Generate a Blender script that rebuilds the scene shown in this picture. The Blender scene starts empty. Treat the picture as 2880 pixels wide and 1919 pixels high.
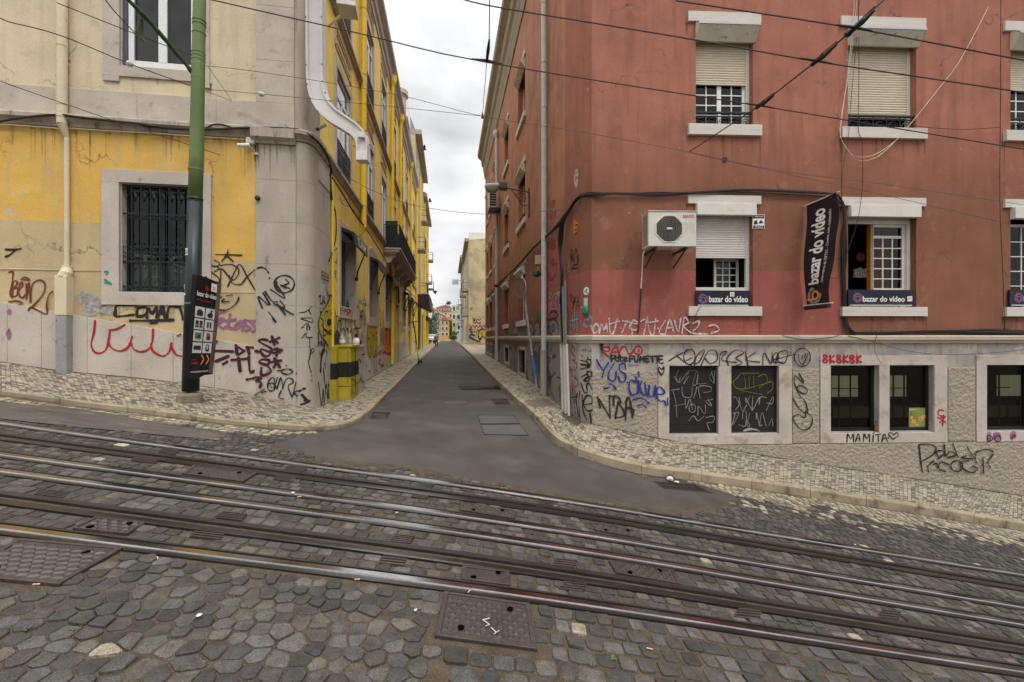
import bpy, bmesh, math, random
from mathutils import Vector, Matrix, noise as mnoise
random.seed(7)
SC = bpy.context.scene
COL = SC.collection
# ------------------------------------------------------------------ camera
F = 1226.0; CX = 1440.0; CY = 950.0
cam = bpy.data.cameras.new("camera"); camo = bpy.data.objects.new("camera", cam); COL.objects.link(camo)
camo.location = (0, 0, 0); camo.rotation_euler = (math.radians(90), 0, 0)
cam.sensor_width = 36.0; cam.lens = 36.0 * F / 2880.0
cam.shift_y = -9.5 / 2880.0
cam.clip_start = 0.1; cam.clip_end = 3000
SC.camera = camo
# ------------------------------------------------------------------ world, sun, exposure
SUN_EL, SUN_ROT = math.radians(58), math.radians(152)
wd = bpy.data.worlds.new("World"); SC.world = wd; wd.use_nodes = True
nt = wd.node_tree; nt.nodes.clear()
def N(t, typ, **kw):
    n = t.nodes.new(typ)
    for k, v in kw.items(): setattr(n, k, v)
    return n
out = N(nt, 'ShaderNodeOutputWorld'); bg = N(nt, 'ShaderNodeBackground'); bg.inputs[1].default_value = 0.1
sky = N(nt, 'ShaderNodeTexSky', sky_type='NISHITA', sun_disc=False); sky.sun_elevation = SUN_EL; sky.sun_rotation = SUN_ROT
tc = N(nt, 'ShaderNodeTexCoord')
mp = N(nt, 'ShaderNodeMapping'); mp.inputs['Scale'].default_value = (1, 1, 2.2)
ns = N(nt, 'ShaderNodeTexNoise'); ns.inputs['Scale'].default_value = 2.6; ns.inputs['Detail'].default_value = 6; ns.inputs['Roughness'].default_value = .5
cr = N(nt, 'ShaderNodeValToRGB')
cr.color_ramp.elements[0].position = .37; cr.color_ramp.elements[0].color = (.70, .715, .745, 1)
cr.color_ramp.elements[1].position = .58; cr.color_ramp.elements[1].color = (1.12, 1.12, 1.12, 1)
sep = N(nt, 'ShaderNodeSeparateXYZ')
mr = N(nt, 'ShaderNodeMapRange', interpolation_type='SMOOTHSTEP'); mr.inputs[1].default_value = .45; mr.inputs[2].default_value = 1.0; mr.inputs[3].default_value = 10; mr.inputs[4].default_value = 44
vm = N(nt, 'ShaderNodeVectorMath', operation='SCALE')
mx = N(nt, 'ShaderNodeMix', data_type='RGBA'); mx.inputs[0].default_value = .98
L = nt.links.new
L(tc.outputs['Generated'], mp.inputs[0]); L(mp.outputs[0], ns.inputs['Vector']); L(ns.outputs['Fac'], cr.inputs[0])
L(tc.outputs['Generated'], sep.inputs[0]); L(sep.outputs['Z'], mr.inputs[0])
L(cr.outputs[0], vm.inputs[0]); L(mr.outputs[0], vm.inputs['Scale'])
L(sky.outputs[0], mx.inputs[6]); L(vm.outputs[0], mx.inputs[7]); L(mx.outputs[2], bg.inputs[0]); L(bg.outputs[0], out.inputs[0])
sl = bpy.data.lights.new("sun", 'SUN'); sl.energy = 1.1; sl.angle = math.radians(14); sl.color = (1, .95, .88)
slo = bpy.data.objects.new("sun", sl); COL.objects.link(slo)
_d = Vector((math.sin(SUN_ROT) * math.cos(SUN_EL), math.cos(SUN_ROT) * math.cos(SUN_EL), math.sin(SUN_EL)))
slo.rotation_euler = _d.to_track_quat('Z', 'Y').to_euler()
SC.view_settings.view_transform = 'Standard'; SC.view_settings.look = 'None'
SC.view_settings.exposure = -0.08; SC.view_settings.gamma = 1
SC.render.engine = 'CYCLES'; SC.cycles.max_bounces = 5

# ------------------------------------------------------------------ materials
MATS = {}
def mat(name, col, rough=.8, var=.12, vs=3.0, bump=0.0, bs=60.0, metal=0.0, dirt=None, ds=1.2, dth=.55, spec=.3, attr=False, fine=0.08, fs=45.0, stretch=None):
    """procedural principled: base colour x two noises (+ optional dirt colour in blotches) + bump"""
    if name in MATS: return MATS[name]
    m = bpy.data.materials.new(name); m.use_nodes = True; t = m.node_tree; b = t.nodes['Principled BSDF']; l = t.links.new
    b.inputs['Roughness'].default_value = rough; b.inputs['Metallic'].default_value = metal; b.inputs['Specular IOR Level'].default_value = spec
    tcn = N(t, 'ShaderNodeTexCoord'); vec = tcn.outputs['Object']
    if stretch:
        mm = N(t, 'ShaderNodeMapping'); mm.inputs['Scale'].default_value = stretch; l(vec, mm.inputs[0]); vec = mm.outputs[0]
    n1 = N(t, 'ShaderNodeTexNoise'); n1.inputs['Scale'].default_value = vs; n1.inputs['Detail'].default_value = 5; l(vec, n1.inputs['Vector'])
    n2 = N(t, 'ShaderNodeTexNoise'); n2.inputs['Scale'].default_value = fs; n2.inputs['Detail'].default_value = 3; l(tcn.outputs['Object'], n2.inputs['Vector'])
    r1 = N(t, 'ShaderNodeMapRange'); r1.inputs[1].default_value = .3; r1.inputs[2].default_value = .7; r1.inputs[3].default_value = 1 - var; r1.inputs[4].default_value = 1 + var; l(n1.outputs['Fac'], r1.inputs[0])
    r2 = N(t, 'ShaderNodeMapRange'); r2.inputs[1].default_value = .3; r2.inputs[2].default_value = .7; r2.inputs[3].default_value = 1 - fine; r2.inputs[4].default_value = 1 + fine; l(n2.outputs['Fac'], r2.inputs[0])
    mu = N(t, 'ShaderNodeMath', operation='MULTIPLY'); l(r1.outputs[0], mu.inputs[0]); l(r2.outputs[0], mu.inputs[1])
    sc_ = N(t, 'ShaderNodeVectorMath', operation='SCALE'); l(mu.outputs[0], sc_.inputs['Scale'])
    if attr:
        an = N(t, 'ShaderNodeAttribute', attribute_name='Col'); l(an.outputs['Color'], sc_.inputs[0])
    else: sc_.inputs[0].default_value = col[:3]
    src = sc_.outputs[0]
    if dirt:
        n3 = N(t, 'ShaderNodeTexNoise'); n3.inputs['Scale'].default_value = ds; n3.inputs['Detail'].default_value = 8; n3.inputs['Roughness'].default_value = .65; l(vec, n3.inputs['Vector'])
        r3 = N(t, 'ShaderNodeMapRange'); r3.inputs[1].default_value = dth; r3.inputs[2].default_value = dth + .12; l(n3.outputs['Fac'], r3.inputs[0])
        mm2 = N(t, 'ShaderNodeMix', data_type='RGBA'); l(r3.outputs[0], mm2.inputs[0]); l(src, mm2.inputs[6]); mm2.inputs[7].default_value = (*dirt[:3], 1); src = mm2.outputs[2]
        if len(dirt) > 3:
            mk = N(t, 'ShaderNodeMath', operation='MULTIPLY'); mk.inputs[1].default_value = dirt[3]; l(r3.outputs[0], mk.inputs[0]); l(mk.outputs[0], mm2.inputs[0])
    l(src, b.inputs['Base Color'])
    if bump:
        nb = N(t, 'ShaderNodeTexNoise'); nb.inputs['Scale'].default_value = bs; nb.inputs['Detail'].default_value = 4; l(tcn.outputs['Object'], nb.inputs['Vector'])
        bp = N(t, 'ShaderNodeBump'); bp.inputs['Strength'].default_value = 1.0; bp.inputs['Distance'].default_value = bump; l(nb.outputs['Fac'], bp.inputs['Height']); l(bp.outputs[0], b.inputs['Normal'])
    MATS[name] = m; return m
def _vdot(t, d, off):
    """node chain returning dot(object position, d) - off"""
    g = N(t, 'ShaderNodeTexCoord'); v = N(t, 'ShaderNodeVectorMath', operation='DOT_PRODUCT'); v.inputs[1].default_value = d; t.links.new(g.outputs['Object'], v.inputs[0])
    s = N(t, 'ShaderNodeMath', operation='SUBTRACT'); s.inputs[1].default_value = off; t.links.new(v.outputs['Value'], s.inputs[0]); return s.outputs[0]
def zones(name, base, zs, bump=.0015, bs=80, rough=.85, streak=None, peel=None, wobble=.02, var=.09, blots=(), cracks=None):
    """wall paint: base colour then a list of painted areas; a zone is (colour, [(dir, off)...]) = where every dot(pos,dir)-off > 0"""
    m = mat(name, base, rough=rough, var=var, vs=1.6, bump=bump, bs=bs, fine=.05, fs=30)
    t = m.node_tree; b = t.nodes['Principled BSDF']; l = t.links.new
    sc_ = [n for n in t.nodes if n.bl_idname == 'ShaderNodeVectorMath' and n.operation == 'SCALE'][0]
    cur = N(t, 'ShaderNodeRGB'); cur.outputs[0].default_value = (*base, 1); cur = cur.outputs[0]
    wn = N(t, 'ShaderNodeTexNoise'); wn.inputs['Scale'].default_value = 9; wn.inputs['Detail'].default_value = 5
    g = N(t, 'ShaderNodeTexCoord'); l(g.outputs['Object'], wn.inputs['Vector'])
    ws = N(t, 'ShaderNodeMath', operation='MULTIPLY_ADD'); ws.inputs[1].default_value = wobble * 2; ws.inputs[2].default_value = -wobble; l(wn.outputs['Fac'], ws.inputs[0])
    for zn in zs:
        col, conds = zn[:2]; sw = zn[2] if len(zn) > 2 else .004; f = None
        for d, off in conds:
            o = _vdot(t, d, off); a = N(t, 'ShaderNodeMath', operation='ADD'); l(o, a.inputs[0]); l(ws.outputs[0], a.inputs[1])
            mrn = N(t, 'ShaderNodeMapRange'); mrn.inputs[1].default_value = -sw; mrn.inputs[2].default_value = sw; l(a.outputs[0], mrn.inputs[0])
            if f is None: f = mrn.outputs[0]
            else:
                mu = N(t, 'ShaderNodeMath', operation='MULTIPLY'); l(f, mu.inputs[0]); l(mrn.outputs[0], mu.inputs[1]); f = mu.outputs[0]
        mx_ = N(t, 'ShaderNodeMix', data_type='RGBA'); l(f, mx_.inputs[0]); l(cur, mx_.inputs[6]); mx_.inputs[7].default_value = (*col, 1); cur = mx_.outputs[2]
    if streak:   # vertical run-down stains
        mm = N(t, 'ShaderNodeMapping'); mm.inputs['Scale'].default_value = (4, 4, .35); l(g.outputs['Object'], mm.inputs[0])
        sn = N(t, 'ShaderNodeTexNoise'); sn.inputs['Scale'].default_value = 1.6; sn.inputs['Detail'].default_value = 6; l(mm.outputs[0], sn.inputs['Vector'])
        mrn = N(t, 'ShaderNodeMapRange'); mrn.inputs[1].default_value = .48; mrn.inputs[2].default_value = .75; mrn.inputs[4].default_value = streak[3]; l(sn.outputs['Fac'], mrn.inputs[0])
        mx_ = N(t, 'ShaderNodeMix', data_type='RGBA'); l(mrn.outputs[0], mx_.inputs[0]); l(cur, mx_.inputs[6]); mx_.inputs[7].default_value = (*streak[:3], 1); cur = mx_.outputs[2]
    if peel:
        sn = N(t, 'ShaderNodeTexNoise'); sn.inputs['Scale'].default_value = peel[4]; sn.inputs['Detail'].default_value = 9; sn.inputs['Roughness'].default_value = .6; l(g.outputs['Object'], sn.inputs['Vector'])
        mrn = N(t, 'ShaderNodeMapRange'); mrn.inputs[1].default_value = peel[3]; mrn.inputs[2].default_value = peel[3] + .03; l(sn.outputs['Fac'], mrn.inputs[0])
        mx_ = N(t, 'ShaderNodeMix', data_type='RGBA'); l(mrn.outputs[0], mx_.inputs[0]); l(cur, mx_.inputs[6]); mx_.inputs[7].default_value = (*peel[:3], 1); cur = mx_.outputs[2]
    for bc, sc2, th, wd2, stg in blots:   # soft blotches: repairs, damp, faded paint
        sn = N(t, 'ShaderNodeTexNoise'); sn.inputs['Scale'].default_value = sc2; sn.inputs['Detail'].default_value = 7; sn.inputs['Roughness'].default_value = .6; l(g.outputs['Object'], sn.inputs['Vector'])
        mrn = N(t, 'ShaderNodeMapRange'); mrn.inputs[1].default_value = th; mrn.inputs[2].default_value = th + wd2; mrn.inputs[4].default_value = stg; l(sn.outputs['Fac'], mrn.inputs[0])
        mx_ = N(t, 'ShaderNodeMix', data_type='RGBA'); l(mrn.outputs[0], mx_.inputs[0]); l(cur, mx_.inputs[6]); mx_.inputs[7].default_value = (*bc, 1); cur = mx_.outputs[2]
    if cracks:
        dn = N(t, 'ShaderNodeTexNoise'); dn.inputs['Scale'].default_value = 3; dn.inputs['Detail'].default_value = 6; l(g.outputs['Object'], dn.inputs['Vector'])
        ad = N(t, 'ShaderNodeVectorMath', operation='MULTIPLY_ADD'); ad.inputs[1].default_value = (.7, .7, .7); l(dn.outputs['Color'], ad.inputs[0]); l(g.outputs['Object'], ad.inputs[2])
        vo = N(t, 'ShaderNodeTexVoronoi', feature='DISTANCE_TO_EDGE'); vo.inputs['Scale'].default_value = cracks; l(ad.outputs[0], vo.inputs['Vector'])
        c1_ = N(t, 'ShaderNodeMapRange'); c1_.inputs[1].default_value = .002; c1_.inputs[2].default_value = .009; c1_.inputs[3].default_value = 1; c1_.inputs[4].default_value = 0; l(vo.outputs['Distance'], c1_.inputs[0])
        mk_ = N(t, 'ShaderNodeTexNoise'); mk_.inputs['Scale'].default_value = .9; l(g.outputs['Object'], mk_.inputs['Vector']); c2_ = N(t, 'ShaderNodeMapRange'); c2_.inputs[1].default_value = .52; c2_.inputs[2].default_value = .62; c2_.inputs[4].default_value = .6; l(mk_.outputs['Fac'], c2_.inputs[0])
        mu_ = N(t, 'ShaderNodeMath', operation='MULTIPLY'); l(c1_.outputs[0], mu_.inputs[0]); l(c2_.outputs[0], mu_.inputs[1])
        mx_ = N(t, 'ShaderNodeMix', data_type='RGBA'); l(mu_.outputs[0], mx_.inputs[0]); l(cur, mx_.inputs[6]); mx_.inputs[7].default_value = (.06, .045, .035, 1); cur = mx_.outputs[2]
    l(cur, sc_.inputs[0]); return m
def alpha_noise(m, lo, hi, sc=14, a=1.0):
    """patchy coverage of sprayed paint"""
    t = m.node_tree; b = t.nodes['Principled BSDF']; g = N(t, 'ShaderNodeTexCoord'); n = N(t, 'ShaderNodeTexNoise'); n.inputs['Scale'].default_value = sc; n.inputs['Detail'].default_value = 8; n.inputs['Roughness'].default_value = .75
    t.links.new(g.outputs['Object'], n.inputs['Vector']); r = N(t, 'ShaderNodeMapRange'); r.inputs[1].default_value = lo; r.inputs[2].default_value = hi; r.inputs[4].default_value = a; t.links.new(n.outputs['Fac'], r.inputs[0]); t.links.new(r.outputs[0], b.inputs['Alpha']); return m
HALO = {}
def halo(m):
    if m.name not in HALO: h = m.copy(); h.name = m.name + '_mist'; h.node_tree.nodes['Principled BSDF'].inputs['Alpha'].links and h.node_tree.links.remove(h.node_tree.nodes['Principled BSDF'].inputs['Alpha'].links[0]); HALO[m.name] = alpha_noise(h, .38, .72, 60, .42)
    return HALO[m.name]
def emis(name, col, s):
    m = bpy.data.materials.new(name); m.use_nodes = True; b = m.node_tree.nodes['Principled BSDF']
    b.inputs['Emission Color'].default_value = (*col, 1); b.inputs['Emission Strength'].default_value = s; b.inputs['Base Color'].default_value = (*col, 1); MATS[name] = m; return m
def glassmat(name, tint=(.7, .72, .72), refl=.1):
    m = bpy.data.materials.new(name); m.use_nodes = True; t = m.node_tree; t.nodes.clear(); l = t.links.new
    o = N(t, 'ShaderNodeOutputMaterial'); a = N(t, 'ShaderNodeBsdfTransparent'); a.inputs[0].default_value = (*tint, 1)
    g = N(t, 'ShaderNodeBsdfGlossy'); g.inputs['Roughness'].default_value = .03; g.inputs[0].default_value = (.9, .9, .9, 1)
    # Schlick reflectance from |N.I|, the same on both faces of the pane
    ge = N(t, 'ShaderNodeNewGeometry'); dt = N(t, 'ShaderNodeVectorMath', operation='DOT_PRODUCT'); l(ge.outputs['Normal'], dt.inputs[0]); l(ge.outputs['Incoming'], dt.inputs[1])
    ab = N(t, 'ShaderNodeMath', operation='ABSOLUTE'); l(dt.outputs['Value'], ab.inputs[0]); om = N(t, 'ShaderNodeMath', operation='SUBTRACT'); om.inputs[0].default_value = 1; l(ab.outputs[0], om.inputs[1])
    pw = N(t, 'ShaderNodeMath', operation='POWER'); pw.inputs[1].default_value = 5; l(om.outputs[0], pw.inputs[0])
    ma = N(t, 'ShaderNodeMath', operation='MULTIPLY_ADD'); ma.inputs[1].default_value = 1 - refl; ma.inputs[2].default_value = refl; ma.use_clamp = True
    x = N(t, 'ShaderNodeMixShader'); l(pw.outputs[0], ma.inputs[0]); l(ma.outputs[0], x.inputs[0]); l(a.outputs[0], x.inputs[1]); l(g.outputs[0], x.inputs[2]); l(x.outputs[0], o.inputs[0])
    MATS[name] = m; return m

# ------------------------------------------------------------------ mesh builder
SPLIT = {'clamp_band', 'lifting_hole', 'arm_bar', 'bolt', 'corbel', 'side_window', 'end_plate', 'tail_light', 'bracket_post', 'shop_door', 'board_pictures', 'door_seam', 'printed_food', 'shelf_goods', 'pole', 'bracket'}
class MB:
    def __init__(s): s.v = []; s.f = []; s.c = []
    def add(s, vs, fs, col=None):
        b = len(s.v); s.v += [tuple(p) for p in vs]; s.f += [tuple(b + i for i in f) for f in fs]
        if col is not None: s.c += [col] * len(fs)
    def quad(s, a, b, c, d, col=None): s.add([a, b, c, d], [(0, 1, 2, 3)], col)
    def hexa(s, P, col=None):  # P: 8 points: bottom 4, top 4
        s.add(P, [(0, 3, 2, 1), (4, 5, 6, 7), (0, 1, 5, 4), (1, 2, 6, 5), (2, 3, 7, 6), (3, 0, 4, 7)], col)
    def box(s, c, h, R=None, col=None):
        c = Vector(c); P = []
        for z in (-1, 1):
            for x, y in ((-1, -1), (1, -1), (1, 1), (-1, 1)):
                q = Vector((x * h[0], y * h[1], z * h[2])); P.append(c + (R @ q if R else q))
        s.hexa(P, col)
    def wb(s, W, u0, u1, z0, z1, o0, o1, col=None):
        P = [W.pt(u, z, o) for z in (z0, z1) for u, o in ((u0, o1), (u1, o1), (u1, o0), (u0, o0))]; s.hexa(P, col)
    def tube(s, pts, r, n=8, cap=True, col=None):
        pts = [Vector(p) for p in pts]; k = len(pts); rs = r if isinstance(r, (list, tuple)) else [r] * k
        V = []; up = Vector((0, 0, 1)); prev = None
        for i, p in enumerate(pts):
            t = (pts[min(i + 1, k - 1)] - pts[max(i - 1, 0)]).normalized()
            a = prev if prev is not None else (up if abs(t.z) < .9 else Vector((1, 0, 0)))
            x = (a - t * a.dot(t)).normalized(); y = t.cross(x); prev = x
            for j in range(n):
                an = 2 * math.pi * j / n; V.append(p + x * math.cos(an) * rs[i] + y * math.sin(an) * rs[i])
        Fc = [(i * n + j, i * n + (j + 1) % n, (i + 1) * n + (j + 1) % n, (i + 1) * n + j) for i in range(k - 1) for j in range(n)]
        if cap: Fc += [tuple(range(n))[::-1], tuple((k - 1) * n + j for j in range(n))]
        s.add(V, Fc, col)
    def sweep(s, pts, prof, side, up=None, closed=True):
        """prof: list (a,b); a along side vector, b along up"""
        pts = [Vector(p) for p in pts]; k = len(pts); n = len(prof); V = []
        for i, p in enumerate(pts):
            t = (pts[min(i + 1, k - 1)] - pts[max(i - 1, 0)]).normalized()
            sd = side[i] if isinstance(side, list) else side
            if sd is None: sd = Vector((t.y, -t.x, 0)).normalized()
            u = up if up is not None else t.cross(sd).normalized()
            if up is None and u.z < 0 and abs(t.z) < .95: u = -u
            V += [p + sd * a + u * b for a, b in prof]
        Fc = [(i * n + j, i * n + (j + 1) % n, (i + 1) * n + (j + 1) % n, (i + 1) * n + j) for i in range(k - 1) for j in range(n if closed else n - 1)]
        if closed: Fc += [tuple(range(n))[::-1], tuple((k - 1) * n + j for j in range(n))]
        s.add(V, Fc)
    def prism(s, poly, ext):
        n = len(poly); P = [Vector(p) for p in poly]; Q = [p + Vector(ext) for p in P]
        s.add(P + Q, [tuple(range(n)), tuple(range(n, 2 * n))[::-1]] + [(i, (i + 1) % n, n + (i + 1) % n, n + i) for i in range(n)])
    def lathe(s, c, prof, n=16, axis=None, R=None):
        c = Vector(c); V = []
        for r, h in prof:
            for j in range(n):
                a = 2 * math.pi * j / n; q = Vector((r * math.cos(a), r * math.sin(a), h)); V.append(c + (R @ q if R else q))
        k = len(prof)
        s.add(V, [(i * n + j, i * n + (j + 1) % n, (i + 1) * n + (j + 1) % n, (i + 1) * n + j) for i in range(k - 1) for j in range(n)] + [tuple(range(n))[::-1], tuple((k - 1) * n + j for j in range(n))])
    def build(s, name, m, parent=None, bevel=0, smooth=False, fixn=True):
        if name in SPLIT:
            pr_ = list(range(len(s.v)))
            def fd(a):
                while pr_[a] != a: pr_[a] = pr_[pr_[a]]; a = pr_[a]
                return a
            for f in s.f:
                for q in f[1:]: pr_[fd(q)] = fd(f[0])
            gr_ = {}
            for f in s.f: gr_.setdefault(fd(f[0]), []).append(f)
            if len(gr_) > 1:
                first = None
                for fl_ in gr_.values():
                    mp_ = {}; q = MB()
                    for f in fl_:
                        for i in f:
                            if i not in mp_: mp_[i] = len(q.v); q.v.append(s.v[i])
                        q.f.append(tuple(mp_[i] for i in f))
                    o = q.build1(name, m, parent, bevel, smooth, fixn); first = first or o
                return first
        return s.build1(name, m, parent, bevel, smooth, fixn)
    def build1(s, name, m, parent=None, bevel=0, smooth=False, fixn=True):
        me = bpy.data.meshes.new(name); me.from_pydata(s.v, [], s.f)
        ms = m if isinstance(m, (list, tuple)) else [m]
        for q in ms: me.materials.append(q)
        if s.c:
            a = me.color_attributes.new('Col', 'FLOAT_COLOR', 'CORNER'); buf = []
            for f, c in zip(s.f, s.c): buf += [c[0], c[1], c[2], 1.0] * len(f)
            a.data.foreach_set('color', buf)
        if fixn:
            b = bmesh.new(); b.from_mesh(me); bmesh.ops.recalc_face_normals(b, faces=b.faces); b.to_mesh(me); b.free()
        if smooth:
            me.polygons.foreach_set('use_smooth', [True] * len(me.polygons))
        me.update()
        o = bpy.data.objects.new(name, me); COL.objects.link(o)
        if parent is not None: setp(o, parent)
        if bevel:
            md = o.modifiers.new('bevel', 'BEVEL'); md.width = bevel; md.segments = 2; md.limit_method = 'ANGLE'
        return o
def setp(o, parent):
    o.parent = parent
    loc = Vector(parent.location)
    p = parent.parent
    if p is not None: loc = Vector(p.location) * 0 + Vector(p.location)  # parents below a root stay at the root's frame
    o.matrix_parent_inverse = Matrix.Translation(-Vector(WORLDLOC.get(parent.name, parent.location)))
WORLDLOC = {}
def tag(o, label=None, cat=None, group=None, kind=None):
    if label: o['label'] = label
    if cat: o['category'] = cat
    if group: o['group'] = group
    if kind: o['kind'] = kind
    return o
def thing(name, label, cat, loc, group=None):
    o = bpy.data.objects.new(name, None); COL.objects.link(o); o.location = loc; o.empty_display_size = .2
    WORLDLOC[o.name] = tuple(loc)
    return tag(o, label, cat, group)
def setp(o, parent):
    # a root Empty sits at its own place; every mesh is modelled in world coordinates with identity transform
    o.parent = parent
    wl = WORLDLOC.get(parent.name)
    o.matrix_parent_inverse = Matrix.Translation(-Vector(wl)) if wl else Matrix.Identity(4)

# ------------------------------------------------------------------ walls: planes of the four facades
class Wall:
    def __init__(s, p, d, flip=1):
        s.p = Vector((p[0], p[1], 0)); s.d = Vector((d[0], d[1], 0)).normalized(); s.n = Vector((s.d.y, -s.d.x, 0)) * flip
    def pt(s, u, z, o=0.0): return s.p + s.d * u + s.n * o + Vector((0, 0, z))
    def hit(s, x, y, o=0.0):
        r = Vector(((x - CX) / F, 1, (CY - y) / F)); k = (s.p + s.n * o).dot(s.n) / r.dot(s.n); return r * k
    def uz(s, x, y, o=0.0):
        h = s.hit(x, y, o); return ((h - s.p).dot(s.d), h.z)
    def u(s, x, o=0.0): return s.uz(x, CY, o)[0]
    def atY(s, Y): return (Y - s.p.y) / s.d.y
ML = Wall((-4.20, 8.5), (1, .145))            # left building, front on the sloping street
SL = Wall((-3.99, 8.83), (-.146, 1), 1)       # left building, side street
MR = Wall((1.645, 9.0), (1, .0415))           # right building, front
SR = Wall((1.225, 10.03), (-.146, 1), -1)     # right building, side street
# ------------------------------------------------------------------ ground profile
def sm(t): t = max(0., min(1., t)); return t * t * (3 - 2 * t)
def zmain(X):
    # integral of s(X) = .13 + .045*sm((X+2)/4)
    def I(x):
        if x <= -2: return .13 * (x + 2)
        if x >= 2: return I(2 - 1e-9) + .175 * (x - 2)
        n = 24; h = (x + 2) / n; a = 0
        for i in range(n): a += (.13 + .045 * sm(((-2 + (i + .5) * h) + 2) / 4)) * h
        return a
    return -1.85 - (I(x=X) - I0)
I0 = 0.0
_z0 = zmain(0.0); I0 = -1.85 - _z0
_ZT = [( -40 + i * .05) for i in range(1601)]
_ZV = [zmain(x) for x in _ZT]
def zm(X):
    t = (X + 40) / .05; i = max(0, min(1599, int(t))); f = t - i; return _ZV[i] * (1 - f) + _ZV[i + 1] * f
_P = [(0, -1.66), (8, -1.60), (14, -1.55), (24, -1.40), (35, -1.25), (56, -1.03), (100, -.75), (118, -.95), (150, -2.6), (260, -9)]
def zs(Y):
    for (a, za), (b, zb) in zip(_P, _P[1:]):
        if Y <= b: return za + (zb - za) * max(0, (Y - a)) / (b - a)
    return -9
def g(X, Y):
    w = sm((Y - 6.6) / 3.4) * (1 - sm((X - .8 - max(0, 10 - Y) * 0) / 2.0)) * (1 - sm((-X - 4.5 - max(0, Y - 9) * .2) / 2.5))
    if Y > 11: w = 1
    return zm(X) * (1 - w) + zs(Y) * w
def gh(x, y, lift=0.0):
    rx, rz = (x - CX) / F, (CY - y) / F; a, b = 1.5, 1.6
    while b < 240:
        if rz * b - g(rx * b, b) - lift < 0: break
        a = b; b *= 1.02
    for _ in range(30):
        m_ = (a + b) / 2
        if rz * m_ - g(rx * m_, m_) - lift < 0: b = m_
        else: a = m_
    return Vector((rx * a, a, rz * a))
def catmull(pts, n=6):
    if len(pts) < 3: return pts
    P = [pts[0]] + list(pts) + [pts[-1]]; out_ = []
    for i in range(1, len(P) - 2):
        p0, p1, p2, p3 = P[i - 1], P[i], P[i + 1], P[i + 2]
        for k in range(n):
            t = k / n
            out_.append(tuple(.5 * ((2 * b) + (-a + c) * t + (2 * a - 5 * b + 4 * c - d) * t * t + (-a + 3 * b - 3 * c + d) * t ** 3) for a, b, c, d in zip(p0, p1, p2, p3)))
    out_.append(tuple(pts[-1])); return out_
# common materials
M_stone = mat('limestone', (.37, .325, .265), .8, .10, 2.2, .0012, 70, dirt=(.27, .23, .18, .5), ds=3.2, dth=.60)
M_stoneR = mat('limestone_pale', (.46, .405, .33), .8, .13, 2, .0015, 70, dirt=(.25, .215, .17, .6), ds=3, dth=.56)
M_marble = mat('lioz_cladding', (.47, .415, .35), .6, .14, 1.5, .0015, 40, dirt=(.23, .175, .11, .75), ds=8, dth=.60)
M_white = mat('white_paint', (.72, .72, .71), .4, .05, 4)
M_offw = mat('offwhite_paint', (.62, .60, .54), .5, .08, 4, dirt=(.35, .31, .24, .6), ds=5, dth=.62)
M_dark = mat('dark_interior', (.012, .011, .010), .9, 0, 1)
M_black = mat('black_rubber', (.014, .014, .015), .5, .1, 8)
M_iron = mat('dark_iron', (.030, .036, .036), .5, .15, 9, metal=.3)
M_cab = mat('cable_black', (.016, .015, .014), .55, .1, 8)
M_glass = glassmat('window_glass', (.55, .57, .57), .035)
M_glassw = glassmat('sky_glass', (.8, .82, .84), .30)
# ================================================================== GROUND
import numpy as np
M_asph = zones('asphalt', (.056, .050, .043), [], bump=.004, bs=200, rough=.85, var=.2, blots=(((.095, .083, .066), 1.3, .50, .2, .55), ((.032, .028, .025), .9, .56, .12, .6), ((.10, .09, .075), 110, .60, .05, .5)), cracks=.55)
M_dirt = mat('joint_sand', (.066, .050, .032), .95, .3, 9, .008, 150, fine=.75, fs=190, dirt=(.19, .15, .10, .7), ds=60, dth=.60)
M_jo2 = mat('pavement_joint', (.16, .125, .08), .95, .25, 6, .003, 120, fine=.3, fs=150)
M_sett = mat('basalt_setts', (1, 1, 1), .72, .3, 14, .006, 60, fine=.55, fs=150, attr=True, spec=.35)
M_calc = mat('calcada_stone', (1, 1, 1), .7, .14, 20, .0015, 120, fine=.1, fs=90, attr=True)
M_kerb = mat('kerb_stone', (.265, .215, .145), .8, .25, 2.5, .003, 60, dirt=(.085, .066, .04, .8), ds=3.5, dth=.52)
M_steel = mat('worn_steel', (.085, .080, .077), .30, .25, 2, .0006, 60, metal=.9, fine=.15, stretch=(.3, 8, 8))
M_steelb = mat('polished_steel', (.42, .41, .40), .16, .25, 2, 0, 60, metal=1, fine=.1, stretch=(.3, 8, 8))
M_steeld = mat('brown_steel', (.050, .043, .040), .45, .2, 3, .001, 80, metal=.6, fine=.15)
M_cast = mat('cast_iron', (.070, .058, .053), .5, .2, 5, .0015, 90, metal=.5, fine=.2, dirt=(.15, .12, .08, .6), ds=9, dth=.58)
M_slot = mat('slot_dark', (.003, .003, .003), 1, 0, 1, spec=0)

ground = MB(); ground.quad((-1500, -1500, -14), (1500, -1500, -14), (1500, 1500, -14), (-1500, 1500, -14))
tag(ground.build('ground', M_dirt), kind='structure')
# main road bed under the setts
rd = MB(); XS = [-16 + i * .25 for i in range(129)]; YS = [-6 + i * .3 for i in range(54)]
rd.v = [(x, y, g(x, y) - .009) for y in YS for x in XS]; n_ = len(XS)
rd.f = [(j * n_ + i, j * n_ + i + 1, (j + 1) * n_ + i + 1, (j + 1) * n_ + i) for j in range(len(YS) - 1) for i in range(n_ - 1)]
tag(rd.build('road', M_dirt, smooth=True), kind='structure')

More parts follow.
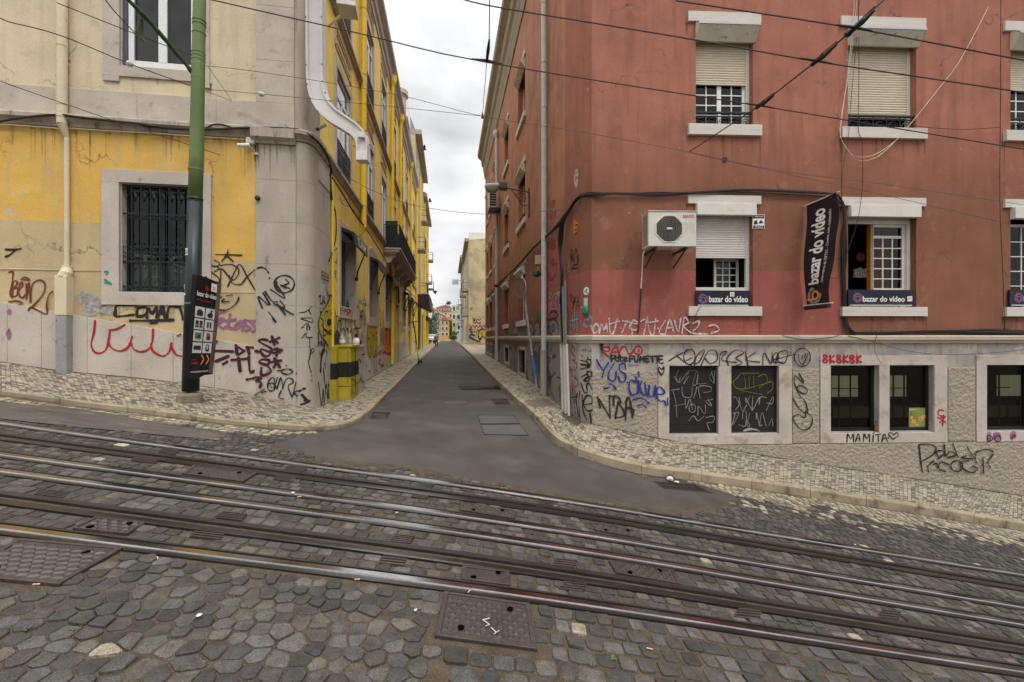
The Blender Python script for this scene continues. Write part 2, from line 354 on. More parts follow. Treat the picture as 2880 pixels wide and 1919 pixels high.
CK_L, CK_R = -1.65, 1.60
def LK(Y): return Vector((-.146 * Y + CK_L, Y, zs(Y) if Y > 10.9 else g(-.146 * Y + CK_L, Y)))
def RK(Y): return Vector((-.146 * Y + CK_R, Y, zs(Y) if Y > 10.9 else g(-.146 * Y + CK_R, Y)))
def LW(Y): return Vector((-.146 * Y - 2.70, Y, 0))
def RW(Y): return Vector((-.146 * Y + 2.69, Y, 0))
def ext(p, q, k):  # extrapolate beyond p away from q
    return p + (p - q) * k
# ---- left kerb (bottom line) with the matching foot of the wall
KLpx = [(24, 1116), (204, 1143), (408, 1167), (612, 1192), (776, 1208), (880, 1213), (947, 1210), (1001, 1192), (1045, 1161), (1077, 1126)]
WLpx = [(24, 1020), (163, 1043), (367, 1061), (540, 1081), (718, 1110), (800, 1131), (835, 1141)]
KL = [gh(*p) for p in KLpx]; WLf = [ML.hit(*p) for p in WLpx] + [Vector((-4.115, 8.62, -1.345)), SL.hit(894, 1145), SL.hit(925, 1129)]
d0 = (KL[0] - KL[3]).normalized(); e0 = (WLf[0] - WLf[4]).normalized()
KL = [KL[0] + d0 * 7] + KL; WLf = [WLf[0] + e0 * 7] + WLf
for Y in (13, 17, 24, 35, 56, 75, 100, 118, 150):
    KL.append(LK(Y)); w_ = LW(Y - .4); w_.z = zs(Y) + .12; WLf.append(w_)
# ---- right kerb
KRpx = [(2856, 1492), (2595, 1450), (2200, 1389), (1978, 1357), (1806, 1336), (1653, 1295), (1592, 1269), (1552, 1243), (1500, 1182), (1458, 1142)]
KR = [gh(*p) for p in KRpx]
WRf = [MR.hit(2856, 1391), MR.hit(2595, 1350), MR.hit(2200, 1289), MR.hit(1972, 1252), MR.hit(1854, 1233), MR.hit(1667, 1193), Vector((1.457, 9.3, -1.79)), Vector((1.34, 9.65, -1.72)), SR.hit(1590, 1150), SR.hit(1545, 1115)]
d0 = (KR[0] - KR[2]).normalized(); e0 = (WRf[0] - WRf[2]).normalized()
KR = [KR[0] + d0 * 7] + KR; WRf = [WRf[0] + e0 * 7] + WRf
for Y in (13.6, 17, 24, 31.7, 45, 58, 75, 100, 118, 150):
    KR.append(RK(Y)); w_ = RW(Y); w_.z = zs(Y) + .13; WRf.append(w_)
def smooth_pairs(K, Wf, i0, i1, n=4):
    """Catmull-smooth the kerb corner, the wall line just interpolated"""
    A = [tuple(k) + tuple(w) for k, w in zip(K, Wf)]; B = catmull(A, n)
    K2, W2 = [], []
    for j, row in enumerate(B):
        i = min(j // n, len(K) - 2); t = (j - i * n) / n if j < len(B) - 1 else 1.0
        K2.append(Vector(row[:3])); W2.append(Wf[i].lerp(Wf[i + 1], t))
    return K2, W2
KL, WLf = smooth_pairs(KL, WLf, 0, 0); KR, WRf = smooth_pairs(KR, WRf, 0, 0)
HK_L, HK_R = .085, .145
def kerb_build(K, Wf, h, lab):
    mb = MB(); inner = []
    dirs = []
    for k, w in zip(K, Wf):
        dd = Vector((w.x - k.x, w.y - k.y, 0)).normalized(); dirs.append(dd)
    inner = [k + d * .16 + Vector((0, 0, h)) for k, d in zip(K, dirs)]
    # arc-length resample into stones about .95 m long
    acc = [0]
    for a, b in zip(K, K[1:]): acc.append(acc[-1] + (b - a).length)
    def at(s):
        for i in range(len(acc) - 1):
            if s <= acc[i + 1]:
                t = (s - acc[i]) / max(1e-6, acc[i + 1] - acc[i]); return K[i].lerp(K[i + 1], t), dirs[i].lerp(dirs[i + 1], t).normalized()
        return K[-1], dirs[-1]
    s = 0; R = random.Random(3)
    while s < acc[-1] - .2:
        Ls = R.uniform(.8, 1.15) if at(s)[0].y < 30 else 6
        e = min(s + Ls, acc[-1]); k = max(2, int((e - s) / .18)); pp = []
        for i in range(k + 1): pp.append(at(s + .004 + (e - s - .008) * i / k))
        dz = R.uniform(-.006, .006); prof = [(0, -.15), (.012, h - .015), (.03, h), (.16, h + .003), (.16, -.15)]
        V = []
        for p, d in pp: V += [p + d * a + Vector((0, 0, b + (dz if b > 0 else 0))) for a, b in prof]
        n = len(prof); mb.add(V, [(i * n + j, i * n + j + 1, (i + 1) * n + j + 1, (i + 1) * n + j) for i in range(k) for j in range(n - 1)] + [tuple(range(n)), tuple(k * n + j for j in range(n))])
        s = e
    tag(mb.build('kerb', M_kerb), kind='structure')
    return inner
IL = kerb_build(KL, WLf, HK_L, 'l'); IR = kerb_build(KR, WRf, HK_R, 'r')
def ruled(A, B, nv, dz=0.0):
    V = []; n = nv + 1
    for a, b in zip(A, B):
        for j in range(n):
            p = a.lerp(b, j / nv); V.append((p.x, p.y, p.z + dz))
    return V, [(i * n + j, i * n + j + 1, (i + 1) * n + j + 1, (i + 1) * n + j) for i in range(len(A) - 1) for j in range(nv)]
def wallext(Wf, d=.3):  # run a little under the wall so no gap shows
    return Wf
RC = random.Random(11)
def ccol(kind):
    r = RC.random()
    if kind == 'calc':
        if r < .32: c = RC.uniform(.085, .15); return (c * 1.08, c * .92, c * .74)
        c = RC.uniform(.20, .34); w = RC.uniform(.58, .70); return (c, c * (.89 + (w - .64) * .3), c * w)
    if kind == 'light':
        if r < .2: c = RC.uniform(.12, .2); return (c, c * .9, c * .72)
        c = RC.uniform(.16, .34); w = RC.uniform(.52, .68); return (c, c * .86, c * w)
    if r < .010: c = RC.uniform(.2, .32); return (c, c * .85, c * .62)
    c = RC.uniform(.030, .055) if r < .62 else RC.uniform(.055, .088); w = RC.uniform(.70, .92); return (c, c * (.90 + (w - .8) * .3), c * w * .97)
def stone(mb, P, z, nrm, col, inset=.01, rise=.012, round_=.13, rng=RC):
    """P: 4 corner Vectors on the surface; builds a worn cushion-topped stone"""
    c = (P[0] + P[1] + P[2] + P[3]) * .25; out8 = []
    for i in range(4):
        a, b, d = P[i], P[(i + 1) % 4], P[(i - 1) % 4]
        r1 = round_ * rng.uniform(.6, 1.4)
        out8 += [a.lerp(d, r1), a.lerp(b, r1)]
    tilt = [rng.uniform(-.003, .003) for _ in range(3)]; up = Vector((0, 0, 1))
    V = [tuple(p - up * .02) for p in out8]
    for p in out8:
        q = p.lerp(c, 0) + (c - p).normalized() * inset; V.append(tuple(q + up * (z + tilt[0])))
    for p in out8:
        q = p.lerp(c, .42); V.append(tuple(q + up * (z + rise * .5 + tilt[1])))
    V.append(tuple(c + up * (z + rise * .6)))
    Fs = [(i, (i + 1) % 8, 8 + (i + 1) % 8, 8 + i) for i in range(8)] + [(8 + i, 8 + (i + 1) % 8, 16 + (i + 1) % 8, 16 + i) for i in range(8)] + [(16 + i, 16 + (i + 1) % 8, 24) for i in range(8)]
    mb.add(V, Fs, col)
def small_stone(mb, P, z, col, inset):
    c = (P[0] + P[1] + P[2] + P[3]) * .25; up = Vector((0, 0, 1))
    V = [tuple(p - up * .012) for p in P] + [tuple(p + (c - p).normalized() * inset + up * z) for p in P]
    mb.add(V, [(0, 1, 5, 4), (1, 2, 6, 5), (2, 3, 7, 6), (3, 0, 4, 7), (4, 5, 6, 7)], col)
HOLES = []   # XY polygons where no stone may stand
def inpoly(x, y, poly):
    r = False; j = len(poly) - 1
    for i in range(len(poly)):
        xi, yi = poly[i]; xj, yj = poly[j]
        if (yi > y) != (yj > y) and x < (xj - xi) * (y - yi) / (yj - yi) + xi: r = not r
        j = i
    return r
def blocked(x, y, grow=0):
    return any(inpoly(x, y, h) for h in HOLES)
def pave(A, B, size, Ymax, name, kind='calc'):
    """calcada: rows of small cubes between polylines A (kerb) and B (wall)"""
    V, Fs = ruled(A, B, 6, -.014); m = MB(); m.add(V, [f for f in Fs if V[f[0]][1] < Ymax - 1]); tag(m.build(name, M_jo2, smooth=True), kind='structure'); m = MB(); m.add(V, [f for f in Fs if V[f[0]][1] >= Ymax - 1]); tag(m.build(name + '_far', mat('far_calcada', (.25, .215, .155), .85, .2, 9, .004, 60, fine=.5, fs=22), smooth=True), kind='structure')
    mb = MB(); acc = [0]
    Mid = [a.lerp(b, .5) for a, b in zip(A, B)]
    for a, b in zip(Mid, Mid[1:]): acc.append(acc[-1] + (b - a).length)
    def at(s, v):
        s = max(0, min(acc[-1] - 1e-6, s)); lo = 0; hi = len(acc) - 1
        while hi - lo > 1:
            m_ = (lo + hi) // 2
            if acc[m_] <= s: lo = m_
            else: hi = m_
        t = (s - acc[lo]) / max(1e-6, acc[lo + 1] - acc[lo]); return A[lo].lerp(A[lo + 1], t).lerp(B[lo].lerp(B[lo + 1], t), v)
    s = 0; R = random.Random(5); off = 0
    while s < acc[-1]:
        a0, b0 = at(s, 0), at(s, 1)
        if min(a0.y, b0.y) > Ymax: break
        far = min(a0.y, b0.y)
        if abs(Mid[0].x) > 0 and (abs(a0.x) > 1.25 * a0.y + 1.8): s += size; continue
        sz = size if far < 14 else size * 1.5
        W_ = (b0 - a0).length; n = max(3, int(round(W_ / sz))); ds = sz * R.uniform(.9, 1.12)
        sh = R.uniform(-.5, .5)
        for j in range(n + 1):
            v0 = max(0, (j + sh - .02) / n); v1 = min(1, (j + 1 + sh) / n)
            if v1 - v0 < .25 / n: continue
            jj = lambda: R.uniform(-.1, .1) / n; js = lambda: R.uniform(-.1, .1) * ds
            P = [at(s + js(), min(1, max(0, v0 + jj()))), at(s + ds + js(), min(1, max(0, v0 + jj()))), at(s + ds + js(), min(1, max(0, v1 + jj()))), at(s + js(), min(1, max(0, v1 + jj())))]
            c = (P[0] + P[2]) * .5
            if blocked(c.x, c.y): continue
            small_stone(mb, P, R.uniform(-.003, .004), ccol(kind), .006)
        s += ds
    tag(mb.build(name + '_stones', M_calc, fixn=False), kind='structure')

# ---- tram / funicular rails: centre lines as quadratics Y(X)
RAILPX = {'A': [(25, 1200), (500, 1252), (960, 1317), (1440, 1391), (1920, 1467), (2389, 1541), (2856, 1612)],
          'B': [(25, 1233), (960, 1350), (1440, 1419), (1920, 1498), (2856, 1649)],
          'C': [(25, 1283), (960, 1404), (1440, 1471), (1920, 1553), (2856, 1704)],
          'D': [(25, 1330), (960, 1448), (1440, 1521), (1920, 1600), (2856, 1752)],
          'E': [(25, 1405), (960, 1523), (1440, 1593), (1920, 1670), (2856, 1817)],
          'G': [(25, 1490), (960, 1605), (1440, 1669), (1920, 1745), (2856, 1884)]}
RAIL = {}
for k, pp in RAILPX.items():
    H = [gh(*p) for p in pp]; c = np.polyfit([h.x for h in H], [h.y for h in H], 2); RAIL[k] = tuple(float(q) for q in c)
def ry(k, x):
    a, b, c = RAIL[k]
    x = max(-9.5, min(12.5, x)); return a * x * x + b * x + c
def railpts(k, dy=0, x0=-12, x1=14, st=.25):
    n = int((x1 - x0) / st); return [Vector((x0 + st * i, ry(k, x0 + st * i) + dy, g(x0 + st * i, ry(k, x0 + st * i) + dy))) for i in range(n + 1)]
def railprof(mb, k, prof):
    P = railpts(k); n = len(prof); V = [(p.x, p.y + a, p.z + b) for p in P for a, b in prof]
    mb.add(V, [(i * n + j, i * n + j + 1, (i + 1) * n + j + 1, (i + 1) * n + j) for i in range(len(P) - 1) for j in range(n - 1)])
for lab, ks, nm in (('upper narrow-gauge rail track nearest the buildings, two running rails and a black centre slot', 'CBA', 0), ('lower rail track nearest the camera, bright worn running rails and a wide black centre slot', 'GED', 1)):
    px_ = (0, ry(ks[1], 0), g(0, ry(ks[1], 0)))
    tr = thing('rail_track', lab, 'rail track', px_, 'funicular tracks in the cobbles')
    for k in (ks[0], ks[2]):
        m1 = MB(); w = .075
        railprof(m1, k, [(-w, -.02), (-w, .004), (-w + .045, .007), (-w + .05, .010)])
        o = m1.build('rail', M_steel, tr, smooth=False)
        m2 = MB(); railprof(m2, k, [(-.030, .006), (-.026, .016), (.020, .018), (.024, .014), (.026, -.03)]); m2.build('rail_head', M_steelb, o)
        m3 = MB(); railprof(m3, k, [(.026, -.03), (.055, -.03), (.055, .010), (.072, .011), (.072, -.02)]); m3.build('rail_groove', M_steeld, o)
    m1 = MB(); railprof(m1, ks[1], [(-.105, -.02), (-.103, .009), (-.085, .013), (-.034, .013), (-.030, -.12)])
    m1.build('slot_bar', M_steel, tr)
    m1 = MB(); railprof(m1, ks[1], [(.030, -.12), (.034, .014), (.085, .014), (.103, .010), (.105, -.02)]); m1.build('slot_bar', M_steeld, tr)
    m1 = MB(); railprof(m1, ks[1], [(-.031, -.09), (.031, -.09)]); m1.build('slot_bed', M_slot, tr)

# ---- asphalt of the side street
L_asp = [(KL[i], i) for i in range(len(KL))]
def kerb_sel(K, lo_px):  # kerb points from the far end down to the junction corner
    return [k for k in K if k.y >= lo_px]
KLs = [k for k in KL if k.x > gh(905, 1213).x - .02 or k.y > 11]; KRs = [k for k in KR if k.x < gh(1960, 1355).x or k.y > 11]
KLs = KLs[::-1]; KRs = KRs[::-1]
def resample(P, n):
    acc = [0]
    for a, b in zip(P, P[1:]): acc.append(acc[-1] + (b - a).length)
    out_ = []
    for q in range(n + 1):
        s = acc[-1] * q / n; i = 0
        while i < len(acc) - 2 and s > acc[i + 1]: i += 1
        out_.append(P[i].lerp(P[i + 1], (s - acc[i]) / max(1e-6, acc[i + 1] - acc[i])))
    return out_
FarL = [k for k in KLs if k.y >= 12.9]; FarR = [k for k in KRs if k.y >= 12.9]
NearL = resample([FarL[-1]] + [k for k in KLs if k.y < 12.9] + [gh(860, 1222), gh(790, 1246)], 24); NearR = resample([FarR[-1]] + [k for k in KRs if k.y < 12.9] + [gh(2060, 1392)], 24)
YF = [150, 118, 100, 88, 75, 65, 56, 48, 40, 35, 30, 24, 20, 17, 15, 13]
rows = [[LK(Y).lerp(RK(Y), j / 14) for j in range(15)] for Y in YF]
rows += [[a.lerp(b, j / 14) for j in range(15)] for a, b in zip(NearL[1:], NearR[1:])]
lastA = rows[-1]
edge = catmull([tuple(gh(*p)) for p in [(780, 1254), (960, 1296), (1169, 1314), (1336, 1348), (1535, 1383), (1691, 1408), (1920, 1440), (2075, 1402)]], 4)
edge = resample([Vector(e) for e in edge], 14)
edge = [e + Vector((0, .04 * math.sin(i * 2.3), 0)) for i, e in enumerate(edge)]
rows += [[a.lerp(b, t) for a, b in zip(lastA, edge)] for t in (.25, .5, .75, 1.0)]
ma = MB(); ma.v = [(p.x, p.y, g(p.x, p.y) + (.006 if ri < len(rows) - 2 else 0 if ri == len(rows) - 2 else -.012)) for ri, r in enumerate(rows) for p in r]; ma.f = [(i * 15 + j, i * 15 + j + 1, (i + 1) * 15 + j + 1, (i + 1) * 15 + j) for i in range(len(rows) - 1) for j in range(14)]
tag(ma.build('asphalt_street', M_asph, smooth=True), kind='structure')
ASP = [(r[0].x, r[0].y) for r in rows if r[0].y < 14] + [(p.x, p.y) for p in rows[-1]] + [(r[-1].x, r[-1].y) for r in rows[::-1] if r[-1].y < 14]
# worn thin asphalt strip by the left kerb
M_asph2 = mat('worn_asphalt', (.080, .070, .060), .85, .25, 2.5, .004, 120, fine=.25, fs=90, dirt=(.19, .16, .12, .75), ds=3.2, dth=.56, stretch=(.5, 2.5, 1))
def strip(pxA, pxB, n=24, dz=.004):
    A = resample([gh(*p) for p in pxA], n); B = resample([gh(*p) for p in pxB], n); m = MB()
    m.v = [(q.x, q.y, g(q.x, q.y) + dz) for a, b in zip(A, B) for q in [a.lerp(b, j / 4) for j in range(5)]]
    m.f = [(i * 5 + j, i * 5 + j + 1, (i + 1) * 5 + j + 1, (i + 1) * 5 + j) for i in range(n) for j in range(4)]; return m, [(p.x, p.y) for p in A] + [(p.x, p.y) for p in B[::-1]]
m_, P_ = strip([(-60, 1128), (24, 1134), (200, 1148), (330, 1168), (470, 1195), (620, 1215)], [(-60, 1170), (24, 1181), (200, 1200), (330, 1212), (470, 1226), (620, 1240)])
tag(m_.build('worn_asphalt_strip', M_asph2, smooth=True), kind='structure'); HOLES.append(P_)

# ---- covers and grates let into the road
def quad_on(pxs, lift=0.0, gfun=None):
    return [gh(x, y) + Vector((0, 0, lift)) for x, y in pxs]
def bil(P, a, b): return P[0].lerp(P[1], a).lerp(P[3].lerp(P[2], a), b)
def studs(mb, P, nu, nv, r, h, rot=.785, skip=.0, base=.010, elong=1.0):
    R = random.Random(4)
    for i in range(nu):
        for j in range(nv):
            if R.random() < skip: continue
            a = (i + .5 + (.25 if j % 2 else -.25)) / nu; b = (j + .5) / nv
            if not (.06 < a < .94 and .06 < b < .94): continue
            c = bil(P, a, b); du = (P[1] - P[0]).normalized(); dv = (P[3] - P[0]).normalized(); V = []
            for s, zz in ((1, base - .002), (.6, base + h)):
                for q in range(4):
                    an = rot + q * math.pi / 2; V.append(c + du * math.cos(an) * r * s * elong + dv * math.sin(an) * r * s + Vector((0, 0, zz)))
            mb.add(V, [(0, 1, 5, 4), (1, 2, 6, 5), (2, 3, 7, 6), (3, 0, 4, 7), (4, 5, 6, 7)])
def cover(pxs, lab, nu, nv, r, m=None, rot=.785, elong=1.0, cat='manhole cover', group='iron covers set in the cobbles', rim=.05, name='manhole_cover'):
    P = quad_on(pxs); HOLES.append([(p.x, p.y) for p in [bil(P, -.03, -.05), bil(P, 1.03, -.05), bil(P, 1.03, 1.05), bil(P, -.03, 1.05)]])
    c = bil(P, .5, .5); t = thing(name, lab, cat, tuple(c), group); up = Vector((0, 0, 1))
    f = MB()
    for a0, a1, b0, b1 in ((0, 1, 0, rim), (0, 1, 1 - rim, 1), (0, rim, rim, 1 - rim), (1 - rim, 1, rim, 1 - rim)):
        Q = [bil(P, a0, b0), bil(P, a1, b0), bil(P, a1, b1), bil(P, a0, b1)]; f.hexa([q - up * .03 for q in Q] + [q + up * .014 for q in Q])
    f.build('frame', m or M_cast, t, bevel=.003)
    pl = MB(); Q = [bil(P, rim, rim), bil(P, 1 - rim, rim), bil(P, 1 - rim, 1 - rim), bil(P, rim, 1 - rim)]; pl.hexa([q - up * .03 for q in Q] + [q + up * .006 for q in Q])
    if nu: studs(pl, P, nu, nv, r, .008, rot, .04, .006, elong)
    o = pl.build('lid', m or M_cast, t)
    k = MB()
    for a, b in ((.24, .78), (.76, .22)):
        q = bil(P, a, b); k.lathe(q + up * .0145, [(.022, -.006), (.022, .001)], 8)
    k.build('lifting_hole', M_slot, o)
    return t, P
c1, PC1 = cover([(1250, 1667), (1490, 1701), (1511, 1831), (1223, 1792)], 'large square studded iron cover with painted white marks in front of the nearest rail', 9, 9, .026)
cover([(52, 1518), (347, 1544), (167, 1648), (-130, 1622)], 'big iron cover with slanted tread bars at the left edge of the road', 9, 9, .036, rot=.3, elong=1.6)
cover([(268, 1458), (408, 1474), (358, 1505), (203, 1488)], 'small studded iron cover between nearest rail and slot on the left', 5, 4, .03, rot=.4)
cover([(1299, 1594), (1433, 1610), (1434, 1650), (1299, 1632)], 'plain framed iron cover right behind the large studded cover', 0, 0, 0, rim=.1)
cover([(1294, 1413), (1451, 1440), (1446, 1461), (1294, 1436)], 'studded cover in the upper track, just right of the street axis', 8, 4, .022)
cover([(1660, 1471), (1796, 1496), (1806, 1516), (1675, 1493)], 'pale worn studded cover in the upper track toward the right kerb', 7, 3, .022)
cover([(1712, 1578), (1895, 1607), (1916, 1646), (1733, 1614)], 'studded cover between slot and second rail at the right of the lower track', 8, 5, .022)
cover([(543, 1311), (723, 1332), (684, 1357), (514, 1334)], 'flat iron cover in the upper track at the left, below the pole', 6, 3, .02)
def ventplate(x0, y0, x1, y1, lab):
    sl = .09 * (x1 - x0); w = x1 - x0; P = quad_on([(x0 + w * .22, y0), (x1, y0 + sl), (x1 - w * .18, y1), (x0, y1 - sl)]) ; HOLES.append([(p.x, p.y) for p in P]); up = Vector((0, 0, 1)); m = MB()
    n = 9
    for i in range(n):
        if i % 2 == 0 : Q = [bil(P, 0, i / n), bil(P, 1, i / n), bil(P, 1, (i + 1) / n), bil(P, 0, (i + 1) / n)]; m.hexa([q - up * .03 for q in Q] + [q + up * .010 for q in Q])
        else: Q = [bil(P, 0, i / n), bil(P, 1, i / n), bil(P, 1, (i + 1) / n), bil(P, 0, (i + 1) / n)]; m.hexa([q - up * .03 for q in Q] + [q - up * .004 for q in Q])
    tag(m.build('drain_plate', M_cast), lab, 'drain plate', 'slotted iron plates beside the rail slots')
for a, l_ in (((1093, 1503, 1166, 1531), 'slotted iron plate above the lower slot in mid road'), ((1067, 1554, 1151, 1593), 'slotted iron plate below the lower slot in mid road'), ((1550, 1571, 1623, 1604), 'slotted plate above the lower slot, left of the wide studded cover'),
              ((1571, 1631, 1655, 1666), 'slotted plate below the lower slot, right of the plain framed cover'), ((608, 1440, 695, 1466), 'slotted plate above the lower slot in the left half'), ((533, 1484, 640, 1520), 'slotted plate below the lower slot in the left half'),
              ((94, 1377, 198, 1402), 'slotted plate above the lower slot near the left edge'), ((1169, 1359, 1221, 1377), 'slotted plate above the upper slot in mid road'), ((1156, 1385, 1211, 1404), 'slotted plate below the upper slot in mid road'),
              ((1508, 1410, 1560, 1431), 'slotted plate above the upper slot toward the right'), ((444, 1263, 504, 1281), 'slotted plate above the upper slot below the green pole'), ((366, 1283, 452, 1304), 'slotted plate below the upper slot at the left'),
              ((799, 1310, 867, 1328), 'slotted plate above the upper slot below the rounded building corner'), ((768, 1336, 836, 1356), 'slotted plate below the upper slot below the rounded building corner'), ((2063, 1706, 2148, 1745), 'slotted plate below the lower slot in the right half'), ((2467, 1716, 2534, 1750), 'slotted plate above the lower slot near the right edge')):
    ventplate(*a, l_)
def grate(pxs, lab, n, name='drain_grate', lift=0.012):
    P = quad_on(pxs); HOLES.append([(p.x, p.y) for p in [bil(P, -.05, -.08), bil(P, 1.05, -.08), bil(P, 1.05, 1.08), bil(P, -.05, 1.08)]]); up = Vector((0, 0, 1)); c = bil(P, .5, .5)
    t = thing(name, lab, 'drain grate', tuple(c), 'street drain grates'); m = MB()
    for i in range(n):
        a0, a1 = (i + .28) / n, (i + .78) / n
        if i == 0: a0 = 0
        if i == n - 1: a1 = 1
        Q = [bil(P, a0, 0), bil(P, a1, 0), bil(P, a1, 1), bil(P, a0, 1)]; m.hexa([q - up * .03 for q in Q] + [q + up * lift for q in Q])
    for b0, b1 in ((0, .07), (.47, .53), (.93, 1)):
        Q = [bil(P, 0, b0), bil(P, 1, b0), bil(P, 1, b1), bil(P, 0, b1)]; m.hexa([q - up * .03 for q in Q] + [q + up * (lift + .003) for q in Q])
    m.build('bars', M_cast, t); s_ = MB(); Q = [q + up * .0075 for q in P]; s_.quad(*Q); s_.build('pit', M_slot, t)
grate([(1048, 1160), (1101, 1160), (1090, 1180), (1038, 1180)], 'iron drain grate by the left kerb of the side street', 12)
grate([(1375, 1122), (1425, 1122), (1438, 1139), (1391, 1141)], 'iron drain grate by the right kerb of the side street', 11)
grate([(1838, 1356), (1955, 1364), (2004, 1389), (1867, 1376)], 'wide dirty gully grate below the right pavement corner with litter on it', 16)
# round manhole, patch
c = gh(1281, 1134); t_ = thing('round_manhole', 'round iron manhole cover in the asphalt of the side street', 'manhole cover', tuple(c))
m = MB(); m.lathe(c, [(.27, -.02), (.27, .012), (.235, .012)], 28); m.build('frame', M_cast, t_)
m = MB(); m.lathe(c, [(.23, -.02), (.23, .011)], 28)
for r_ in (.06, .12, .18):
    for q in range(int(r_ * 60)):
        a = 2 * math.pi * q / int(r_ * 60); m.box(c + Vector((math.cos(a) * r_, math.sin(a) * r_, .012)), (.012, .012, .004), Matrix.Rotation(a, 3, 'Z'))
m.build('lid', mat('iron_dusty', (.075, .068, .06), .6, .2, 5, metal=.2), t_)
M_patch = mat('asphalt_patch', (.072, .068, .063), .8, .1, 2, .002, 200, fine=.2, fs=140)
for k_, q in enumerate(([(1344, 1169), (1443, 1170), (1461, 1193), (1351, 1194)], [(1352, 1196), (1462, 1195), (1486, 1226), (1362, 1224)])):
    P = quad_on(q); m = MB(); n = 6
    m.v = [tuple(Vector((p.x, p.y, g(p.x, p.y) + .0105))) for i in range(n + 1) for p in [bil(P, i / n, j / n) for j in range(n + 1)]]; m.f = [(i * 7 + j, i * 7 + j + 1, (i + 1) * 7 + j + 1, (i + 1) * 7 + j) for i in range(n) for j in range(n)]
    tag(m.build('asphalt_patch', M_patch), kind='structure')
    m = MB(); m.tube([P[i % 4] + Vector((0, 0, .009)) for i in range(5)], .006, 4); tag(m.build('asphalt_seam', M_slot), kind='structure')
# pavement hatch on the right
P = [p for p in quad_on([(1476, 1127), (1537, 1123), (1562, 1140), (1493, 1148)])]
for p in P: p.z = 0
def on_pave(A, B, x, y):
    """height of the ruled pavement at a pixel: nearest strip by ray marching"""
    best = None; r = Vector(((x - CX) / F, 1, (CY - y) / F))
    for i in range(len(A) - 1):
        a, b, c, d = A[i], A[i + 1], B[i + 1], B[i]; n = (b - a).cross(d - a)
        if abs(r.dot(n)) < 1e-9: continue
        for tri in ((a, b, c), (a, c, d)):
            n = (tri[1] - tri[0]).cross(tri[2] - tri[0]); k = tri[0].dot(n) / r.dot(n); p = r * k
            ok = True; s0 = None
            for q in range(3):
                e = tri[(q + 1) % 3] - tri[q]; w = p - tri[q]; cr_ = e.x * w.y - e.y * w.x
                if s0 is None: s0 = cr_ >= 0
                elif (cr_ >= 0) != s0: ok = False
            if ok and k > 0 and (best is None or k < best.y): best = p
    return best
def pv(x, y, side='L'):
    r = on_pave(IL, WLf, x, y) if side == 'L' else on_pave(IR, WRf, x, y)
    return r if r is not None else gh(x, y, .12)
P = [pv(x, y, 'R') for x, y in [(1476, 1127), (1535, 1123), (1560, 1140), (1493, 1147)]]
t_ = thing('utility_hatch', 'rusty rectangular hatch in the right pavement beside the striped corner', 'hatch', tuple(bil(P, .5, .5)))
HOLES.append([(p.x, p.y) for p in P]); m = MB(); up = Vector((0, 0, 1)); m.hexa([p - up * .02 for p in P] + [p + up * .006 for p in P]); m.build('lid', mat('rusty_concrete', (.13, .10, .075), .8, .2, 4, .002), t_, bevel=.003)
def dirtline(K, d0_, w, h, nm, seed):
    # grit collected along a line, ragged width
    R = random.Random(seed); P = resample([k for k in K if k.y < 34], 150); V = []
    for i, p in enumerate(P):
        t = (P[min(i + 1, 150)] - P[max(0, i - 1)]); n = Vector((-t.y, t.x, 0)).normalized() * d0_; q = p + n * w * R.uniform(.5, 1.5); V += [tuple(p + Vector((0, 0, h + .012))), tuple(q + Vector((0, 0, h)))]
    m = MB(); m.add(V, [(2 * i, 2 * i + 1, 2 * i + 3, 2 * i + 2) for i in range(150)]); tag(m.build(nm, mat('grit', (.11, .088, .05), .95, .4, 8, .01, 90, fine=.6, fs=110)), kind='structure')
dirtline(KR, -1, .09, .0, 'kerb_grit', 1); dirtline(KL, 1, .07, .0, 'kerb_grit', 2)
dirtline(WRf, 1, .05, .004, 'wall_foot_grit', 3); dirtline(WLf, -1, .045, .004, 'wall_foot_grit', 4)
# ---- pavements
def widen(I, Wf): return [w for w in Wf]
pave(IL, WLf, .080, 26, 'pavement_left')
pave(IR, WRf, .080, 24, 'pavement_right')
lot = MB(); A_ = [RW(Y) + Vector((-.02, 0, zs(Y) + .12)) for Y in (31.6, 40, 50, 58.2)]; B_ = [a + Vector((12, 1.5, 0)) for a in A_]; V, Fs = ruled(A_, B_, 4); lot.add(V, Fs); tag(lot.build('open_lot', mat('lot_paving', (.21, .18, .135), .9, .2, 3)), kind='structure')

# ---- the setts of the sloping street
def band(lo, hi, rowh, lw=(.095, .15), irr=.10, kindf=None, xr=(-9, 11)):
    """rows of stones between Y curves lo(x), hi(x)"""
    wmid = hi(0) - lo(0); n = max(1, int(round(wmid / rowh))); R = RC
    for j in range(n):
        x = xr[0] + R.uniform(0, .1)
        while x < xr[1]:
            l = R.uniform(*lw); xc = x + l / 2; ym = lo(xc) + (hi(xc) - lo(xc)) * (j + .5) / n
            if abs(xc) > 1.2 * ym + 1.6 or ym < 1.7: x += l; continue
            h = (hi(xc) - lo(xc)) / n; gp = .006
            P = []
            for sx, sy in ((0, 0), (1, 0), (1, 1), (0, 1)):
                xx = x + gp + (l - 2 * gp) * sx + R.uniform(-irr, irr) * .5 * l; yy = lo(xx) + (hi(xx) - lo(xx)) * (j + sy) / n + (gp if sy == 0 else -gp) + R.uniform(-irr, irr) * .5 * h
                xx += (j % 2) * .0
                P.append(Vector((xx, yy, g(xx, yy))))
            kd = kindf(xc, ym) if kindf else 'sett'
            if kd and not blocked(xc, ym):
                stone(SETT if kd == 'sett' else CALC, P, R.uniform(-.006, .005), None, ccol(kd), inset=.006 if kd == 'light' else .007, rise=.007)
            x += l
SETT = MB(); CALC = MB()
f_ = lambda k, d: (lambda x: ry(k, x) + d)
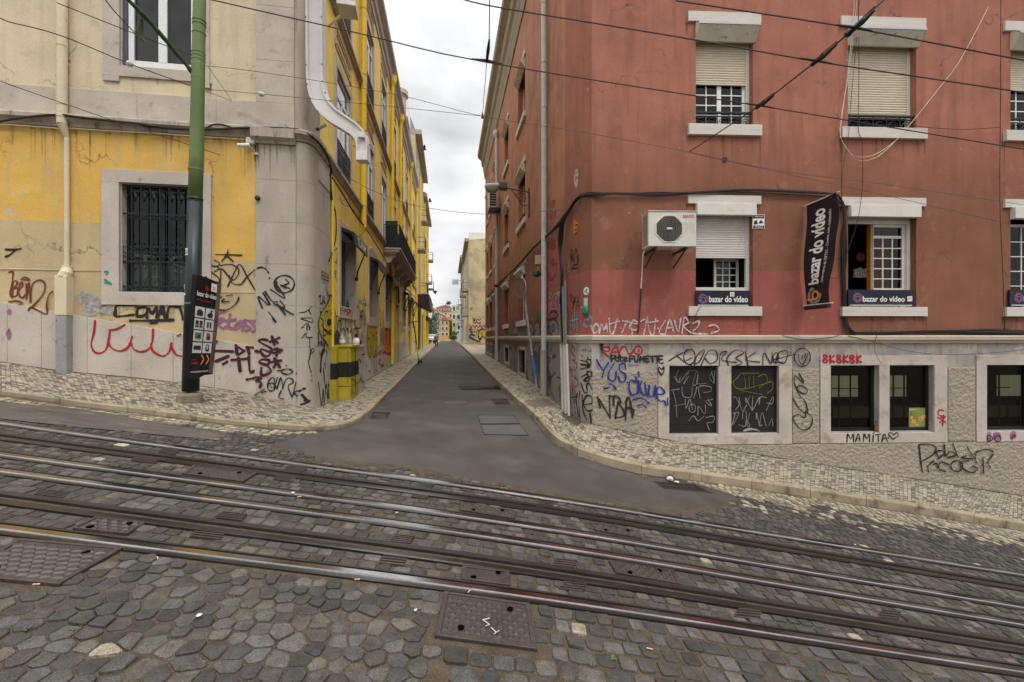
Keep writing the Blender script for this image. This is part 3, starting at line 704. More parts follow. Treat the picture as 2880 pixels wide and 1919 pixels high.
band(f_('G', .078), f_('E', -.108), .11); band(f_('E', .108), f_('D', -.078), .115); band(f_('D', .078), f_('C', -.078), .12)
band(f_('C', .078), f_('B', -.108), .11); band(f_('B', .108), f_('A', -.078), .11)
# foreground: regular on the right, irregular rounded stones on the left
band(lambda x: ry('G', x) - 1.52, f_('G', -.082), .135, (.10, .17), .16, lambda x, y: 'sett' if x > -.35 - (y - 2.3) * .4 else None)
R = RC
def vor_stones(x0, x1, y0, y1, s):
    """close-set irregular stones: Voronoi cells of a jittered lattice, clipped by the bisectors of their neighbours"""
    ny = int((y1 - y0) / (s * .9)) + 1; nx = int((x1 - x0) / s) + 1; PT = {}
    for j in range(-2, ny + 2):
        for i in range(-2, nx + 2):
            if R.random() < .10: continue
            PT[i, j] = (x0 + (i + .5 * (j % 2)) * s + R.uniform(-.24, .24) * s + .12 * j * s, y0 + j * s * .9 + R.uniform(-.17, .17) * s)
    up = Vector((0, 0, 1))
    for (i, j), (xc, yc) in PT.items():
        if yc > ry('G', xc) - .13 or abs(xc) > 1.2 * yc + 1.4 or yc < 1.65 or xc > -.38 - (yc - 2.3) * .4 or blocked(xc, yc): continue
        poly = [(xc + math.cos(q * .785) * s, yc + math.sin(q * .785) * s) for q in range(8)]
        for dj in (-2, -1, 0, 1, 2):
            for di in (-2, -1, 0, 1, 2):
                o = PT.get((i + di, j + dj))
                if o is None or (di == 0 and dj == 0): continue
                mx_, my_ = (xc + o[0]) / 2, (yc + o[1]) / 2; nx_, ny_ = o[0] - xc, o[1] - yc; np_ = []
                for k in range(len(poly)):
                    a, b = poly[k], poly[(k + 1) % len(poly)]; da = (a[0] - mx_) * nx_ + (a[1] - my_) * ny_; db = (b[0] - mx_) * nx_ + (b[1] - my_) * ny_
                    if da <= 0: np_.append(a)
                    if da * db < 0: t = da / (da - db); np_.append((a[0] + (b[0] - a[0]) * t, a[1] + (b[1] - a[1]) * t))
                poly = np_
                if len(poly) < 3: break
            if len(poly) < 3: break
        if len(poly) < 3: continue
        P = []   # cut corners for a worn outline
        for k in range(len(poly)):
            a, b = poly[k], poly[(k + 1) % len(poly)]
            if math.hypot(b[0] - a[0], b[1] - a[1]) < .012: continue
            for t in (.11, .89): P.append((a[0] + (b[0] - a[0]) * t, a[1] + (b[1] - a[1]) * t))
        n = len(P)
        if n < 5: continue
        out_ = [Vector((x, y, g(x, y))) for x, y in P]; c = sum(out_, Vector()) / n; z_ = R.uniform(-.008, .006); col = ccol('sett'); V = []; gp = R.uniform(.04, .13)
        for d, s_ in ((-.02, gp), (z_ - .001, gp + .045), (z_ + .002, gp + .14), (z_ + .003, .6)): V += [p.lerp(c, s_) + up * (d + (R.uniform(-.0015, .0015) if d > -.02 else 0)) for p in out_]
        V.append(c + up * (z_ + .0035)); Fs = []
        for r_ in range(3): Fs += [(r_ * n + q, r_ * n + (q + 1) % n, (r_ + 1) * n + (q + 1) % n, (r_ + 1) * n + q) for q in range(n)]
        Fs += [(3 * n + q, 3 * n + (q + 1) % n, 4 * n) for q in range(n)]; SETT.add(V, Fs, col)
vor_stones(-5.2, .3, 1.7, 3.6, .108)
# beyond the far rail up to the kerbs: dark setts, pale small stones along the gutters
KLxy = [(k.x, k.y) for k in KL if k.y < 12]; KRxy = [(k.x, k.y) for k in KR if k.y < 12]
def kdist(x, y, K):
    b = 9
    for (ax, ay), (bx, by) in zip(K, K[1:]):
        dx, dy = bx - ax, by - ay; t = max(0, min(1, ((x - ax) * dx + (y - ay) * dy) / (dx * dx + dy * dy))); b = min(b, math.hypot(x - ax - dx * t, y - ay - dy * t))
    return b
def KY(x, K):
    for (ax, ay), (bx, by) in zip(K, K[1:]):
        if min(ax, bx) <= x <= max(ax, bx): return ay + (by - ay) * (x - ax) / (bx - ax + 1e-9)
    return None
def kf(x, y):
    if inpoly(x, y + (.10 + .10 * mnoise.noise(Vector((x * 3, y * 3, 4)))), ASP): return None
    if x < -1.2:
        k = KY(x, [q for q in KLxy if q[1] < 7.2]) or 6.6
        if y > k - .01: return None
        d = kdist(x, y, KLxy); return 'light' if d < .30 + .12 * mnoise.noise(Vector((x * 1.5, y, 0))) * 2 else 'sett'
    if x > 1.2:
        k = KY(x, KRxy[:]) or 7.6
        if y > k - .01: return None
        d = kdist(x, y, KRxy); q = .55 + .35 * mnoise.noise(Vector((x * 1.1, y, 0))); return 'light' if d < q or (d < q + .5 and RC.random() < .3) else 'sett'
    return 'sett'
band(f_('A', .078), lambda x: ry('A', x) + 2.9, .092, (.085, .13), .12, kf)
tag(SETT.build('cobbled_road', M_sett, fixn=False), kind='structure'); tag(CALC.build('gutter_stones', M_calc, fixn=False), kind='structure')
# ---- small litter and weeds
M_paper = mat('paper_scrap', (.50, .49, .46), .8, .1, 20); M_filter = mat('cigarette_filter', (.62, .33, .12), .8, .1, 30); M_weed = mat('weed_green', (.06, .11, .03), .7, .3, 30)
for i, (x, y, l_) in enumerate(((1003, 1636, 'cigarette butt beside the nearest rail, left of the plain framed cover'), (1319, 1670, 'cigarette butt at the top rim of the large studded cover'), (1829, 1832, 'cigarette butt on the cobbles at the lower right'), (843, 1402, 'cigarette butt between the two tracks'), (443, 1575, 'cigarette butt below the nearest rail on the left'), (100, 1651, 'cigarette butt below the big left cover'))):
    c = gh(x, y) + Vector((0, 0, .016)); a = i * 1.3; t_ = thing('cigarette_butt', l_, 'cigarette butt', tuple(c), 'litter on the cobbles'); d = Vector((math.cos(a), math.sin(a) * .6, 0)).normalized()
    m = MB(); m.tube([c - d * .014, c + d * .014], .004, 6); m.build('filter', M_filter, t_); m = MB(); m.tube([c + d * .014, c + d * .022], .0041, 6); m.build('paper', M_paper, t_)
def crumple(c, r, lab, m_=None, seed=1, flat=.4, name='paper_scrap'):
    Rr = random.Random(seed); m = MB(); V = []
    b = bmesh.new(); bmesh.ops.create_icosphere(b, subdivisions=2, radius=r)
    for v in b.verts:
        k = Rr.uniform(.6, 1.25); V.append((c[0] + v.co.x * k, c[1] + v.co.y * k, c[2] + v.co.z * k * flat))
    m.add(V, [tuple(v.index for v in f.verts) for f in b.faces]); b.free(); return tag(m.build(name, m_ or M_paper), lab, 'litter', 'litter on the cobbles')
c = gh(1884, 1356) + Vector((0, 0, .05)); crumple(c, .055, 'crumpled white paper on the gully grate', seed=2, flat=.6)
c = gh(1903, 1361) + Vector((0, 0, .03)); crumple(c, .035, 'smaller white scrap right of the crumpled paper on the gully grate', seed=3)
for i, (x, y, r_, l_) in enumerate(((824, 1390, .016, 'white scrap in the lower track, left of the street axis'), (1169, 1723, .012, 'white bottle cap below the nearest rail'), (1116, 1447, .012, 'tiny white scrap between upper and lower track'), (560, 1738, .015, 'white paper bit on the rounded cobbles'), (2405, 1536, .012, 'white paper bit at the far rail on the right'))):
    crumple(gh(x, y) + Vector((0, 0, .018)), r_, l_, seed=10 + i, flat=.3)
WD = MB(); RW_ = random.Random(9)
def weed(x, y, s):
    c = gh(x, y)
    for k in range(9):
        a = RW_.uniform(0, 6.28); l = s * RW_.uniform(.5, 1); d = Vector((math.cos(a), math.sin(a), RW_.uniform(.15, .7))).normalized() * l; w = Vector((-d.y, d.x, 0)).normalized() * l * .22; p = c + Vector((RW_.uniform(-1, 1) * s * .4, RW_.uniform(-1, 1) * s * .4, 0))
        WD.quad(p - w * .3, p + d * .5 - w, p + d, p + d * .5 + w)
for x, y, s in ((1724, 1850, .035), (1778, 1828, .03), (1668, 1871, .03), (515, 1690, .025), (660, 1678, .02), (75, 1770, .03), (210, 1768, .03), (2400, 1885, .03), (1525, 1385, .03), (1650, 1408, .03), (1787, 1415, .03), (2130, 1440, .03), (2240, 1475, .03), (2540, 1500, .03), (2690, 1555, .04), (2740, 1560, .04), (910, 1310, .02), (1850, 1412, .03)): weed(x, y, s)
tag(WD.build('weeds', M_weed, fixn=False), kind='stuff')
# ================================================================== helpers for buildings
def zst(W, x, y, o=0.0): return W.uz(x, y, o)[1]
def ust(W, x, y=950, o=0.0): return W.uz(x, y, o)[0]
def wall_holes(mb, W, u0, u1, z0, z1, holes, depth=.2, back=False, maxc=None):
    us = sorted({u0, u1, *[h[0] for h in holes], *[h[1] for h in holes]}); zz = sorted({z0, z1, *[h[2] for h in holes], *[h[3] for h in holes]})
    us = [u for u in us if u0 <= u <= u1]; zz = [z for z in zz if z0 <= z <= z1]
    for a, b in zip(us, us[1:]):
        for c, d in zip(zz, zz[1:]):
            mu, mz = (a + b) / 2, (c + d) / 2
            if any(h[0] < mu < h[1] and h[2] < mz < h[3] for h in holes): continue
            mb.quad(W.pt(a, c), W.pt(b, c), W.pt(b, d), W.pt(a, d))
    for h in holes:
        D = -(h[4] if len(h) > 4 else depth)
        a, b, c, d = h[:4]
        mb.quad(W.pt(a, c), W.pt(a, d), W.pt(a, d, D), W.pt(a, c, D)); mb.quad(W.pt(b, c), W.pt(b, d), W.pt(b, d, D), W.pt(b, c, D))
        mb.quad(W.pt(a, c), W.pt(b, c), W.pt(b, c, D), W.pt(a, c, D)); mb.quad(W.pt(a, d), W.pt(b, d), W.pt(b, d, D), W.pt(a, d, D))
def surround(mb, W, u0, u1, z0, z1, w, o, sill=None, lint=None, gap=0.004, back=-.02, lin=0):
    if lin: mb.wb(W, u0 - .01, u0 + .012, z0, z1, -lin, -.02); mb.wb(W, u1 - .012, u1 + .01, z0, z1, -lin, -.02); mb.wb(W, u0, u1, z1 - .012, z1 + .01, -lin, -.02); mb.wb(W, u0, u1, z0 - .01, z0 + .012, -lin, -.02)
    sill = w if sill is None else sill; lint = w if lint is None else lint
    if lint: mb.wb(W, u0 - w, u1 + w, z1, z1 + lint, back, o)
    if sill: mb.wb(W, u0 - w, u1 + w, z0 - sill, z0, back, o + .004)
    mb.wb(W, u0 - w, u0, z0, z1, back, o); mb.wb(W, u1, u1 + w, z0, z1, back, o)
def casement(parent, W, u0, u1, z0, z1, o, nu, nv, fw=.05, mw=.018, m=None, gm=None, name='casement', top=None, leaves=1):
    f = MB(); m = m or M_offw
    for a, b, c, d in ((u0, u0 + fw, z0, z1), (u1 - fw, u1, z0, z1), (u0 + fw, u1 - fw, z0, z0 + fw * 1.3), (u0 + fw, u1 - fw, z1 - fw, z1)): f.wb(W, a, b, c, d, o - .045, o)
    if leaves == 2:
        mu = (u0 + u1) / 2; f.wb(W, mu - fw * .8, mu + fw * .8, z0 + fw * 1.3, z1 - fw, o - .04, o + .004)
    sp = [(u0 + fw, u1 - fw)] if leaves == 1 else [(u0 + fw, (u0 + u1) / 2 - fw * .8), ((u0 + u1) / 2 + fw * .8, u1 - fw)]
    zt = z1 - fw
    if top: f.wb(W, u0 + fw, u1 - fw, z1 - top - mw * 1.3, z1 - top + mw * 1.3, o - .04, o - .003); zt = z1 - top - mw
    for a, b in sp:
        for i in range(1, nu): x = a + (b - a) * i / nu; f.wb(W, x - mw / 2, x + mw / 2, z0 + fw * 1.3, zt, o - .03, o - .006)
        for j in range(1, nv): z = z0 + fw + (zt - z0 - fw) * j / nv; f.wb(W, a, b, z - mw / 2, z + mw / 2, o - .03, o - .009)
    fo = f.build(name, m, parent)
    p = MB(); p.quad(W.pt(u0 + fw, z0 + fw, o - .02), W.pt(u1 - fw, z0 + fw, o - .02), W.pt(u1 - fw, z1 - fw, o - .02), W.pt(u0 + fw, z1 - fw, o - .02)); p.build('pane', gm or M_glass, fo)
    return fo
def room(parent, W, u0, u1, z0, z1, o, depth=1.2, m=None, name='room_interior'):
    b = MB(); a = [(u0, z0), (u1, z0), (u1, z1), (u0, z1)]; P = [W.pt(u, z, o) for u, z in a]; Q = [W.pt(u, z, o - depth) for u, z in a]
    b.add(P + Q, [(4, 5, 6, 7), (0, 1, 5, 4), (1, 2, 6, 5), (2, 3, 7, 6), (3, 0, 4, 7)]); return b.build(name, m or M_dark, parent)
def txtmesh(s, bold=0.0):
    c = bpy.data.curves.new('t', 'FONT'); c.body = s; c.size = 1; c.offset = bold; c.resolution_u = 3
    o = bpy.data.objects.new('t', c); COL.objects.link(o); dg = bpy.context.evaluated_depsgraph_get(); dg.update(); me = bpy.data.meshes.new_from_object(o.evaluated_get(dg))
    vs = [v.co.copy() for v in me.vertices]; fs = [tuple(p.vertices) for p in me.polygons]
    bpy.data.objects.remove(o); bpy.data.curves.remove(c); bpy.data.meshes.remove(me); return vs, fs
def text(s, O, ex, ey, w, h, m, parent=None, name='lettering', bold=.01):
    """lay text so that its bounding box is w x h from O along unit vectors ex, ey"""
    vs, fs = txtmesh(s, bold); x0 = min(v.x for v in vs); x1 = max(v.x for v in vs); y0 = min(v.y for v in vs); y1 = max(v.y for v in vs)
    mb = MB(); mb.add([O + ex * ((v.x - x0) / (x1 - x0) * w) + ey * ((v.y - y0) / (y1 - y0) * h) for v in vs], fs); return mb.build(name, m, parent, fixn=False)
GLV = [0]
def graf(W, oz, sc, s, w, m, parent, name='graffiti', off=.004, sm_=5, fill=None, label=None, j=.12):
    """graffiti: strokes written in zoom coordinates 'x,y x,y; x,y x,y', laid as thin paint film on wall W"""
    mb = MB(); R = random.Random(len(s)); k_ = 0; hf = []
    for st in s.split(';'):
        pts = []
        for q in st.split():
            a, b = q.split(','); pts.append((oz[0] + float(a) / sc, oz[1] + float(b) / sc))
        if len(pts) == 1: pts = [pts[0], (pts[0][0] + .8, pts[0][1] + .8)]
        UZ = [W.uz(x, y, off) for x, y in pts] if not callable(W) else [W(x, y) for x, y in pts]
        UZ = catmull([tuple(p) for p in UZ], sm_); n = len(UZ); Lf = []; Rt = []
        for i, p in enumerate(UZ):
            a = UZ[max(0, i - 1)]; b = UZ[min(n - 1, i + 1)]; dx, dz = b[0] - a[0], b[1] - a[1]; l = math.hypot(dx, dz) or 1; hw = w * .5 * (.92 + .28 * math.sin(i * .45 + k_ * 1.7) + R.uniform(-j, j) * .5); o = off + .0012 * k_ + .00002 * i
            Lf.append((p[0] - dz / l * hw, p[1] + dx / l * hw, o)); Rt.append((p[0] + dz / l * hw, p[1] - dx / l * hw, o))
        PT = (lambda u, z, o: W.pt(u, z, o))
        V = [PT(*q) for q in Lf + Rt]; mb.add(V, [(i, i + 1, n + i + 1, n + i) for i in range(n - 1)])
        if w >= .02:   # overspray around the line
            H = [PT(p[0] + (p[0] - l_[0]) * q, p[1] + (p[1] - l_[1]) * q, off - .0012 + .00001 * i) for q in (-.95, .95) for i, (p, l_) in enumerate(zip(UZ, Lf))]
            hf += [(len(mb.v) + i, len(mb.v) + i + 1, len(mb.v) + n + i + 1, len(mb.v) + n + i) for i in range(n - 1)]; mb.v += [tuple(q) for q in H]
        for e, nb in ((UZ[0], 0), (UZ[-1], n - 1)):   # round ends
            c8 = [PT(e[0] + math.cos(q * .785) * w * .52, e[1] + math.sin(q * .785) * w * .52, off + .0012 * k_ + .0006 + .0001 * (nb > 0)) for q in range(8)]; mb.add(c8, [tuple(range(8))])
        k_ += 1
    nf = len(mb.f); mb.f += hf; o = mb.build1(name, [m, halo(m)], parent, fixn=False)
    for i in range(nf, len(mb.f)): o.data.polygons[i].material_index = 1
    if label: o['label'] = label
    return o
def blob(W, oz, sc, s, m, parent, name='graffiti_fill', off=.003, smooth_=4, label=None):
    pts = [tuple(float(c) for c in q.split(',')) for q in s.split()]; UZ = [W.uz(oz[0] + a / sc, oz[1] + b / sc, off) for a, b in pts]
    UZ = catmull(UZ + [UZ[0]], smooth_)[:-1] if smooth_ > 1 else UZ
    mb = MB(); mb.add([W.pt(u, z, off) for u, z in UZ], [tuple(range(len(UZ)))]); b = bmesh.new()
    o = mb.build(name, m, parent, fixn=False)
    bm = bmesh.new(); bm.from_mesh(o.data); bmesh.ops.triangulate(bm, faces=bm.faces); bm.to_mesh(o.data); bm.free()
    if label: o['label'] = label
    return o
def arc(c, r, a0, a1, n=10, ry=None): return [(c[0] + math.cos(math.radians(a0 + (a1 - a0) * i / n)) * r, c[1] + math.sin(math.radians(a0 + (a1 - a0) * i / n)) * (ry or r)) for i in range(n + 1)]
def wtube(mb, W, pts, o, r, n=5): mb.tube([W.pt(u, z, o) for u, z in pts], r, n)
def udir(W, off=0.0, sign=1):  # zone helper: (dir, offset) true where u*sign > off*sign
    d = tuple(W.d * sign); return (d, W.p.dot(W.d) * sign + off * sign)
def zdir(z, sign=1): return ((0, 0, sign), z * sign)

# ================================================================== LEFT CORNER BUILDING
LB = thing('corner_building', 'yellow and cream corner building with a rounded stone corner and yellow side street front', 'building', (-5.0, 9.5, -1.2))
Y_YEL = (.64, .39, .088); Y_BEI = (.47, .365, .205); Y_CRM = (.60, .50, .345)
uw = ust(ML, 450)
u_p = ust(ML, 722)
M_mlw = zones('left_front_render', Y_YEL, [(Y_BEI, [zdir(2.105, -1), udir(ML, uw, -1)]), (Y_BEI, [zdir(1.465, -1), udir(ML, uw, 1)]), (Y_CRM, [zdir(3.80, 1)])], bump=.004, bs=28, streak=(.40, .32, .20, .45), peel=(.46, .41, .32, .665, 1.3), wobble=.03, blots=(((.66, .50, .24), .8, .55, .15, .25), ((.30, .25, .17), 1.9, .62, .1, .4), ((.50, .40, .24), 5, .62, .05, .5)), cracks=.6)
zl = {k: zst(ML, *v) for k, v in {'w0': (340, 822), 'w1': (340, 514), 'cb': (500, 378), 'ct': (500, 347), 'bt': (500, 272), 'u0': (340, 186)}.items()}
hw = (ust(ML, 337, 700), ust(ML, 549, 700), zl['w0'], zl['w1'], .22); hu = (ust(ML, 338, 100), ust(ML, 547, 100), zl['u0'], zl['u0'] + 2.3, .16)
m = MB(); wall_holes(m, ML, -14, 0, -4, 13, [hw, hu]); m.build('front_wall', M_mlw, LB)
# stone cladding of the base, slabs with a sloping top edge
def slab_line(u):
    a, b = ML.uz(24, 854), ML.uz(720, 975); return a[1] + (b[1] - a[1]) * (u - a[0]) / (b[0] - a[0])
m = MB(); ed = [-14, -12.6, -11.2, -9.9, -8.6] + [ust(ML, x, 1000) for x in (24, 120, 165, 248, 371, 489, 605)] + [u_p]
ed = sorted(set(ed)); ed = [e for e in ed if e > ust(ML, 24, 1000) + .3 or e <= ust(ML, 24, 1000) + .001]
for a, b in zip(ed, ed[1:]):
    Q = [(a + .003, -4), (b - .003, -4), (b - .003, slab_line(b)), (a + .003, slab_line(a))]; m.prism([ML.pt(u, z, -.01) for u, z in Q], ML.n * .034)
m.build('stone_base', M_marble, LB, bevel=.003)
# pilaster and rounded corner in coursed blocks
def bez(n=10):
    P0 = ML.pt(0, 0); P3 = SL.pt(0, 0); k = .17; P1 = P0 + ML.d * k; P2 = P3 - SL.d * k
    return [P0 * (1 - t) ** 3 + P1 * 3 * t * (1 - t) ** 2 + P2 * 3 * t * t * (1 - t) + P3 * t ** 3 for t in [i / n for i in range(n + 1)]]
ARC = bez()
zc = [-4] + [zst(ML, 780, y) for y in (977, 860, 744, 627, 508)] + [zl['cb'] - .02]
def plan_block(m, P, z0, z1, o, inn=-.12):
    n = len(P); A = []
    for i, p in enumerate(P):
        t = (P[min(i + 1, n - 1)] - P[max(i - 1, 0)]).normalized(); nn = Vector((t.y, -t.x, 0)); A.append((p + nn * o, p + nn * inn))
    V = []
    for a, b in A: V += [a + Vector((0, 0, z0)), a + Vector((0, 0, z1)), b + Vector((0, 0, z1)), b + Vector((0, 0, z0))]
    m.add(V, [(i * 4 + j, i * 4 + (j + 1) % 4, i * 4 + 4 + (j + 1) % 4, i * 4 + 4 + j) for i in range(n - 1) for j in range(4)] + [(0, 1, 2, 3), tuple((n - 1) * 4 + j for j in range(4))])
pil = [ML.pt(u_p, 0), ML.pt(-.003, 0)]; fl = [SL.pt(.003, 0), SL.pt(SL.atY(9.85), 0)]
m = MB()
for a, b in zip(zc, zc[1:]):
    plan_block(m, pil, a + .0015, b - .0015, .035); plan_block(m, fl, a + .0015, b - .0015, .03)
m.build('corner_pilaster', mat('pilaster_stone', (.40, .35, .29), .8, .10, 2.2, .0012, 70, dirt=(.12, .105, .09, .8), ds=2.6, dth=.60, stretch=(1.6, 1.6, .7)), LB, bevel=.004)
m = MB()
for a, b in zip(zc, zc[1:]): plan_block(m, ARC, a + .0015, b - .0015, .028)
m.build('rounded_corner', M_stone, LB, bevel=.003)
zu = [zl['bt'], 5.35, 6.4, 7.5, 9, 11, 13]
m = MB()
for a, b in zip(zu, zu[1:]): plan_block(m, [ML.pt(ust(ML, 722), 0), ML.pt(ust(ML, 828), 0)], a + .0015, b - .0015, .03)
plan_block(m, [ML.pt(-14, 0), ML.pt(ust(ML, 199), 0)], zl['ct'], zl['bt'], .03); plan_block(m, [ML.pt(ust(ML, 199) + .003, 0), ML.pt(ust(ML, 388), 0)], zl['ct'], zl['bt'], .03)
plan_block(m, [ML.pt(ust(ML, 388) + .003, 0), ML.pt(ust(ML, 610), 0)], zl['ct'], zl['bt'], .03); plan_block(m, [ML.pt(ust(ML, 610) + .003, 0), ML.pt(ust(ML, 829), 0)], zl['ct'], zl['bt'], .031)
m.build('upper_stone_band', M_stoneR, LB, bevel=.004)
M_stain = mat('stained_limestone', (.36, .31, .25), .85, .2, 1.6, .002, 50, dirt=(.09, .075, .06, .75), ds=2.4, dth=.56, stretch=(3, 3, .5))
m = MB(); CA = [ML.pt(ust(ML, 829), 0)] + ARC + [SL.pt(.3, 0)]
plan_block(m, CA, zl['ct'], 13, .012); m.build('upper_corner', M_stain, LB)
# cornice all round
cpts = [ML.pt(u, 0) for u in (-14, -6, u_p - .12)] + [ML.pt(u_p, 0)] + ARC + [SL.pt(SL.atY(Y), 0) for Y in (9.85, 14, 20, 28, 35.5)]
def cornice(m, pts, prof):
    n = len(pts); k = len(prof); V = []
    for i, p in enumerate(pts):
        t = (pts[min(i + 1, n - 1)] - pts[max(i - 1, 0)]).normalized(); nn = Vector((t.y, -t.x, 0)); V += [p + nn * a + Vector((0, 0, b)) for a, b in prof]
    m.add(V, [(i * k + j, i * k + (j + 1) % k, i * k + k + (j + 1) % k, i * k + k + j) for i in range(n - 1) for j in range(k)] + [tuple(range(k)), tuple((n - 1) * k + j for j in range(k))])
cb, ct = zl['cb'], zl['ct']
m = MB(); cornice(m, cpts, [(-.02, cb), (.04, cb), (.05, cb + .05), (.09, cb + .09), (.13, cb + .11), (.13, ct - .03), (.11, ct), (-.02, ct + .01)]); m.build('cornice', M_stain, LB)
m = MB(); cornice(m, [ML.pt(u_p - .05, 0)] + ARC[:1], [(-.02, cb - .10), (.08, cb - .10), (.10, cb - .06), (.17, cb - .01), (.17, ct - .04), (-.02, ct + .02)]); m.build('pilaster_cap', M_stain, LB)
# front ground-floor window with its iron grille
w_ = MB(); surround(w_, ML, hw[0], hw[1], hw[2], hw[3], .285, .03, sill=.235, lint=.235, lin=.2); wo = w_.build('window', M_marble, LB, bevel=.004)
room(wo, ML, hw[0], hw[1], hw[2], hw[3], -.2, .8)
gr = MB(); u0, u1, z0, z1 = hw[:4]
M_grille = mat('grille_iron', (.018, .026, .028), .45, .15, 9, metal=.2)
nb = 8; du = (u1 - u0) / nb
for i in range(nb + 1): wtube(gr, ML, [(u0 + du * i, z0), (u0 + du * i, z1)], -.06, .013, 6)
for z in (z0 + .015, z0 + .12, z1 - .02, z1 - .55, z0 + .58): gr.wb(ML, u0, u1, z - .012, z + .012, -.075, -.05)
def scroll(mb, W, c, s, o, r=.006, fx=1, fz=1):
    P = []
    for i in range(22):
        t = i / 21; a = -1.2 + t * 6.0; rr = s * (1 - .78 * t); P.append((c[0] + fx * (math.cos(a) * rr), c[1] + fz * math.sin(a) * rr))
    wtube(mb, W, P, o, r, 4)
for i in range(nb):
    uc = u0 + du * (i + .5)
    for fx in (-1, 1):
        scroll(gr, ML, (uc + fx * .035, z1 - .10), .034, -.06, .007, fx, 1); wtube(gr, ML, [(uc + fx * .06, z1 - .08), (uc + fx * .05, z1 - .15), (uc, z1 - .22)], -.06, .008, 4)
        for zz in (z0 + .62, z0 + .80): scroll(gr, ML, (uc + fx * .034, zz + .05), .034, -.06, .007, fx, 1); scroll(gr, ML, (uc + fx * .034, zz - .05), .034, -.06, .007, fx, -1)
        scroll(gr, ML, (uc + fx * .036, z0 + .07), .036, -.06, .008, fx, 1)
    for zz in (z1 - .24, z0 + .95, z0 + .47, z0 + .20):
        gr.lathe(ML.pt(uc, zz, -.06), [(.003, -.03), (.014, 0), (.003, .03)], 6)
gr.build('grille', M_grille, wo)
m = MB(); m.quad(*[ML.pt(u, z, -.17) for u, z in ((u0, z0), (u1, z0), (u1, z1), (u0, z1))]); m.build('pane', M_glass, wo)
m = MB(); m.wb(ML, u0, u1, z0, z0 + .62, -.30, -.27); m.build('blind', mat('frosted_panel', (.16, .15, .135), .4, .3, 2.5, stretch=(4, 4, .6)), wo)
fr = MB(); 
for a, b, c, d in ((u0, u0 + .05, z0, z1), (u1 - .05, u1, z0, z1), ((u0 + u1) / 2 - .03, (u0 + u1) / 2 + .03, z0, z1), (u0, u1, z1 - .62, z1 - .57)): fr.wb(ML, a, b, c, d, -.2, -.155)
fr.build('frame', M_grille, wo)
# upper window
w_ = MB(); uu0, uu1, uz0, uz1 = hu[:4]; surround(w_, ML, uu0, uu1, uz0, uz1, .27, .03, sill=0, lin=.15)
w_.wb(ML, uu0 - .27, uu1 + .27, uz0 - .20, uz0, -.02, .034); w_.wb(ML, uu0 - .27, uu0, uz0 - .30, uz0 - .20, -.02, .034); w_.wb(ML, uu1, uu1 + .27, uz0 - .30, uz0 - .20, -.02, .034)
wo = w_.build('window', M_stoneR, LB, bevel=.004); room(wo, ML, uu0, uu1, uz0, uz1, -.16, .8, mat('dim_room', (.05, .035, .035), .9, .3, 1))
casement(wo, ML, uu0 + .10, uu1, uz0 + .04, uz1, -.06, 1, 1, .09, m=M_white, leaves=2)
m = MB(); m.wb(ML, uu0 + .002, uu0 + .09, uz0, uz1, -.15, -.05); m.build('shutter_box', mat('blue_grey_metal', (.07, .085, .10), .5), wo)
m = MB()
for i in range(24):
    u = uu0 + .2 + (uu1 - uu0 - .3) * i / 23; m.quad(*[ML.pt(u + a, z, -.14 + b) for a, b, z in ((0, 0, uz0 + .1), (.03, -.02, uz0 + .1), (.03, -.02, uz1), (0, 0, uz1))])
m.build('curtain', mat('sheer_curtain', (.16, .15, .16), .9, .2, 3), wo)
# rain pipe on the front
M_pipec = mat('cream_pipe', (.62, .53, .36), .5, .06, 3, dirt=(.30, .25, .17, .6), ds=4, dth=.6); M_pipeg = mat('grey_pipe', (.27, .27, .26), .5, .1, 4, dirt=(.06, .05, .045), ds=9, dth=.56)
up_ = ust(ML, 176, 200, .1); up2 = ust(ML, 187, 500, .06); up3 = ust(ML, 179, 850, .1)
m = MB(); m.tube([ML.pt(up_, 13, .11), ML.pt(up_, zst(ML, 176, 350, .1), .11)], .074, 14)
for y in (130, 295, 330): m.tube([ML.pt(up_, zst(ML, 176, y, .1) - .012, .11), ML.pt(up_, zst(ML, 176, y, .1) + .012, .11)], .081, 14)
m.tube([ML.pt(up_, zst(ML, 176, 350, .1), .11), ML.pt(up2, zst(ML, 185, 385, .06), .05)], [.074, .040], 14)
m.tube([ML.pt(up2, zst(ML, 185, 385, .06), .05), ML.pt(up2, zst(ML, 185, 757, .06), .05)], .038, 12)
m.tube([ML.pt(up2, zst(ML, 185, 748, .06), .05), ML.pt(up2, zst(ML, 185, 757, .06), .055)], .065, 12)
m.tube([ML.pt(up2, zst(ML, 185, 757, .06), .055), ML.pt(up3 + .03, zst(ML, 180, 768, .06), .08), ML.pt(up3, zst(ML, 180, 780, .06), .09)], [.075, .09, .095], 12)
o = m.build('rain_pipe', M_pipec, LB, smooth=False)
m = MB(); m.wb(ML, up3 - .095, up3 + .095, zst(ML, 180, 888, .1), zst(ML, 180, 776, .1), .0, .17); m.build('pipe_casing', M_pipec, o, bevel=.012)
m = MB(); m.wb(ML, up3 - .088, up3 + .088, -4, zst(ML, 180, 888, .1), .0, .165); m.build('pipe_foot', M_pipeg, o, bevel=.02)
m = MB(); wtube(m, ML, [(ust(ML, x, y), zst(ML, x, y)) for x, y in ((0, 757), (100, 758), (165, 760))], .012, .007); wtube(m, ML, [(ust(ML, x, y), zst(ML, x, y)) for x, y in ((196, 761), (294, 761))], .012, .007); wtube(m, ML, [(ust(ML, x, y), zst(ML, x, y)) for x, y in ((594, 822), (718, 823))], .012, .006)
m.build('wall_cord', M_pipec, LB)
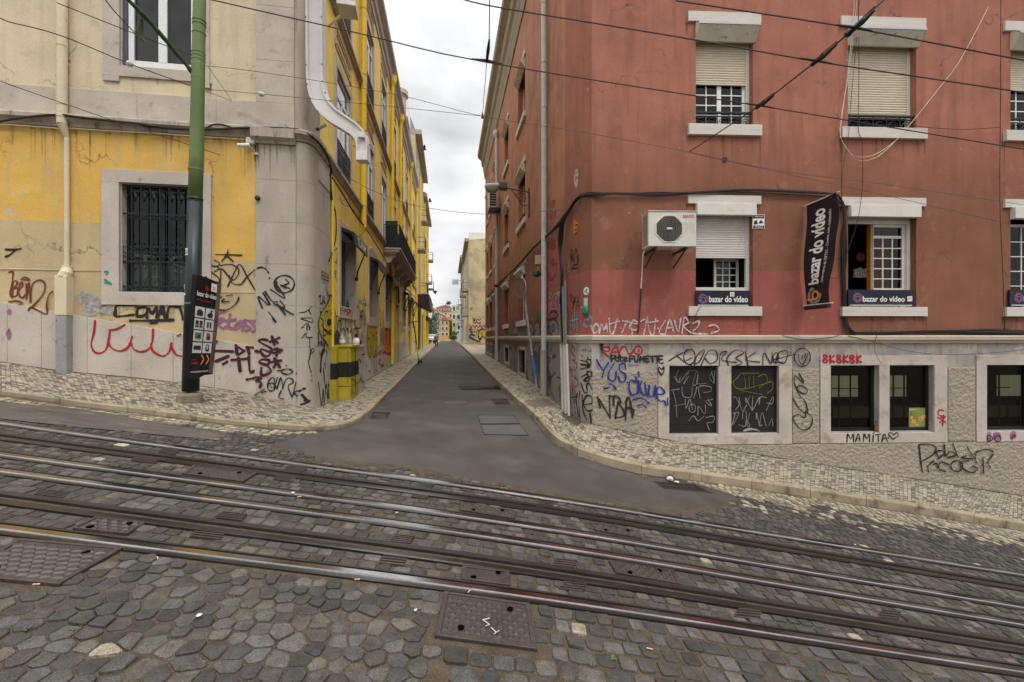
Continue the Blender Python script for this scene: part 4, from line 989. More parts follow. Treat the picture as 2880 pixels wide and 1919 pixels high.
# street name plate and nail plates on the flat corner face
m = MB(); a = SL.uz(890, 448); b = SL.uz(922, 545); m.wb(SL, a[0], b[0], b[1] + .02, a[1], .03, .05); o = m.build('stone_plaque', M_stoneR, LB, bevel=.003)
m = MB()
for x, y in ((898, 458), (898, 512), (918, 470), (919, 540)): m.lathe(SL.pt(*SL.uz(x, y, .05), .05), [(.012, -.01), (.012, .01)], 8)
m.build('bolt', M_stain, o)
m = MB(); a = SL.uz(899, 762); b = SL.uz(920, 793); m.wb(SL, a[0], b[0], b[1], a[1], .03, .04); o = m.build('house_plate', mat('brown_plate', (.14, .085, .035), .7, .3, 20), LB)
m = MB()
for k in range(3): m.wb(SL, a[0] + .04, b[0] - .04, a[1] - .06 - k * .075, a[1] - .035 - k * .075, .04, .042)
m.build('plate_marks', M_stain, o)
# ---- side street front
SY = (.80, .60, .15)
def su(Y): return SL.atY(Y)
M_slw = zones('side_yellow_render', SY, [((.50, .45, .36), [zdir(-.28, -1)])], bump=.003, bs=30, blots=(((.60, .45, .13), 1.2, .55, .15, .4), ((.60, .52, .35), 4, .66, .03, .7)), streak=(.52, .38, .08, .4), wobble=.015, var=.08)
cols = [(10.48, 11.95), (14.33, 15.65), (17.5, 18.9), (20.95, 22.3), (24.4, 25.7), (27.6, 28.9), (30.8, 32.0), (33.5, 34.7)]
gf = [(10.9, 12.54, .80, 2.72, .35), (14.84, 16.5, .72, 2.72, .35), (18.6, 20.1, .72, 2.72, .35), (22.2, 23.6, -2, 2.75, .3), (25.9, 27.3, .72, 2.72, .3), (29.0, 30.5, .72, 2.72, .3), (32.4, 33.6, .72, 2.72, .3)]
HS = [(su(a), su(b), 3.92, 6.55, .10) for a, b in cols] + [(su(a), su(b), 7.92, 10.5, .10) for a, b in cols] + [(su(a), su(b), c, d, e) for a, b, c, d, e in gf]
m = MB(); wall_holes(m, SL, .2, su(35.5), -4, 12.4, HS); m.build('side_wall', M_slw, LB)
M_grey_iron = mat('balustrade_iron', (.022, .026, .030), .5, .2, 9)
def wgrille(par, W, u0, u1, z0, z1, o, nm='grille', st=.11):
    m = MB(); m.wb(W, u0, u1, z1 - .025, z1, o - .02, o + .01); m.wb(W, u0, u1, z0, z0 + .02, o - .015, o + .005); n = max(3, int((u1 - u0) / st))
    for i in range(n + 1): wtube(m, W, [(u0 + (u1 - u0) * i / n, z0), (u0 + (u1 - u0) * i / n, z1)], o, .008, 4)
    for i in range(n):
        uc = u0 + (u1 - u0) * (i + .5) / n; h = z1 - z0
        for zz in (.2, .5, .8): wtube(m, W, arc((uc, z0 + h * zz), .042, 0, 360, 8, h * .12), o, .007, 4)
    return m.build(nm, M_grey_iron, par)
for k, (z0, z1) in enumerate(((3.92, 6.55), (7.92, 10.5))):
    for i, (a, b) in enumerate(cols):
        m = MB(); surround(m, SL, su(a), su(b), z0, z1, .17, .03, sill=0, lint=.2, lin=.09); wo = m.build('window', M_stoneR, LB)
        f = MB()
        ua, ub = su(a), su(b); mu = (ua + ub) / 2
        for p, q, r_, s_ in ((ua, ua + .06, z0, z1), (ub - .06, ub, z0, z1), (mu - .05, mu + .05, z0, z1 - .55), (ua, ub, z1 - .06, z1), (ua, ub, z1 - .60, z1 - .52), (ua, ub, z0, z0 + .1)): f.wb(SL, p, q, r_, s_, -.08, -.03)
        f.build('frame', M_white, wo); m = MB(); m.quad(*[SL.pt(u, z, -.055) for u, z in ((ua, z0), (ub, z0), (ub, z1), (ua, z1))]); m.build('pane', M_glassw, wo)
        if not (k == 0 and 2 <= i <= 4): wgrille(wo, SL, ua, ub, z0, z0 + .92, .012)
        if i < 7:
            m = MB(); zp = z1 + .42
            for p, q, r_, s_ in ((ua - .12, ub + .12, zp, zp + .04), (ua - .12, ub + .12, zp + .46, zp + .50), (ua - .12, ua - .08, zp, zp + .5), (ub + .08, ub + .12, zp, zp + .5), (ua + .03, ub - .03, zp + .13, zp + .16), (ua + .03, ub - .03, zp + .33, zp + .36)): m.wb(SL, p, q, r_, s_, -.01, .028)
            m.build('panel_moulding', M_stoneR, wo)
room(LB, SL, .4, su(35.4), 3.8, 11.4, -.12, .6, mat('side_rooms', (.75, .75, .75), .9), name='upper_rooms')
m = MB(); sp = [SL.pt(su(Y), 0) for Y in (9.0, 20, 35.5)]
cornice(m, sp, [(-.02, 7.66), (.05, 7.68), (.08, 7.74), (.12, 7.77), (.12, 7.83), (-.02, 7.84)]); m.build('string_course', M_stain, LB)
m = MB(); cornice(m, sp, [(-.02, 11.55), (.04, 11.55), (.05, 11.75), (.12, 11.85), (.14, 12.1), (.30, 12.3), (.32, 12.45), (.30, 12.5), (-.02, 12.52)]); m.build('eaves_cornice', M_stone, LB)
m = MB(); m.prism([SL.pt(u, z, -.05) for u, z in ((.3, 12.5), (su(35.5), 12.5), (su(35.5), 12.9), (.3, 12.9))], SL.n * -7); m.build('roof', mat('roof_tile', (.30, .12, .06), .8), LB)
M_zinc = mat('zinc_cladding', (.22, .25, .29), .5, .15, 2, stretch=(1, 1, 1))
# roof-top lift house and zinc mansards
m = MB(); m.wb(SL, su(28.5), su(35.2), 12.9, 15.2, -2.6, -.2)
for i in range(40): m.wb(SL, su(28.5) + .17 * i, su(28.5) + .17 * i + .03, 12.9, 15.2, -.2, -.16)
m.build('mansard', M_zinc, LB)
m = MB(); cc = SL.pt(su(26.5), 12.7, -.35); m.lathe(cc, [(.5, 0), (.5, 1.9), (.62, 1.95), (.62, 2.2), (.35, 2.5)], 12); m.build('corner_turret', M_stoneR, LB, smooth=False)
m = MB(); m.wb(SL, su(30), su(32), 15.2, 16.4, -1.5, -.1); m.build('chimney', M_white, LB)
# rain pipes, yellow, with hoppers
M_ypipe = mat('yellow_pipe', (.72, .50, .03), .4, .06, 3)
for Y, zt, zb in ((13.25, 13, 3.35), (20.1, 11.9, -1.2), (23.6, 11.9, 3.9), (30.0, 11.9, -1.1), (35.2, 11.9, -1.1)):
    m = MB(); m.tube([SL.pt(su(Y), zb, .12), SL.pt(su(Y), zt, .12)], .085, 12)
    for k in range(int(zb) + 1, int(zt), 2): m.tube([SL.pt(su(Y), k, .12), SL.pt(su(Y), k + .05, .12)], .098, 12)
    if zt < 12.5: m.lathe(SL.pt(su(Y), zt - .1, .12), [(.09, -.25), (.2, 0), (.2, .25), (.22, .3)], 4)
    if zb > 0: m.tube([SL.pt(su(Y), zb, .12), SL.pt(su(Y), zb - .22, .03)], [.085, .04], 12)
    m.build('rain_pipe', M_ypipe, LB)
# ground floor openings with small black awnings on drop arms
M_green_g = mat('green_grey_frame', (.10, .12, .10), .5)
for i, (a, b, c, d, e) in enumerate(gf):
    ua, ub = su(a), su(b); m = MB()
    if i == 3:
        surround(m, SL, ua, ub, -2, d, .2, .03, sill=0); wo = m.build('door', M_stoneR, LB); m = MB(); m.wb(SL, ua, ub, -2, 1.7, -.28, -.2); m.wb(SL, ua - .05, ub + .05, 1.7, 1.8, -.2, .03); m.build('door_leaf', mat('dark_door', (.03, .026, .022), .5), wo); m = MB(); wtube(m, SL, arc(((ua + ub) / 2, 1.9), (ub - ua) / 2, 0, 180, 12, .9), .03, .03, 5); m.build('fanlight_bar', M_iron, wo); room(wo, SL, ua, ub, -2, d, -.3, .4); continue
    surround(m, SL, ua, ub, c, d, .20, .03, sill=.30, lin=.33)
    if i in (1, 4, 5, 6): m.prism([SL.pt(u, z, -.01) for u, z in arc(((ua + ub) / 2, d + .05), (ub - ua) / 2 + .2, 0, 180, 12, .42)], SL.n * .036)
    wo = m.build('window', M_stoneR, LB, bevel=.003); room(wo, SL, ua, ub, c, d, -.35, .6, mat('bar_room', (.05, .055, .045), .9, .5, 2))
    m = MB()
    for p, q, r_, s_ in ((ua, ua + .06, c, d), (ub - .3, ub, c, d), ((ua + ub) / 2 - .03, (ua + ub) / 2 + .03, c, d), (ua, ub, c, c + .07)): m.wb(SL, p, q, r_, s_, -.30, -.25)
    m.build('frame', M_green_g, wo); m = MB(); m.quad(*[SL.pt(u, z, -.27) for u, z in ((ua, c), (ub, c), (ub, d), (ua, d))]); m.build('pane', M_glass, wo)
    w2 = thing('awning', ('folded black awning with white letters over the first side street window', 'black awning over the second, arched side street window', 'black awning over the third side street window, below the balcony', '', 'black awning just beyond the street door', 'small black awning sixth along the yellow front', 'farthest small black awning on the yellow front')[i], 'awning', tuple(SL.pt((ua + ub) / 2, d, .1)), 'black awnings along the yellow front')
    m = MB(); m.prism([SL.pt(ua - .03, z, o) for z, o in ((d + .05, .02), (d - .08, .34), (d - .38, .36), (d - .40, .34), (d - .12, .28), (d - .05, .02))], SL.d * (ub - ua + .06)); m.build('canopy', M_black, w2)
    m = MB()
    for u in (ua + .02, ub - .02): m.tube([SL.pt(u, d - .2, .33), SL.pt(u, d - .8, .10), SL.pt(u, d - 1.0, .07)], .022, 6); m.lathe(SL.pt(u, d - 1.04, .06), [(.05, -.04), (.05, .04)], 8)
    m.build('arm_bar', M_black, w2)
    if i == 0: text('TURIM', SL.pt(ua + .25, d - .34, .362), SL.d, Vector((0, 0, 1)), ub - ua - .5, .2, M_white, w2)
# green bottles plant in first window
# balcony
ba, bb = su(18.0), su(27.0)
m = MB(); m.wb(SL, ba, bb, 3.56, 3.70, 0, .66); m.wb(SL, ba - .03, bb + .03, 3.66, 3.73, 0, .72); m.wb(SL, ba + .06, bb - .06, 3.48, 3.56, 0, .56); bo = m.build('balcony', M_stone, LB)
m = MB()
for i in range(5):
    u = ba + .25 + (bb - ba - .5) * i / 4; pr = [(0, 3.5), (.5, 3.5), (.5, 3.38), (.36, 3.30), (.30, 3.16), (.16, 3.10), (.10, 2.9), (0, 2.85)]
    m.prism([SL.pt(u - .11, z, o) for o, z in pr], SL.d * .22)
m.build('corbel', M_stone, bo, bevel=.01)
m = MB(); 
for (P, Q) in ((SL.pt(ba, 0, .05), SL.pt(ba, 0, .66)), (SL.pt(ba, 0, .66), SL.pt(bb, 0, .66)), (SL.pt(bb, 0, .66), SL.pt(bb, 0, .05))):
    n = max(4, int((Q - P).length / .13)); dd = (Q - P).normalized(); nn = Vector((dd.y, -dd.x, 0))
    for z in (3.76, 4.02, 4.45, 4.68): m.tube([P + Vector((0, 0, z)), Q + Vector((0, 0, z))], .012 if z < 4.6 else .022, 5)
    for i in range(n + 1): p = P.lerp(Q, i / n); m.tube([p + Vector((0, 0, 3.73)), p + Vector((0, 0, 4.68))], .009, 4)
    for i in range(n):
        c = P.lerp(Q, (i + .5) / n)
        for zz, rr in ((4.12, .045), (4.32, .045), (3.9, .05), (4.57, .05)): m.tube([c + dd * math.cos(a * .785) * .045 + Vector((0, 0, zz + math.sin(a * .785) * rr * 1.3)) for a in range(9)], .007, 4)
m.build('railing', M_grey_iron, bo)
M_shut = mat('green_shutter', (.012, .035, .026), .5)
for k, Y in enumerate((18.25, 20.6, 24.1)):
    m = MB(); u = su(Y); m.wb(SL, u, u + .035, 3.76, 4.9, .06, .56)
    for j in range(14): m.wb(SL, u - .008, u, 3.86 + j * .07, 3.90 + j * .07, .10, .52)
    m.build('green_screen', M_shut, bo)
# ================================================================== RIGHT BUILDING
RB = thing('red_building', 'brick red corner building with roller shutters, pink repainted patch and rough grey base', 'building', (3.5, 9.6, -1.8))
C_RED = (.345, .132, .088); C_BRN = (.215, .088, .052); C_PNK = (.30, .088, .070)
z = lambda y, x=1945: zst(MR, x, y)
M_mrw = zones('red_render', C_RED, [(C_BRN, [zdir(z(440, 2000), -1)], .75), (C_PNK, [zdir(z(762), -1), udir(MR, ust(MR, 2362), -1)])], bump=.004, bs=26, streak=(.17, .072, .05, .6), wobble=.02, var=.10, blots=(((.22, .085, .06), 1.1, .52, .16, .5), ((.40, .17, .13), 2.3, .60, .1, .4), ((.42, .33, .28), 6, .70, .02, .6)), cracks=.5)  # brown lower zone fades in softly: mostly shading put into the colour, some paint
M_rough = mat('roughcast', (.29, .25, .195), .9, .08, 2, .030, 34, fine=.12, fs=50, dirt=(.22, .18, .11, .6), ds=1.3, dth=.60)
M_frz = zones('grey_frieze', (.36, .325, .275), [], bump=.002, bs=50, var=.12, streak=(.22, .19, .14, .6), blots=(((.25, .225, .22), 1.4, .5, .06, .8), ((.44, .41, .36), 3, .6, .04, .6), ((.36, .22, .19), 5, .66, .03, .5)), cracks=.8)
M_surr = mat('window_stone', (.44, .385, .33), .75, .13, 2, .0015, 60, dirt=(.25, .195, .135, .7), ds=2.5, dth=.55)
zz_ = lambda y, x=1945: zst(MR, x, y)
LZ0, LZ1 = zst(MR, 2000, 966), zst(MR, 2000, 944)
uo = lambda x: ust(MR, x)
# upper window sets: (lintel l, lintel r, open l, open r)
WC = [(uo(1934), uo(2138), uo(1957), uo(2118)), (uo(2362), uo(2600), uo(2385), uo(2577)), (uo(2821), uo(3040), uo(2842), uo(3020)), (uo(3300), uo(3560), uo(3320), uo(3540))]
F1 = dict(l1=zz_(550), l0=zz_(574), b0=zz_(607), o0=zz_(862), s0=zz_(889)); F2 = dict(l1=zz_(35), l0=zz_(63), b0=zz_(108), o0=zz_(351), s0=zz_(382))
HM = []
for a, b, c, d in WC:
    HM += [(c, d, F1['o0'], F1['l0'] - .001, .2), (c, d, F2['o0'], F2['l0'] - .001, .2)]
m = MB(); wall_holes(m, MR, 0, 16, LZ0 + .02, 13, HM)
# chamfered corner facets between the two fronts
VC0, VC1, VC2 = SR.pt(0, 0), Vector((1.457, 9.32, 0)), MR.pt(0, 0)
for a, b in ((VC0, VC1), (VC1, VC2)): m.quad(a + Vector((0, 0, LZ0)), b + Vector((0, 0, LZ0)), b + Vector((0, 0, 13)), a + Vector((0, 0, 13)))
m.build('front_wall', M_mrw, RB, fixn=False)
# base with its windows
bw = [(uo(1881), uo(2019)), (uo(2055), uo(2189)), (uo(2334), uo(2470)), (uo(2499), uo(2625)), (uo(2772), uo(2905)), (uo(2940), uo(3080))]
zb0 = zst(MR, 1950, 1220); zb1 = zst(MR, 1950, 1029)
m = MB(); wall_holes(m, MR, 0, 16, -7, LZ0 + .02, [(a, b, zb0, zb1, .22) for a, b in bw])
for a, b in ((VC0, VC1), (VC1, VC2)): m.quad(a + Vector((0, 0, -7)), b + Vector((0, 0, -7)), b + Vector((0, 0, LZ0)), a + Vector((0, 0, LZ0)))
m.build('base_wall', M_frz, RB, fixn=False)
def ledge_prof(): return [(-.02, LZ0), (.035, LZ0 + .005), (.05, LZ0 + .05), (.09, LZ0 + .075), (.095, LZ1 - .02), (.08, LZ1), (-.02, LZ1 + .01)]
M_ledge = mat('ledge_stone', (.44, .385, .31), .7, .08, 3, .001, 60, dirt=(.28, .24, .18, .7), ds=3, dth=.6)
m = MB(); cornice(m, [SR.pt(SR.atY(31.7), 0), SR.pt(SR.atY(20), 0), VC0, VC1, VC2, MR.pt(4, 0), MR.pt(9, 0), MR.pt(16, 0)], ledge_prof()); m.build('ledge', M_ledge, RB)
# stone sets around paired basement windows
SGR = [(uo(1850), uo(2225), bw[0], bw[1]), (uo(2305), uo(2661), bw[2], bw[3]), (uo(2743), uo(3110), bw[4], bw[5])]
lt = zst(MR, 2000, 1001); sb = zst(MR, 2000, 1250)
for k, (a, b, p, q) in enumerate(SGR):
    m = MB(); m.wb(MR, a, b, zb1, lt, -.02, .03); m.wb(MR, a, b, sb, zb0 - .015, -.02, .034); m.wb(MR, a, p[0], zb0 - .014, zb1 - .002, -.02, .03); m.wb(MR, p[1], q[0], zb0 - .014, zb1 - .002, -.02, .03); m.wb(MR, q[1], b, zb0 - .014, zb1 - .002, -.02, .03)
    so = m.build('basement_window', M_surr, RB, bevel=.005)
    for i, (u0, u1) in enumerate((p, q)):
        if k == 0:
            m = MB(); m.wb(MR, u0, u1, zb0, zb1, -.10, -.075)
            sh = m.build('mesh_screen', mat('black_mesh', (.016, .014, .012), .6, .2, 4, .004, 180), so)
            m = MB()
            for zz in (zb0 + .012, zb1 - .012): m.wb(MR, u0, u1, zz - .012, zz + .012, -.075, -.05)
            for uu in (u0 + .012, u1 - .012): m.wb(MR, uu - .012, uu + .012, zb0 + .025, zb1 - .025, -.075, -.05)
            for j in range(1, 7): zj = zb0 + (zb1 - zb0) * j / 7; m.wb(MR, u0 + .025, u1 - .025, zj - .004, zj + .004, -.074, -.066)
            m.build('screen_frame', M_iron, so)
        else:
            m = MB(); 
            for c0, c1, c2, c3 in ((u0, u0 + .03, zb0, zb1), (u1 - .06, u1, zb0, zb1), (u0, u1, zb0, zb0 + .07), (u0, u1, zb1 - .03, zb1)): m.wb(MR, c0, c1, c2, c3, -.16, -.10)
            m.build('frame', mat('black_frame', (.012, .012, .013), .4), so); m = MB(); m.quad(*[MR.pt(u, zq, -.13) for u, zq in ((u0, zb0), (u1, zb0), (u1, zb1), (u0, zb1))]); m.build('pane', M_glass, so)
            m = MB()   # inner grille seen through the glass
            for j in range(1, 4): uu = u0 + (u1 - u0) * j / 4; m.wb(MR, uu - .012, uu + .012, zb0, zb1, -.42, -.40)
            for zq in (.35, .62): m.wb(MR, u0, u1, zb0 + (zb1 - zb0) * zq - .01, zb0 + (zb1 - zb0) * zq + .01, -.43, -.41)
            m.build('inner_grille', M_dark, so)
    if k: 
        if k == 1:
            ro = room(so, MR, p[0], bw[5][1] + 3, zb0 - .3, zb1 + .1, -.24, 2.6, mat('basement_room', (.030, .028, .022), .9, .5, 1.3)); m = MB(); c_ = MB(); f_2 = MB()
            for du in (1.95, 3.3, 5.2, 6.6):
                for e in (0, .36): m.wb(MR, p[0] + du + e, p[0] + du + e + .33, zb0 + .42, zb0 + .98, -2.4, -2.35)
                c_.wb(MR, p[0] + du - .5, p[0] + du + .8, zb0 - .02, zb0 + .24, -1.9, -1.7); f_2.wb(MR, p[0] + du - .1, p[0] + du + .8, zb0 + .26, zb0 + .40, -2.2, -2.1)
            m.build('lit_panel', emis('lit_panel', (.34, .36, .20), .42), so); c_.build('counter', mat('counter_top', (.30, .29, .20), .6), so); f_2.build('dark_shelf', M_dark, so)
# poster in fourth window
m = MB(); a = MR.uz(2560, 1148, -.09); b = MR.uz(2613, 1203, -.09); m.wb(MR, a[0], b[0], b[1], a[1], -.125, -.118); po = tag(m.build('poster', mat('poster_green', (.17, .20, .05), .6, .35, 6)), 'small green food poster inside the fourth basement window', 'poster')
m = MB(); W_, H_ = b[0] - a[0], a[1] - b[1]
for fx, fy, r_ in ((.25, .3, .10), (.62, .42, .11), (.8, .55, .08), (.15, .5, .07), (.4, .15, .07)): m.lathe(MR.pt(a[0] + W_ * fx, b[1] + H_ * fy, -.1165), [(W_ * r_ * 1.3, -.001), (W_ * r_ * 1.1, .002)], 10, R=Matrix.Rotation(math.radians(90), 3, 'X'))
m.build('printed_food', mat('poster_orange', (.55, .25, .08), .6, .5, 30), po)
text('SUBWAY', MR.pt(a[0] + .02, a[1] - .05, -.116), MR.d, Vector((0, 0, 1)), W_ * .35, .028, M_white, po)
# rough panels
RP = [(0.012, uo(1850) - .01, zst(MR, 1700, 1132) + .004, zst(MR, 1700, 1043)), (0.012, uo(1850) - .01, -7, zst(MR, 1700, 1128) - .004), (uo(2226) + .012, uo(2303) - .012, sb + .01, zst(MR, 2260, 1037)), (uo(2663) + .01, uo(2741) - .01, sb + .02, zst(MR, 2700, 1033)), (uo(1850), 16, -7, sb - .012)]
m = MB()
for a, b, c, d in RP: m.wb(MR, a, b, c, d, -.01, .016)
ro_ = m.build('roughcast_panel', M_rough, RB)
# real relief on the visible rough panels: subdivided sheets displaced by noise
def rough_sheet(W, a, b, c, d, o, st=.022, amp=.024):
    nu = max(2, int((b - a) / st)); nz = max(2, int((d - c) / st)); m = MB()
    for j in range(nz + 1):
        for i in range(nu + 1):
            u = a + (b - a) * i / nu; zq = c + (d - c) * j / nz; e = 0 if i in (0, nu) or j in (0, nz) else 1
            p = W.pt(u, zq); h = mnoise.noise(p * 16) * .5 + mnoise.noise(p * 34) * .5
            m.v.append(tuple(W.pt(u, zq, o + e * (.006 + amp * h))))
    n = nu + 1; m.f = [(j * n + i, j * n + i + 1, (j + 1) * n + i + 1, (j + 1) * n + i) for j in range(nz) for i in range(nu)]; return m
M_rough2 = mat('roughcast_relief', (.30, .26, .20), .9, .08, 2, .006, 60, fine=.12, fs=50, dirt=(.24, .20, .12, .6), ds=1.3, dth=.60)
for a, b, c, d in ((RP[0][0], RP[0][1], RP[0][2], RP[0][3]), (RP[1][0], RP[1][1], -2.5, RP[1][3]), (RP[2][0], RP[2][1], RP[2][2], RP[2][3]), (RP[3][0], RP[3][1], RP[3][2], RP[3][3]), (uo(1850), uo(2900), -3.7, RP[4][3])):
    rough_sheet(MR, a, b, c, d, .02).build('roughcast_relief', M_rough2, ro_, smooth=False)
# upper windows
M_shutc = mat('cream_shutter', (.56, .50, .38), .5, .06, 3, dirt=(.35, .30, .2, .5), ds=4, dth=.62); M_shutw = mat('white_shutter', (.60, .57, .52), .5, .06, 3, dirt=(.38, .33, .27, .6), ds=4, dth=.6)
M_box_old = mat('peeling_box', (.58, .54, .46), .6, .1, 3, dirt=(.16, .12, .08, .9), ds=7, dth=.57, stretch=(1, 1, 1)); M_linte = mat('lintel_stone', (.55, .505, .455), .7, .06, 4, .001, 60, dirt=(.42, .38, .33, .5), ds=5, dth=.6, stretch=(.4, .4, 3))
def slats(par, W, u0, u1, z0, z1, o, pitch, mm, name='roller_shutter'):
    m = MB(); n = max(1, int(round((z1 - z0) / pitch))); p = (z1 - z0) / n
    for i in range(n):
        a = z0 + i * p; V = []
        for u in (u0, u1):
            for dz, do in ((.0, -.010), (.12, .0), (.5, .006), (.88, .0), (1.0, -.010)): V.append(W.pt(u, a + dz * p, o + do))
        m.add(V, [(j, j + 1, 5 + j + 1, 5 + j) for j in range(4)])
    m.wb(W, u0, u1, z0 - .03, z0, o - .015, o + .008); return m.build(name, mm, par, fixn=False)
def railing_small(par, W, u0, u1, z0, z1, o):
    m = MB(); m.wb(W, u0, u1, z1 - .035, z1, o - .03, o + .02); m.wb(W, u0, u1, z0, z0 + .02, o - .015, o + .01); m.wb(W, u0, u1, z1 - .10, z1 - .085, o - .015, o + .01)
    n = 5; du = (u1 - u0) / n
    for i in range(n + 1): wtube(m, W, [(u0 + du * i + (.01 if i == 0 else -.01 if i == n else 0), z0), (u0 + du * i, z1)], o, .010, 5)
    for i in range(n):
        uc = u0 + du * (i + .5); h = z1 - .1 - z0; wtube(m, W, arc((uc, z0 + h * .1), du * .42, 20, 160, 8, h * .72), o, .008, 4); scroll(m, W, (uc - du * .12, z0 + h * .42), h * .22, o, .007, 1, 1); scroll(m, W, (uc + du * .2, z0 + h * .42), h * .18, o, .007, -1, -1)
    return m.build('railing', M_iron, par)
for fi, Fz in enumerate((F1, F2)):
    for i, (a, b, c, d) in enumerate(WC):
        m = MB(); m.wb(MR, a, b, Fz['l0'], Fz['l1'], -.02, .045); wo = m.build('window', M_linte, RB, bevel=.005); m = MB(); m.wb(MR, a, b, Fz['s0'], Fz['o0'] - .004, -.02, .075); m.build('sill', M_linte, wo, bevel=.005)
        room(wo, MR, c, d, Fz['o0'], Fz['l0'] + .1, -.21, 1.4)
        m = MB(); B0, T = Fz['b0'], Fz['l0'] - .004
        if fi == 0: m.wb(MR, c - .01, d + .02, B0, T, -.02, .10)
        else:
            pr = [(.055, T), (.17, T - .10), (.19, T - .15), (.02, B0 - .06), (-.02, B0 - .06), (-.02, T)]; m.prism([MR.pt(c - .01, zq, o) for o, zq in pr], MR.d * (d - c + .05))
        m.build('shutter_box', M_shutw if fi == 0 else M_box_old, wo, bevel=.004)
        if fi == 1:
            m = MB(); m.prism([MR.pt(c - .02, zq, o) for o, zq in ((.05, T + .004), (.175, T - .095), (.195, T - .15), (.20, T - .15), (.18, T - .09), (.05, T + .010))], MR.d * (d - c + .07)); m.build('zinc_cap', mat('zinc_cap', (.30, .30, .31), .5, .1, 4), wo)
        oo = -.17; du_ = ust(MR, 2100 if i == 0 else 2550, 950, -.17) if i < 2 else d
        # outer guide frame
        m = MB()
        for p, q, r_, s_ in ((c, c + .03, Fz['o0'], T), (d - .07, d, Fz['o0'], T)): m.wb(MR, p, q, r_, s_, oo - .03, oo + .035)
        m.wb(MR, c, d, Fz['o0'], Fz['o0'] + .03, oo - .03, oo + .02); m.build('frame', M_offw, wo)
        c2, d2 = c + .03, d - .07
        if fi == 1:
            zsh = {0: zz_(222), 1: zst(MR, 2450, 318), 2: zst(MR, 2850, 240), 3: zz_(200)}[i]
            slats(wo, MR, c2, d2, zsh, B0 + .05, oo + .02, .052, M_shutc)
            if i == 0: casement(wo, MR, c2, d2, F2['o0'] + .03, zsh + .05, oo - .02, 2, 4, .055, .022, M_white, M_glass, leaves=2)
            elif i != 1: casement(wo, MR, c2, d2, F2['o0'] + .03, zsh + .05, oo - .02, 2, 4, .055, .022, M_white, M_glass, leaves=2)
            railing_small(wo, MR, c + .005, d - .005, F2['o0'] + .01, zz_(309), -.06)
        elif i == 0:
            zsh = zz_(718); slats(wo, MR, c2, d2, zsh, B0 + .04, oo + .02, .052, M_shutw)
            casement(wo, MR, ust(MR, 2025, 950, oo), d2, zz_(812, 1970), zsh, oo - .25, 3, 4, .05, .02, M_offw, M_glass)
            m = MB(); m.wb(MR, c2, d2, zz_(818), zz_(806), oo - .03, oo + .03); m.build('sill_board', M_offw, wo)
        elif i == 1:
            m = MB(); m.wb(MR, c2, d2, zst(MR, 2450, 625), T, oo - .02, oo + .03); m.build('top_board', M_offw, wo)
            m = MB(); m.wb(MR, ust(MR, 2444, 950, oo - .06), ust(MR, 2452, 950, oo - .06), Fz['o0'], zst(MR, 2450, 625), oo - .12, oo - .02); m.build('orange_edge', mat('orange_wood', (.45, .17, .02), .5), wo)
            casement(wo, MR, ust(MR, 2452, 950, oo), d2, zst(MR, 2450, 818), zst(MR, 2450, 625), oo - .02, 3, 5, .06, .022, M_offw, M_glass, top=.27)
            m = MB(); m.wb(MR, ust(MR, 2460, 950, oo - .3), d2 + .05, zst(MR, 2450, 818), zst(MR, 2450, 622), oo - .5, oo - .45); m.build('orange_curtain', mat('orange_curtain', (.26, .085, .02), .7, .5, 3, stretch=(3, 3, .5)), wo)
            m = MB(); a_ = ust(MR, 2398, 950, -.6); b_ = ust(MR, 2440, 950, -.6); zq = zst(MR, 2420, 780, -.6)
            m.wb(MR, a_, b_, zq - .02, zq, -.62, -.5)
            for j in range(6): m.wb(MR, a_ + .01 + j * .06, a_ + .055 + j * .06, zq, zq + .17 + .02 * (j % 3), -.6, -.55)
            m.build('shelf_goods', mat('goods', (.30, .26, .22), .6, .6, 25), wo)
            m = MB(); m.lathe(MR.pt((a_ + b_) / 2 - .03, zq + .45, -.55), [(.10, -.004), (.10, .004)], 18, R=Matrix.Rotation(math.radians(90), 3, 'X')); m.build('round_sign', mat('dull_red', (.11, .012, .012), .6), wo)
        else:
            casement(wo, MR, c2, d2, Fz['o0'] + .1, zst(MR, 2860, 625), oo - .02, 3, 5, .06, .022, M_offw, M_glass); 
# shop banners under first-floor windows
M_navy = mat('navy_vinyl', (.012, .012, .026), .4, .2, 3); M_ban = mat('black_vinyl', (.017, .015, .018), .4, .15, 3); M_lw = mat('print_white', (.72, .70, .66), .6, .03, 3); M_lo = mat('print_orange', (.70, .24, .035), .6, .03, 3); M_lr = mat('print_red', (.40, .05, .03), .6, .05, 3); M_lb = mat('print_blue', (.08, .11, .26), .6, .05, 3); M_lg = mat('print_grey', (.20, .20, .21), .6)
def iris(par, O, ex, ey, r, mb_ring, mb_b):
    m = MB(); n = O.copy()
    for k in range(6):
        a = k * math.pi / 3
        P = [O + ex * math.cos(a + t) * rr + ey * math.sin(a + t) * rr for t, rr in ((0, r), (.5, r), (.98, r), (.75, r * .62), (-.1, r * .70))]; m.add(P, [(0, 1, 2, 3, 4)])
    m.build('logo_ring', mb_ring, par, fixn=False)
    m = MB(); up_ = ex.cross(ey).normalized(); c = O - ey * r * .12
    R0, R1 = r * .52, r * .30; N_ = 20
    V = [c + up_ * .002 + ex * math.cos(t) * q + ey * math.sin(t) * q for q in (R0, R1) for t in [2 * math.pi * i / N_ for i in range(N_)]]; m.add(V, [(i, (i + 1) % N_, N_ + (i + 1) % N_, N_ + i) for i in range(N_)])
    m.quad(c - ex * R0 + up_ * .0025, c - ex * R1 + up_ * .0025, c - ex * R1 + ey * r * 1.15 + up_ * .0025, c - ex * R0 + ey * r * 1.15 + up_ * .0025); m.build('logo_letter', mb_b, par, fixn=False)
